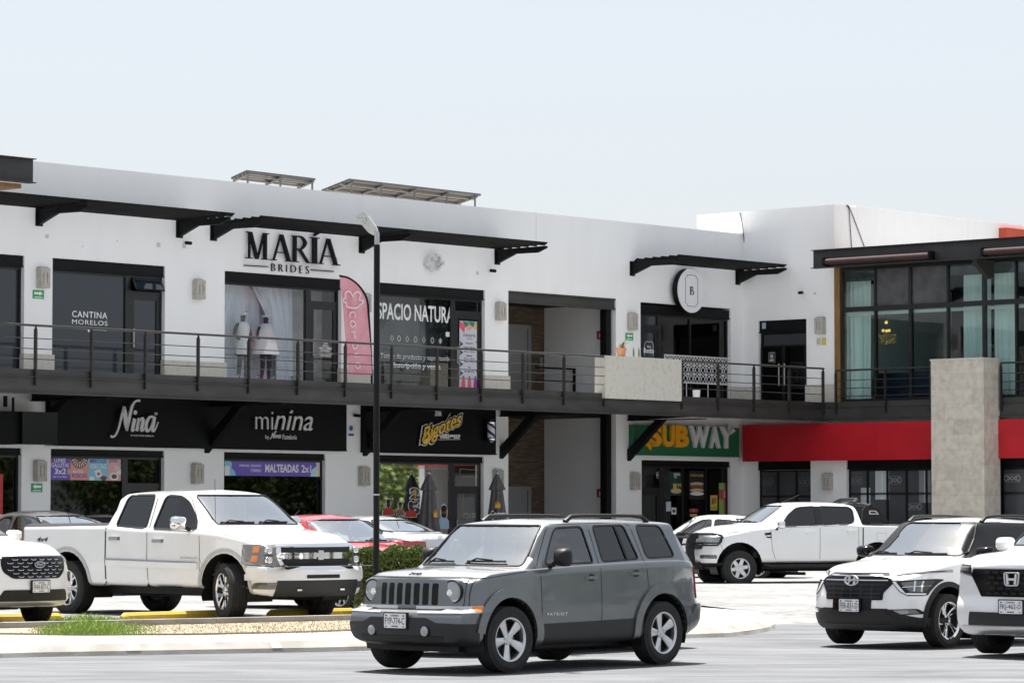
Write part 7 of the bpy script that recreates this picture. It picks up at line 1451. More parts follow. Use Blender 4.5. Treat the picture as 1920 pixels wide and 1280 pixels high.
# gilt lines on the barber glass
GOLD = mat('gilt_line', (.40, .29, .08), .4)
for k, e in enumerate((0, 3)): decal('gilt_border', 'thin gilt border line on the barber window, %s of the two' % ('outer', 'inner')[k], 'decal', [('s', [(714+e, 900), (720+e, 890-e), (727+e, 873+e*.7), (839-e, 877+e*.7), (842-e, 890+e), (848-e, 897), (848-e, 985)], .012, 1)], GOLD)
decal('gilt_border', 'thin gilt border on the barber shop door', 'decal', [('s', [(868, 975), (868, 925), (871, 918), (893, 918), (896, 925), (896, 975)], .012, 1), ('s', [(863, 879), (899, 881), (899, 894), (863, 893), (863, 879)], .010, 1)], GOLD, -.14)
decal('door_lettering', 'faint grey lettering low on the barber shop door', 'lettering', [('t', 'LUN A SAB', 868, 965, 893, 961, .02), ('t', '11 A 8 PM', 868, 971, 892, 967, .02)], mat('print_dim_grey', (.4, .4, .4), .6), -.14)
# string of bulbs inside the barber shop
for k, (x, y) in enumerate(((720, 894), (740, 894), (760, 893), (770, 888), (790, 894), (739, 906))):
    a, z = F(x, y, -.6); b = MB(); b.ico(T(a, -.6, z), .022, 1); tag(b.build('light_bulb', mat('warm_bulb', (1, .78, .42), .5, emit=2)), 'small warm glowing bulb inside the barber shop window', 'bulb', 'glowing bulbs inside the barber shop')
# ------------------------------------------------------------------ behind the glass
def drape(name, lab, M, a0, a1, z0, z1, o, m, folds, amp, gather=None, group=None):
    b = MB(); n = folds*8; rows = 14; i0 = len(b.v)
    for r_ in range(rows+1):
        v = r_/rows
        for k in range(n+1):
            u = k/n; x = a0+(a1-a0)*u
            if gather: x = gather(u, v, a0, a1)
            ph = 2*pi*folds*u; y = o+amp*(sin(ph)+.4*sin(2.3*ph+1))*(.6+.4*v)+.02*sin(5*u+3*v)
            b.v.append(tuple(M(x, y, z1+(z0-z1)*v)))
    for r_ in range(rows):
        for k in range(n): q = r_*(n+1)+k; b.f.append((q, q+1, q+n+2, q+n+1))
    return tag(b.build(name, m, None, True, 80, False), lab, 'curtain', group)
uA, uB = UP[2]
drape('drape', 'white draped backdrop hanging behind the two bridal mannequins', T, uA+.08, F(533, 600, -.9)[0], ZD+.1, 7.4, -.72, FABW, 7, .05)
drape('drape', 'white tied back drape at the left of the bridal window', T, uA+.06, uA+.9, ZD+.2, 7.4, -.5, FABW, 5, .04, lambda u, v, a, c: a+(c-a)*u*(1-.55*sin(min(1, v*1.3)*pi/2)))
drape('drape', 'white slanting drape right of the bridal mannequins', T, uA+1.4, F(531, 600, -.9)[0], ZD+.2, 7.4, -.55, FABW, 5, .04, lambda u, v, a, c: c-(c-a)*(1-u)*(1-.6*sin(min(1, v*1.2)*pi/2)))
b = MB(); b.box(T, uA+.1, uB-.05, -1.9, -.35, ZD+.02, ZD+.10); tag(b.build('display_platform', FABW), 'white display platform under the bridal mannequins', 'platform')
GREYB = mat('grey_back_panel', (.42, .425, .43), .8, col2=(.48, .485, .49), vs=2); b = MB(); b.box(T, F(533, 600, -.7)[0], uB, -.75, -.70, ZD, 7.4); tag(b.build('back_panel', mat('pale_grey_panel', (.55, .56, .56), .8, col2=(.42, .43, .43), vs=3)), 'grey wall panel behind the dress rail in the bridal shop', 'panel')
MANN = mat('dark_mannequin', (.028, .030, .034), .5); DRESS = mat('white_dress_cloth', (.80, .80, .78), .85)
def figure(name, lab, px, pyh, o, dress, back):
    a, zh = F(px, pyh, o); H = 1.62; g = ZD+.10; s = (zh-g)/1.52; t = thing(name, lab, 'mannequin', T(a, o, g), group='bridal mannequins'); P = lambda x, y, z: T(a+x*s, o+y*s, g+z*s)
    me = bpy.data.meshes.new('figure'); V = [(0, 0, .88), (0, .01, 1.05), (0, 0, 1.22), (0, .0, 1.34), (0, .01, 1.44), (0, .02, 1.53), (.1, 0, .82), (.10, .02, .47), (.10, 0, .08), (-.1, 0, .82), (-.11, .03, .47), (-.13, 0, .08), (.17, 0, 1.30), (.25, .0, 1.05), (.17, .12, .92), (-.17, 0, 1.30), (-.27, .0, 1.05), (-.18, .12, .95)]
    E_ = [(0, 1), (1, 2), (2, 3), (3, 4), (4, 5), (0, 6), (6, 7), (7, 8), (0, 9), (9, 10), (10, 11), (2, 12), (12, 13), (13, 14), (2, 15), (15, 16), (16, 17)]; rad_ = [.13, .11, .13, .055, .055, .088, .085, .06, .04, .085, .06, .04, .055, .042, .03, .055, .042, .03]
    me.from_pydata([tuple(P(*v)) for v in V], E_, []); o_ = bpy.data.objects.new('figure', me); COL.objects.link(o_); me.skin_vertices or bpy.context
    sk = o_.modifiers.new('skin', 'SKIN'); 
    if not me.skin_vertices: 
        bmx = bmesh.new(); bmx.from_mesh(me); bmx.verts.layers.skin.verify(); bmx.to_mesh(me); bmx.free()
    for k, v in enumerate(me.skin_vertices[0].data): v.radius = (rad_[k]*s, rad_[k]*s); v.use_root = k == 0
    ss = o_.modifiers.new('sub', 'SUBSURF'); ss.levels = ss.render_levels = 2
    dg = bpy.context.evaluated_depsgraph_get(); me2 = bpy.data.meshes.new_from_object(o_.evaluated_get(dg)); bpy.data.objects.remove(o_); fo = finish(me2, 'figure', MANN, t, True, 180)
    b = MB(); n = 28
    prof = dress
    rows = []
    for (z, rx, ry) in prof:
        rows.append([tuple(P(rx*cos(2*pi*k/n)*(1+.05*sin(7*2*pi*k/n+z*9)*(1.4-z)), ry*sin(2*pi*k/n)*(1+.05*cos(6*2*pi*k/n)), z)) for k in range(n)])
    for r_ in rows: b.v += r_
    for r_ in range(len(rows)-1):
        for k in range(n): b.f.append((r_*n+k, r_*n+(k+1) % n, (r_+1)*n+(k+1) % n, (r_+1)*n+k))
    b.build('dress', DRESS, t, True, 80, False)
    b = MB(); b.lathe([(.093, -.02), (.097, .0), (.093, .02)], 16, lambda x, y, z: P(x, .02+y, 1.55+z+x*(.35 if not back else 0))); b.build('headband', DRESS, t)
    return t
figure('mannequin', 'dark mannequin in a white skirt suit, at the left of the bridal window', 455, 590, -.36, [(1.36, .07, .08), (1.32, .17, .13), (1.22, .19, .15), (1.05, .15, .13), (.95, .18, .15), (.72, .20, .16), (.62, .20, .15)], False)
figure('mannequin', 'dark mannequin in a white cape dress, right of the other bridal mannequin', 498, 595, -.38, [(1.38, .065, .07), (1.34, .18, .13), (1.2, .24, .17), (1.0, .28, .20), (.8, .34, .24), (.66, .40, .27)], True)
for k, x in enumerate((446, 483, 513, 546)):
    a, z = F(x, 705, -.27); t = thing('spotlight', 'small chrome floor spotlight at the foot of the bridal window', 'spotlight', T(a, -.27, ZD+.1), group='floor spotlights in the bridal window'); b = MB(); b.tube([T(a, -.27, ZD+.1), T(a, -.27, ZD+.22)], .012, 6); b.build('stem', BLACK, t); b = MB(); b.lathe([(.03, -.05), (.06, .03), (.05, .04), (0, .02)], 12, lambda p, q_, r_: T(a+p, -.27+q_, ZD+.26+r_)); b.build('head', CHROME, t)
# cosmetics shop interior
nA, nB = UP[3]; b = MB(); b.box(T, nA, F(850, 600, -.9)[0], -.95, -.90, ZD+.6, F(800, 590, -.9)[1]); tag(b.build('back_panel', GREYB), 'grey display panel inside the cosmetics shop', 'panel')
b = MB(); b.box(T, nA+.2, nB-1.3, -.8, -.4, ZD, ZD+.62); tag(b.build('display_table', mat('pale_wood_table', (.22, .19, .15), .7, col2=(.15, .13, .10), vs=3, st=(8, 8, .6))), 'slatted wooden display table inside the cosmetics shop', 'table')
random.seed(3)
for k in range(9):
    a = nA+.4+k*.26; h_ = random.uniform(.14, .34); c_ = random.choice([(.5, .5, .52), (.08, .15, .35), (.6, .35, .2), (.3, .1, .25), (.6, .6, .55)])
    b = MB(); b.lathe([(.06, 0), (.06, h_*.7), (.025, h_*.8), (.025, h_), (0, h_)], 10, lambda x, y, z: T(a+x, -.6+y, ZD+.62+z)); tag(b.build('cosmetic_bottle', mat('bottle_%d' % k, c_, .3)), 'small cosmetic bottle on the slatted display table', 'bottle', 'cosmetic bottles on the display table')
def leaves(name, m, pts, n, sz, parent=None, spread=.1, flat=None):
    b = MB()
    for k in range(n):
        p = Vector(random.choice(pts))+Vector((random.gauss(0, spread), random.gauss(0, spread), random.gauss(0, spread))); s = sz*random.uniform(.6, 1.3)
        d = Vector((random.gauss(0, 1), random.gauss(0, 1), random.gauss(0, 1))).normalized(); e = d.orthogonal().normalized(); e = (e*cos(k)+d.cross(e)*sin(k))
        b.poly([p, p+d*s*.5+e*s*.28, p+d*s, p+d*s*.5-e*s*.28])
    return b.build(name, m, parent, recalc=False)
LEAF = mat('hanging_leaf', (.06, .13, .03), .6, col2=(.10, .20, .04), vs=9)
gpts = [tuple(T(F(x, y, -.6)[0], -.6, F(x, y, -.6)[1])) for x, y in ((735, 562), (740, 570), (790, 565), (805, 568), (812, 572), (830, 568), (822, 610), (826, 620), (828, 630), (820, 602), (716, 600), (714, 605))]
tag(leaves('hanging_vine', LEAF, gpts, 520, .09, None, .08), 'thin green vine hanging along the top of the cosmetics shop window', 'vine')
# salon: blue curtains and white lattice screen
drape('curtain', 'blue grey curtain behind the salon window, left', T, F(1245, 620, -.6)[0], F(1262, 620, -.6)[0], ZD, 7.2, -.5, mat('blue_grey_curtain', (.40, .46, .54), .9), 4, .03, None, 'salon curtains')
drape('curtain', 'dark blue curtain behind the salon window, right', T, F(1299, 620, -.6)[0], F(1318, 620, -.6)[0], ZD, 7.2, -.5, mat('slate_blue_curtain', (.18, .25, .36), .9), 4, .03, None, 'salon curtains')
ls = thing('lattice_screen', 'white lattice screen of overlapping circles standing on the gallery', 'screen', T(F(1325, 700, .6)[0], .6, ZD)); A0, A1 = F(1246, 690, .6)[0], F(1367, 700, .6)[0]; Z1, Z0 = F(1246, 666, .6)[1], F(1300, 718, .6)[1]
lm = mat('white_lattice_metal', (.66, .66, .67), .5)
b = MB(); Z1 = F(1320, 669, .6)[1]; b.tube([T(A0, .6, Z0), T(A0, .6, Z1), T(A1, .6, Z1), T(A1, .6, Z0), T(A0, .6, Z0)], .014, 6)
for k in range(4): x = A0+(A1-A0)*k/3; b.tube([T(x, .6, Z0), T(x, .6, ZD)], .014, 6)
b.build('frame', lm, ls); b = MB(); r_ = (Z1-Z0)/3.0; nx = int((A1-A0)/r_)
for i in range(nx+1):
    for j in range(4):
        c_ = (A0+i*(A1-A0)/nx, Z0+j*r_); pts = []
        for k in range(21):
            x = c_[0]+r_*cos(2*pi*k/20); z = c_[1]+r_*sin(2*pi*k/20)
            if A0-.01 <= x <= A1+.01 and Z0-.01 <= z <= Z1+.01: pts.append(T(x, .6, z))
            elif len(pts) > 1: b.tube(pts, .009, 4); pts = []
            else: pts = []
        if len(pts) > 1: b.tube(pts, .009, 4)
b.build('lattice', lm, ls)
a, z = F(1285, 744, 1.2); b = MB(); b.lathe([(0, 0), (.09, 0), (.11, .3), (.10, .3), (.085, .02), (0, .02)], 14, lambda x, y, zz: T(a+x, 1.6+y, ZD+zz)); tag(b.build('white_bucket', WHITE), 'small white bucket on the gallery right of the stone planter', 'bucket')
# pot and spikes on the planter
a, z = F(1165, 664, W1-.15); p_ = thing('potted_plant', 'spiky succulent in a terracotta pot on the stone planter', 'potted plant', T(a, W1-.15, pz1)); M_ = lambda x, y, zz: T(a+x, W1-.15+y, pz1+zz)
b = MB(); b.lathe([(0, 0), (.10, 0), (.145, .22), (.15, .24), (.13, .24), (.12, .2), (0, .2)], 18, M_); b.build('pot', mat('terracotta', (.55, .26, .14), .8), p_, True); b = MB()
for k in range(26):
    an = random.uniform(0, 2*pi); L_ = random.uniform(.2, .42); el = random.uniform(.1, 1.25); d = Vector((cos(an)*cos(el), sin(an)*cos(el), sin(el))); q0 = Vector((0, 0, .2)); s_ = Vector((-sin(an), cos(an), 0))*.022
    m1 = q0+d*L_*.5+Vector((0, 0, .03)); m2 = q0+d*L_; b.poly([M_(*(q0-s_)), M_(*(q0+s_)), M_(*(m1+s_*.8)), M_(*(m1-s_*.8))]); b.poly([M_(*(m1-s_*.8)), M_(*(m1+s_*.8)), M_(*m2)])
b.build('leaves', mat('succulent_green', (.16, .18, .14), .6, col2=(.24, .19, .16), vs=8), p_, recalc=False)
for x, l in ((1188, 'thin green leaf spike on the planter, nearer the pot'), (1198, 'thin green leaf spike on the planter, farther from the pot')):
    a = F(x, 660, W1-.15)[0]; b = MB(); b.tube([T(a, W1-.15, pz1-.02), T(a, W1-.15, pz1+.08), T(a, W1-.15, pz1+.20), T(a, W1-.15, pz1+.30)], [.012, .03, .022, .002], 6); tag(b.build('leaf_spike', LEAF), l, 'plant', 'leaf spikes on the planter')
# teal glazed wing: white curtains, chandelier
CUR = mat('white_curtain', (.82, .82, .80), .9)
for x0, x1, lab in ((1586, 1633, 'white curtain at the left end of the glazed front'), (1808, 1843, 'white curtain just left of the bracket in the glazed front'), (1848, 1858, 'narrow white curtain strip right of the bracket'), (1866, 1904, 'white curtain above the tall stone column')):
    drape('curtain', lab, RW, R(x0, 640, -.45)[0], R(x1, 640, -.45)[0], ZD+.12, 8.55, -.45, CUR, 6, .035, None, 'white curtains behind the teal glass')
b = MB(); b.box(RW, ga0+.1, 11.2, -.3, -.2, zmid-.17, zmid-.08); tag(b.build('blind_roll', CUR), 'pale rolled blind along the middle of the glazed front', 'blind')
def chandelier(M, a, o, z, lab, sc=1.0):
    t = thing('chandelier', lab, 'chandelier', M(a, o, z), group='lit chandeliers indoors'); b = MB(); b.tube([M(a, o, z+.55*sc), M(a, o, z+1.0*sc)], .01, 5); b.build('rod', BLACK, t)
    wb_ = mat('warm_lamp', (1, .62, .16), .5, emit=.45); 
    for q in range(3):
        an = 2*pi*q/3; b = MB(); b.ico(M(a+.10*sc*cos(an), o+.1*sc*sin(an), z+.26*sc), .05*sc, 1); b.build('lamp', wb_, t)
    b = MB(); b.ico(M(a, o, z+.5*sc), .055*sc, 1); b.build('lamp', wb_, t)
    b = MB()
    for k in range(110):
        an = random.uniform(0, 2*pi); r_ = .32*sc*math.sqrt(random.random()); zz = z+random.uniform(-.15, .22)*sc*(1-.4*(r_/(.32*sc))); b.ico(M(a+r_*cos(an), o+r_*sin(an), zz), .012*sc, 0)
    b.build('crystal_drops', mat('amber_crystal', (.75, .48, .10), .2, emit=.15), t)
a, z = R(1662, 630, -1.5); chandelier(RW, a, -1.5, z-.1, 'lit crystal chandelier behind the teal glass')
a, z = R(1490, 600, -1.2); chandelier(RW, a, -1.2, z-.15, 'lit chandelier behind the black double door', .6)
b = MB(); b.box(RW, 3.6, 9.5, -2.2, -1.6, ZD, ZD+.9); tag(b.build('blue_sofa', mat('deep_blue_velvet', (.008, .018, .05), .8)), 'deep blue sofa back low behind the glazed front', 'sofa')
# ------------------------------------------------------------------ umbrellas, lamp post, hedge
def umbrella(px, py_top, lab, o, words):
    a, zt = F(px, py_top, o); t = thing('closed_umbrella', lab, 'umbrella', T(a, o, ZB), group='closed grey patio umbrellas'); M_ = lambda x, y, z: T(a+x, o+y, z); H = zt-.05
    um = mat('charcoal_canvas', (.085, .08, .085), .85, col2=(.11, .105, .108), vs=6); b = MB(); n = 48; rows = []
    for (z, r0, am) in ((H, .03, 0), (H-.10, .08, .05), (H-.40, .20, .12), (H-.43, .19, .12), (H-.44, .14, .12), (H-.9, .19, .16), (H-1.4, .25, .2), (H-1.95, .30, .24), (H-2.0, .28, .24)):
        rows.append([tuple(M_(r0*(1+am*cos(8*2*pi*k/n))*cos(2*pi*k/n), r0*(1+am*cos(8*2*pi*k/n))*sin(2*pi*k/n), z-(.05*(1+cos(8*2*pi*k/n))/2 if z < H-1.9 else 0))) for k in range(n)])
    for r_ in rows: b.v += r_
    for r_ in range(len(rows)-1):
        for k in range(n): b.f.append((r_*n+k, r_*n+(k+1) % n, (r_+1)*n+(k+1) % n, (r_+1)*n+k))
    b.build('canopy', um, t, True, 50, False); b = MB(); b.lathe([(.03, H-.02), (.04, H+.02), (.02, H+.06), (0, H+.07)], 10, M_); b.build('finial', SATIN, t); b = MB(); b.tube([M_(0, 0, ZB), M_(0, 0, H-1.0)], .025, 8); b.build('pole', SATIN, t); b = MB(); b.box(M_, -.25, .25, -.25, .25, ZB, ZB+.08); b.build('base', BPLAST, t)
    th0 = -pi/2-.84+pi+.0
    def W(u, oo, z):
        an = math.atan2(-.66, -.75)*0+(pi/2+.78)+u; rr = .235+.03+oo+.06*(H-1.05-z); return M_(rr*cos(an), rr*sin(an), z)
    for nm, s_, z0, z1, u0, u1, m in words:
        b = MB()
        if s_ == 'crown': b.prism(lambda p, q_, e: W(p, e, q_), [(u0, z0), (u0-.05*0+.0, z1-.04), (u0+(u1-u0)*.25, z0+.08), (u0+(u1-u0)*.35, z1), (u0+(u1-u0)*.5, z0+.09), (u0+(u1-u0)*.65, z1), (u0+(u1-u0)*.75, z0+.08), (u1, z1-.04), (u1, z0)], .0, .004, (0, 1, 2))
        else: text(b, lambda p, oo, z: W(p, oo, z), s_, u0, u1, z0, z1, 0, .004, .01)
        b.build(nm, m, t)
uo = mat('crown_orange', (.62, .33, .03), .6); 
umbrella(932, 884, 'closed charcoal umbrella with white lettering and an orange crown, at the lobby edge', 1.4, [('lettering', 'Corona', 1.50, 1.68, .75, -.95, WHITE), ('lettering', 'Extra', 1.36, 1.45, .55, -.55, WHITE), ('crown', 'crown', 1.74, 1.95, .28, -.28, uo)])
umbrella(804, 884, 'closed charcoal umbrella in front of the barber window', 1.4, [('crown', 'crown', 1.50, 1.72, -.45, -.95, uo)])
def walkdir(): pass
px_, D_ = 705, 47.2; X_ = (706-960)/FPX*D_; lp = thing('lamp_post', 'slender black lamp post with a tilted pale head, standing before the hedge', 'lamp post', (X_, D_, .08)); zt = CZ+(962-458)/FPX*D_
b = MB(); b.tube([(X_, D_, .05), (X_, D_, zt)], .045, 14); b.box(lambda p, q_, r_: (X_+p, D_+q_, r_), -.14, .14, -.14, .14, .05, .09); b.build('pole', mat('black_pole_paint', (.004, .004, .006), .4, col2=(.007, .007, .009), vs=9, spec=.2), lp, True); b = MB(); b.tube([(X_, D_, zt-.01), (X_+.0, D_, zt+.16), (X_-.03, D_, zt+.20)], .037, 12); b.build('neck', mat('galvanised', (.42, .43, .44), .4, metal=.7), lp, True)
b = MB(); hx = Vector((-.62, .15, .78)).normalized(); 
hd = lambda p, q_, r_: Vector((X_-.03, D_, zt+.17))+Vector((-.205*p/.6, .03*p, .26*p/.6))+Vector((.9, 0, .42))*q_*.72+Vector((-.30, -.9, .25))*r_
b.prism(hd, [(-.02, -.06), (.10, -.10), (.5, -.115), (.60, -.09), (.62, 0), (.60, .09), (.5, .115), (.10, .10), (-.02, .06)], -.03, .035, (0, 1, 2)); lh = b.build('lamp_head', mat('pale_grey_cast', (.56, .56, .54), .5, col2=(.48, .48, .46), vs=14), lp)
b = MB(); [b.prism(hd, circ(x, y, .012, 6), .036, .038, (0, 1, 2)) for x, y in ((.36, .02), (.40, -.03), (.44, .03), (.48, -.01), (.32, -.03), (.41, .05), (.50, -.05))]; b.build('led_mark', BPLAST, lh)
b = MB(); b.tube([(X_, D_, CZ+(962-927)/FPX*D_-.01), (X_, D_, CZ+(962-927)/FPX*D_+.01)], .049, 14); b.build('band', mat('galvanised_band', (.5, .5, .5), .4, metal=.5), lp)
HEDGE = mat('hedge_leaf', (.075, .125, .028), .65, col2=(.15, .19, .055), vs=3, lo=.3, hi=.7, spec=.3); HB = mat('hedge_twig', (.07, .045, .025), .9)
hg = thing('hedge', 'clipped green hedge with red flowers around the foot of the lamp post', 'hedge', (-1.5, 49.6, .08)); b = MB()
def hpt():
    x = random.uniform(-2.35, -.72); y = random.uniform(49.15, 50.1); zz = random.random()
    if random.random() < .5: zz = random.uniform(.8, 1.0)
    if random.random() < .4: y = random.uniform(49.1, 49.3)
    top = .95+.03*sin(x*7)+.03*sin(x*17); return x, y, .12+zz*top
for k in range(21000):
    x, y, z = hpt(); s_ = random.uniform(.03, .06); d = Vector((random.gauss(0, .6), random.gauss(0, .6)-.2, abs(random.gauss(.6, .5)))).normalized(); e = d.orthogonal(); an = random.uniform(0, 6); e = (e*cos(an)+d.cross(e)*sin(an)); p = Vector((x, y, z)); b.poly([p, p+d*s_*.5+e*s_*.22, p+d*s_, p+d*s_*.5-e*s_*.22])
b.build('foliage', HEDGE, hg, recalc=False); b = MB()
for k in range(90): x = random.uniform(-2.1, -.85); y = random.uniform(49.3, 50.0); b.tube([(x, y, .05), (x+random.uniform(-.1, .1), y+random.uniform(-.1, .1), random.uniform(.6, 1.0))], .008, 4)
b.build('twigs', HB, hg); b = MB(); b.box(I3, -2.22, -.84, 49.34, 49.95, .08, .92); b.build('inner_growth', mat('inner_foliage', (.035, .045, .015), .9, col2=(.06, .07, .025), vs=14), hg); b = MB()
for k in range(26):
    p = Vector((random.gauss(-2.08, .09), random.uniform(48.95, 49.15), random.uniform(.12, .50))); s_ = random.uniform(.02, .045); d = Vector((random.gauss(0, 1), random.gauss(0, 1), random.gauss(0, 1))).normalized(); e = d.orthogonal().normalized(); b.poly([p, p+d*s_*.5+e*s_*.4, p+d*s_, p+d*s_*.5-e*s_*.4])
b.build('flowers', mat('red_flower', (.42, .05, .03), .7), hg, recalc=False)
# ------------------------------------------------------------------ roof: solar panels, cables
def solar(pts_low, up, cols, lab, seen_cells):
    """pts_low = two roof points of the lower edge; up = vector to the upper edge"""
    p, q_ = [Vector(v) for v in pts_low]; up = Vector(up); t = thing('solar_array', lab, 'solar panels', tuple(p), group='solar arrays on the roof'); d = (q_-p); nn = d.cross(up).normalized()
    M_ = lambda u, v, e: p+d*u+up*v+nn*e
    b = MB(); b.box(M_, 0, 1, 0, 1, -.012, .012)
    b.build('back_sheet', mat('solar_back', (.13, .12, .105), .7) if not seen_cells else mat('solar_cells', (.012, .014, .02), .35), t)
    fr = MB(); w_ = .02
    for k in range(cols+1): u = k/cols; fr.box(M_, max(0, u-w_/cols), min(1, u+w_/cols), -.004, 1.004, -.03, .03)
    for v in (0, .5, 1): fr.box(M_, -.002, 1.002, v-.015, v+.015, -.028, .028)
    fr.build('frame', mat('solar_frame', (.09, .09, .09), .5), t)
    rl = MB(); [rl.box(M_, -.01, 1.01, v-.02, v+.02, .03 if nn.z < 0 else -.08, .08 if nn.z < 0 else -.03) for v in (.25, .75)]; rl.build('rail', mat('solar_rail', (.22, .21, .19), .5), t)
    for k in range(cols+1):
        u = min(.97, max(.03, k/cols)); b = MB()
        for v in (.06, .95): b.tube([M_(u, v, 0), Vector((M_(u, v, 0).x, M_(u, v, 0).y, 9.15))], .03, 6)
        b.tube([M_(u, .0, .07 if nn.z < 0 else -.07), M_(u, 1, .07 if nn.z < 0 else -.07)], .035, 6); b.build('support', mat('dull_steel', (.12, .12, .12), .6), t)
def rp(px, py, d): a, z = F(px, py, d); return T(a, d, z)
p1, p2 = rp(604, 357, -5.4), rp(848, 384, -5.4); u1 = rp(654, 337, -3.6)-p1
solar((p1, p2), u1, 4, 'larger solar array with pale undersides above the parapet', False)
p1, p2 = rp(434, 334, -4.6), rp(562, 349, -4.6); u1 = rp(462, 321, -3.6)-p1
solar((p1, p2), u1, 2, 'smaller dark solar array at the left above the parapet', True)
def cable(lab, pts):
    b = MB(); b.tube(catmull(pts, 5), .012, 5); tag(b.build('cable', BLACK), lab, 'cable', 'loose black cables on the roof walls')
cable('thin black cable hanging from the parapet down to the salon canopy', [RW(*((R(1387, 398, .02)[0], .02, 10.5))), T(F(1392, 420, .05)[0], .05, F(1392, 420, .05)[1]), T(F(1396, 460, .06)[0], .06, F(1396, 460, .06)[1]), T(F(1401, 494, .08)[0], .08, F(1401, 494, .08)[1])])
sp_ = lambda x, y: (lambda p: T(p[0], DR+.03, p[1]))(F(x, y, DR+.03))
cable('straight black cable down the streaked side wall', [sp_(1588, 386), sp_(1592, 392), sp_(1594, 420), sp_(1597, 464)]); cable('slanting black cable down the streaked side wall', [sp_(1586, 385), sp_(1592, 388), sp_(1605, 420), sp_(1621, 463)])
# pink feather flag
fl = thing('feather_flag', 'pink feather flag with white vertical lettering on the gallery', 'flag', T(F(692, 700, 1.6)[0], 1.6, ZD)); fo = 1.6; fpx = lambda x, y: F(x, y, fo)
right = [(636, 517), (652, 521), (668, 532), (681, 548), (688, 565), (691, 600), (694, 650), (696, 703)]; left = [(637, 520), (641, 560), (646, 610), (651, 660), (653, 703)]
Rr_ = catmull([(x, y, 0) for x, y in right], 4); Lr_ = catmull([(x, y, 0) for x, y in left], 7); n = 28; b = MB(); cols = 8
samp = lambda P, t: P[min(len(P)-2, int(t*(len(P)-1)))].lerp(P[min(len(P)-1, int(t*(len(P)-1))+1)], t*(len(P)-1)-min(len(P)-2, int(t*(len(P)-1))))
for i in range(n+1):
    l_, r_ = samp(Lr_, i/n), samp(Rr_, i/n)
    for j in range(cols+1): p = l_.lerp(r_, j/cols); a, z = fpx(p.x, p.y); b.v.append(tuple(T(a, fo+.03*sin(j*.9+i*.25)*(i/n), z)))
for i in range(n):
    for j in range(cols): q0 = i*(cols+1)+j; b.f.append((q0, q0+1, q0+cols+2, q0+cols+1))
b.build('fabric', mat('pink_fabric', (.66, .26, .32), .8, col2=(.72, .36, .41), vs=2.5), fl, True, 80, False)
b = MB(); b.tube([T(*(lambda q_: (q_[0], fo, q_[1]))(fpx(p.x+1, p.y))) for p in Rr_]+[T(F(697, 740, fo)[0], fo, ZD)], .028, 6); b.build('pole', BLACK, fl); b = MB(); b.box(lambda p, q_, r_: T(F(697, 700, fo)[0]+p, fo+q_, ZD+r_), -.3, .3, -.3, .3, -.01, .03); b.build('base', BLACK, fl)
b = MB(); fd = fo+.045; FS = lambda l: [F(x, y, fd) for x, y in l]; C2 = lambda l: [(400+x/5.82, 500+y/5.82) for x, y in l]
for pts in ([(1455, 400), (1420, 375), (1425, 345), (1445, 350)], [(1445, 350), (1440, 290), (1470, 268), (1505, 290), (1525, 340)], [(1525, 340), (1540, 290), (1580, 275), (1605, 300), (1590, 365)], [(1590, 365), (1635, 370), (1630, 395), (1590, 420)], [(1450, 400), (1460, 435), (1520, 450), (1570, 445), (1595, 415)]): stroke(b, T, FS(C2(pts)), .04, fd-.006, fd, 5)
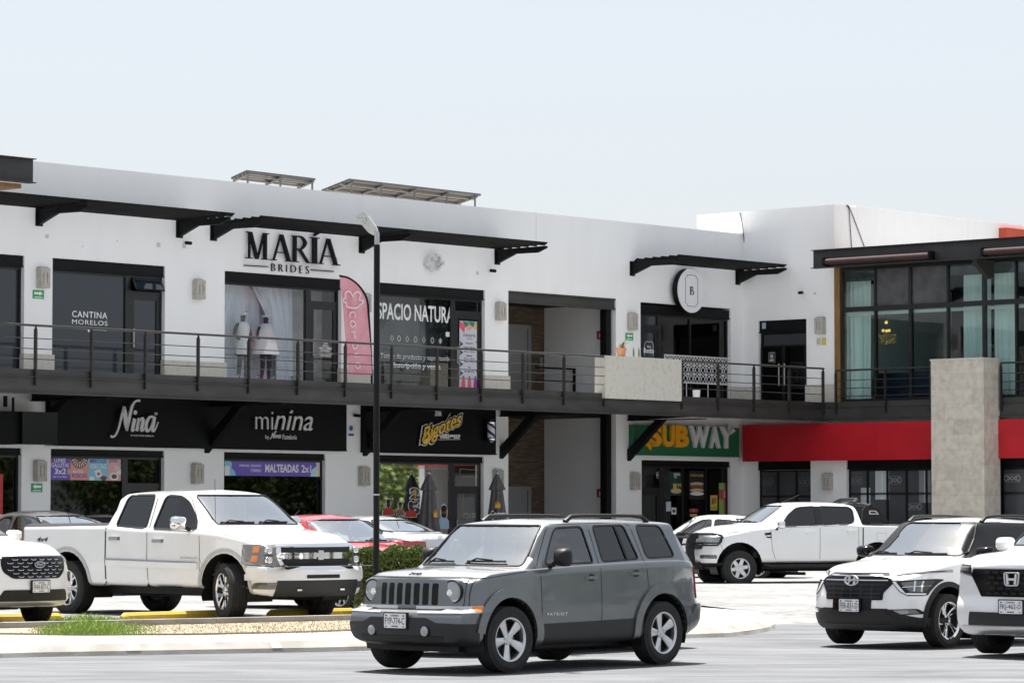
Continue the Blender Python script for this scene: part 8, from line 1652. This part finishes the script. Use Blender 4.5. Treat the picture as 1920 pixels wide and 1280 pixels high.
for s_, pts in (('n', [[(1492, 555), (1492, 498)], [(1492, 515), (1515, 495), (1545, 505), (1548, 555)]]), ('a', [[(1550, 600), (1555, 650)], [(1550, 610), (1515, 590), (1495, 620), (1515, 655), (1550, 640)]]), ('t', [[(1535, 695), (1537, 755), (1555, 782)], [(1505, 712), (1555, 712)]]), ('u', [[(1520, 830), (1528, 885), (1555, 895), (1572, 870), (1570, 830)]]), ('r', [[(1545, 940), (1550, 995)], [(1548, 960), (1572, 942)]]), ('a', [[(1600, 1050), (1602, 1105)], [(1600, 1062), (1570, 1045), (1550, 1075), (1570, 1108), (1600, 1095)]])):
    for q_ in pts: stroke(b, T, FS(C2(q_)), .035, fd-.006, fd, 4)
b.build('lettering', mat('flag_print', (.78, .62, .66), .7), fl)
# ------------------------------------------------------------------ trees across the lot (seen mirrored in the barber glass)
TRL = mat('tree_leaf', (.08, .13, .035), .7, col2=(.17, .21, .07), vs=2.0, lo=.3, hi=.7, spec=.2); BARK = mat('tree_bark', (.10, .075, .05), .9)
def tree(x, y, h_, lab):
    t = thing('broadleaf_tree', lab, 'tree', (x, y, -.05), 0, 'broadleaf trees to the right of the car park'); b = MB(); b.tube([(x, y, -.1), (x+.1, y, h_*.25), (x, y+.1, h_*.5)], [.22, .16, .09], 8)
    cl = []
    for k in range(9): an = 2*pi*k/9; e = (x+cos(an)*h_*.24, y+sin(an)*h_*.24, h_*random.uniform(.4, .8)); b.tube([(x, y, h_*.38), e], [.08, .02], 5); cl.append(e)
    b.build('trunk', BARK, t); cl += [(x, y, h_*.85), (x, y, h_*.62), (x+1, y, h_*.25), (x-1, y+.5, h_*.22), (x, y-1.2, h_*.3)]; leaves('crown', TRL, cl, 3200, .30, t, h_*.11)
for k, (x, y, h_) in enumerate(((41, 84, 5.6), (44, 87.5, 6.2), (43, 91, 5.4), (47, 94, 6.5), (41, 80, 6), (50, 89, 7.5), (45, 98, 6), (44, 75, 6.5))): tree(x, y, h_, 'broadleaf tree right of the car park, seen only mirrored in glass')

# unseen trees added behind the photographer so paint and glass mirror a dark band
src_trees = [o for o in COL.objects if o.name.startswith('broadleaf_tree')][:4]
for k, (x, y) in enumerate(((60, 58), (63, 48), (61, 39), (63, 29), (60, 20), (57, 11), (50, 2), (43, -6), (34, -13), (24, -18), (13, -22), (2, -25), (-9, -25), (-20, -23), (-31, -18), (-41, -11), (-48, -1))):
    c = copy_tree(src_trees[k % 4]); src = src_trees[k % 4]; c.location = (x, y, -.1); c.rotation_euler = (0, 0, k*1.3); c.scale = (1.15, 1.15, 1.05+.1*(k % 3)); c['label'] = 'unseen broadleaf tree added behind the photographer to darken reflections'; c['group'] = 'unseen trees added for dark reflections'
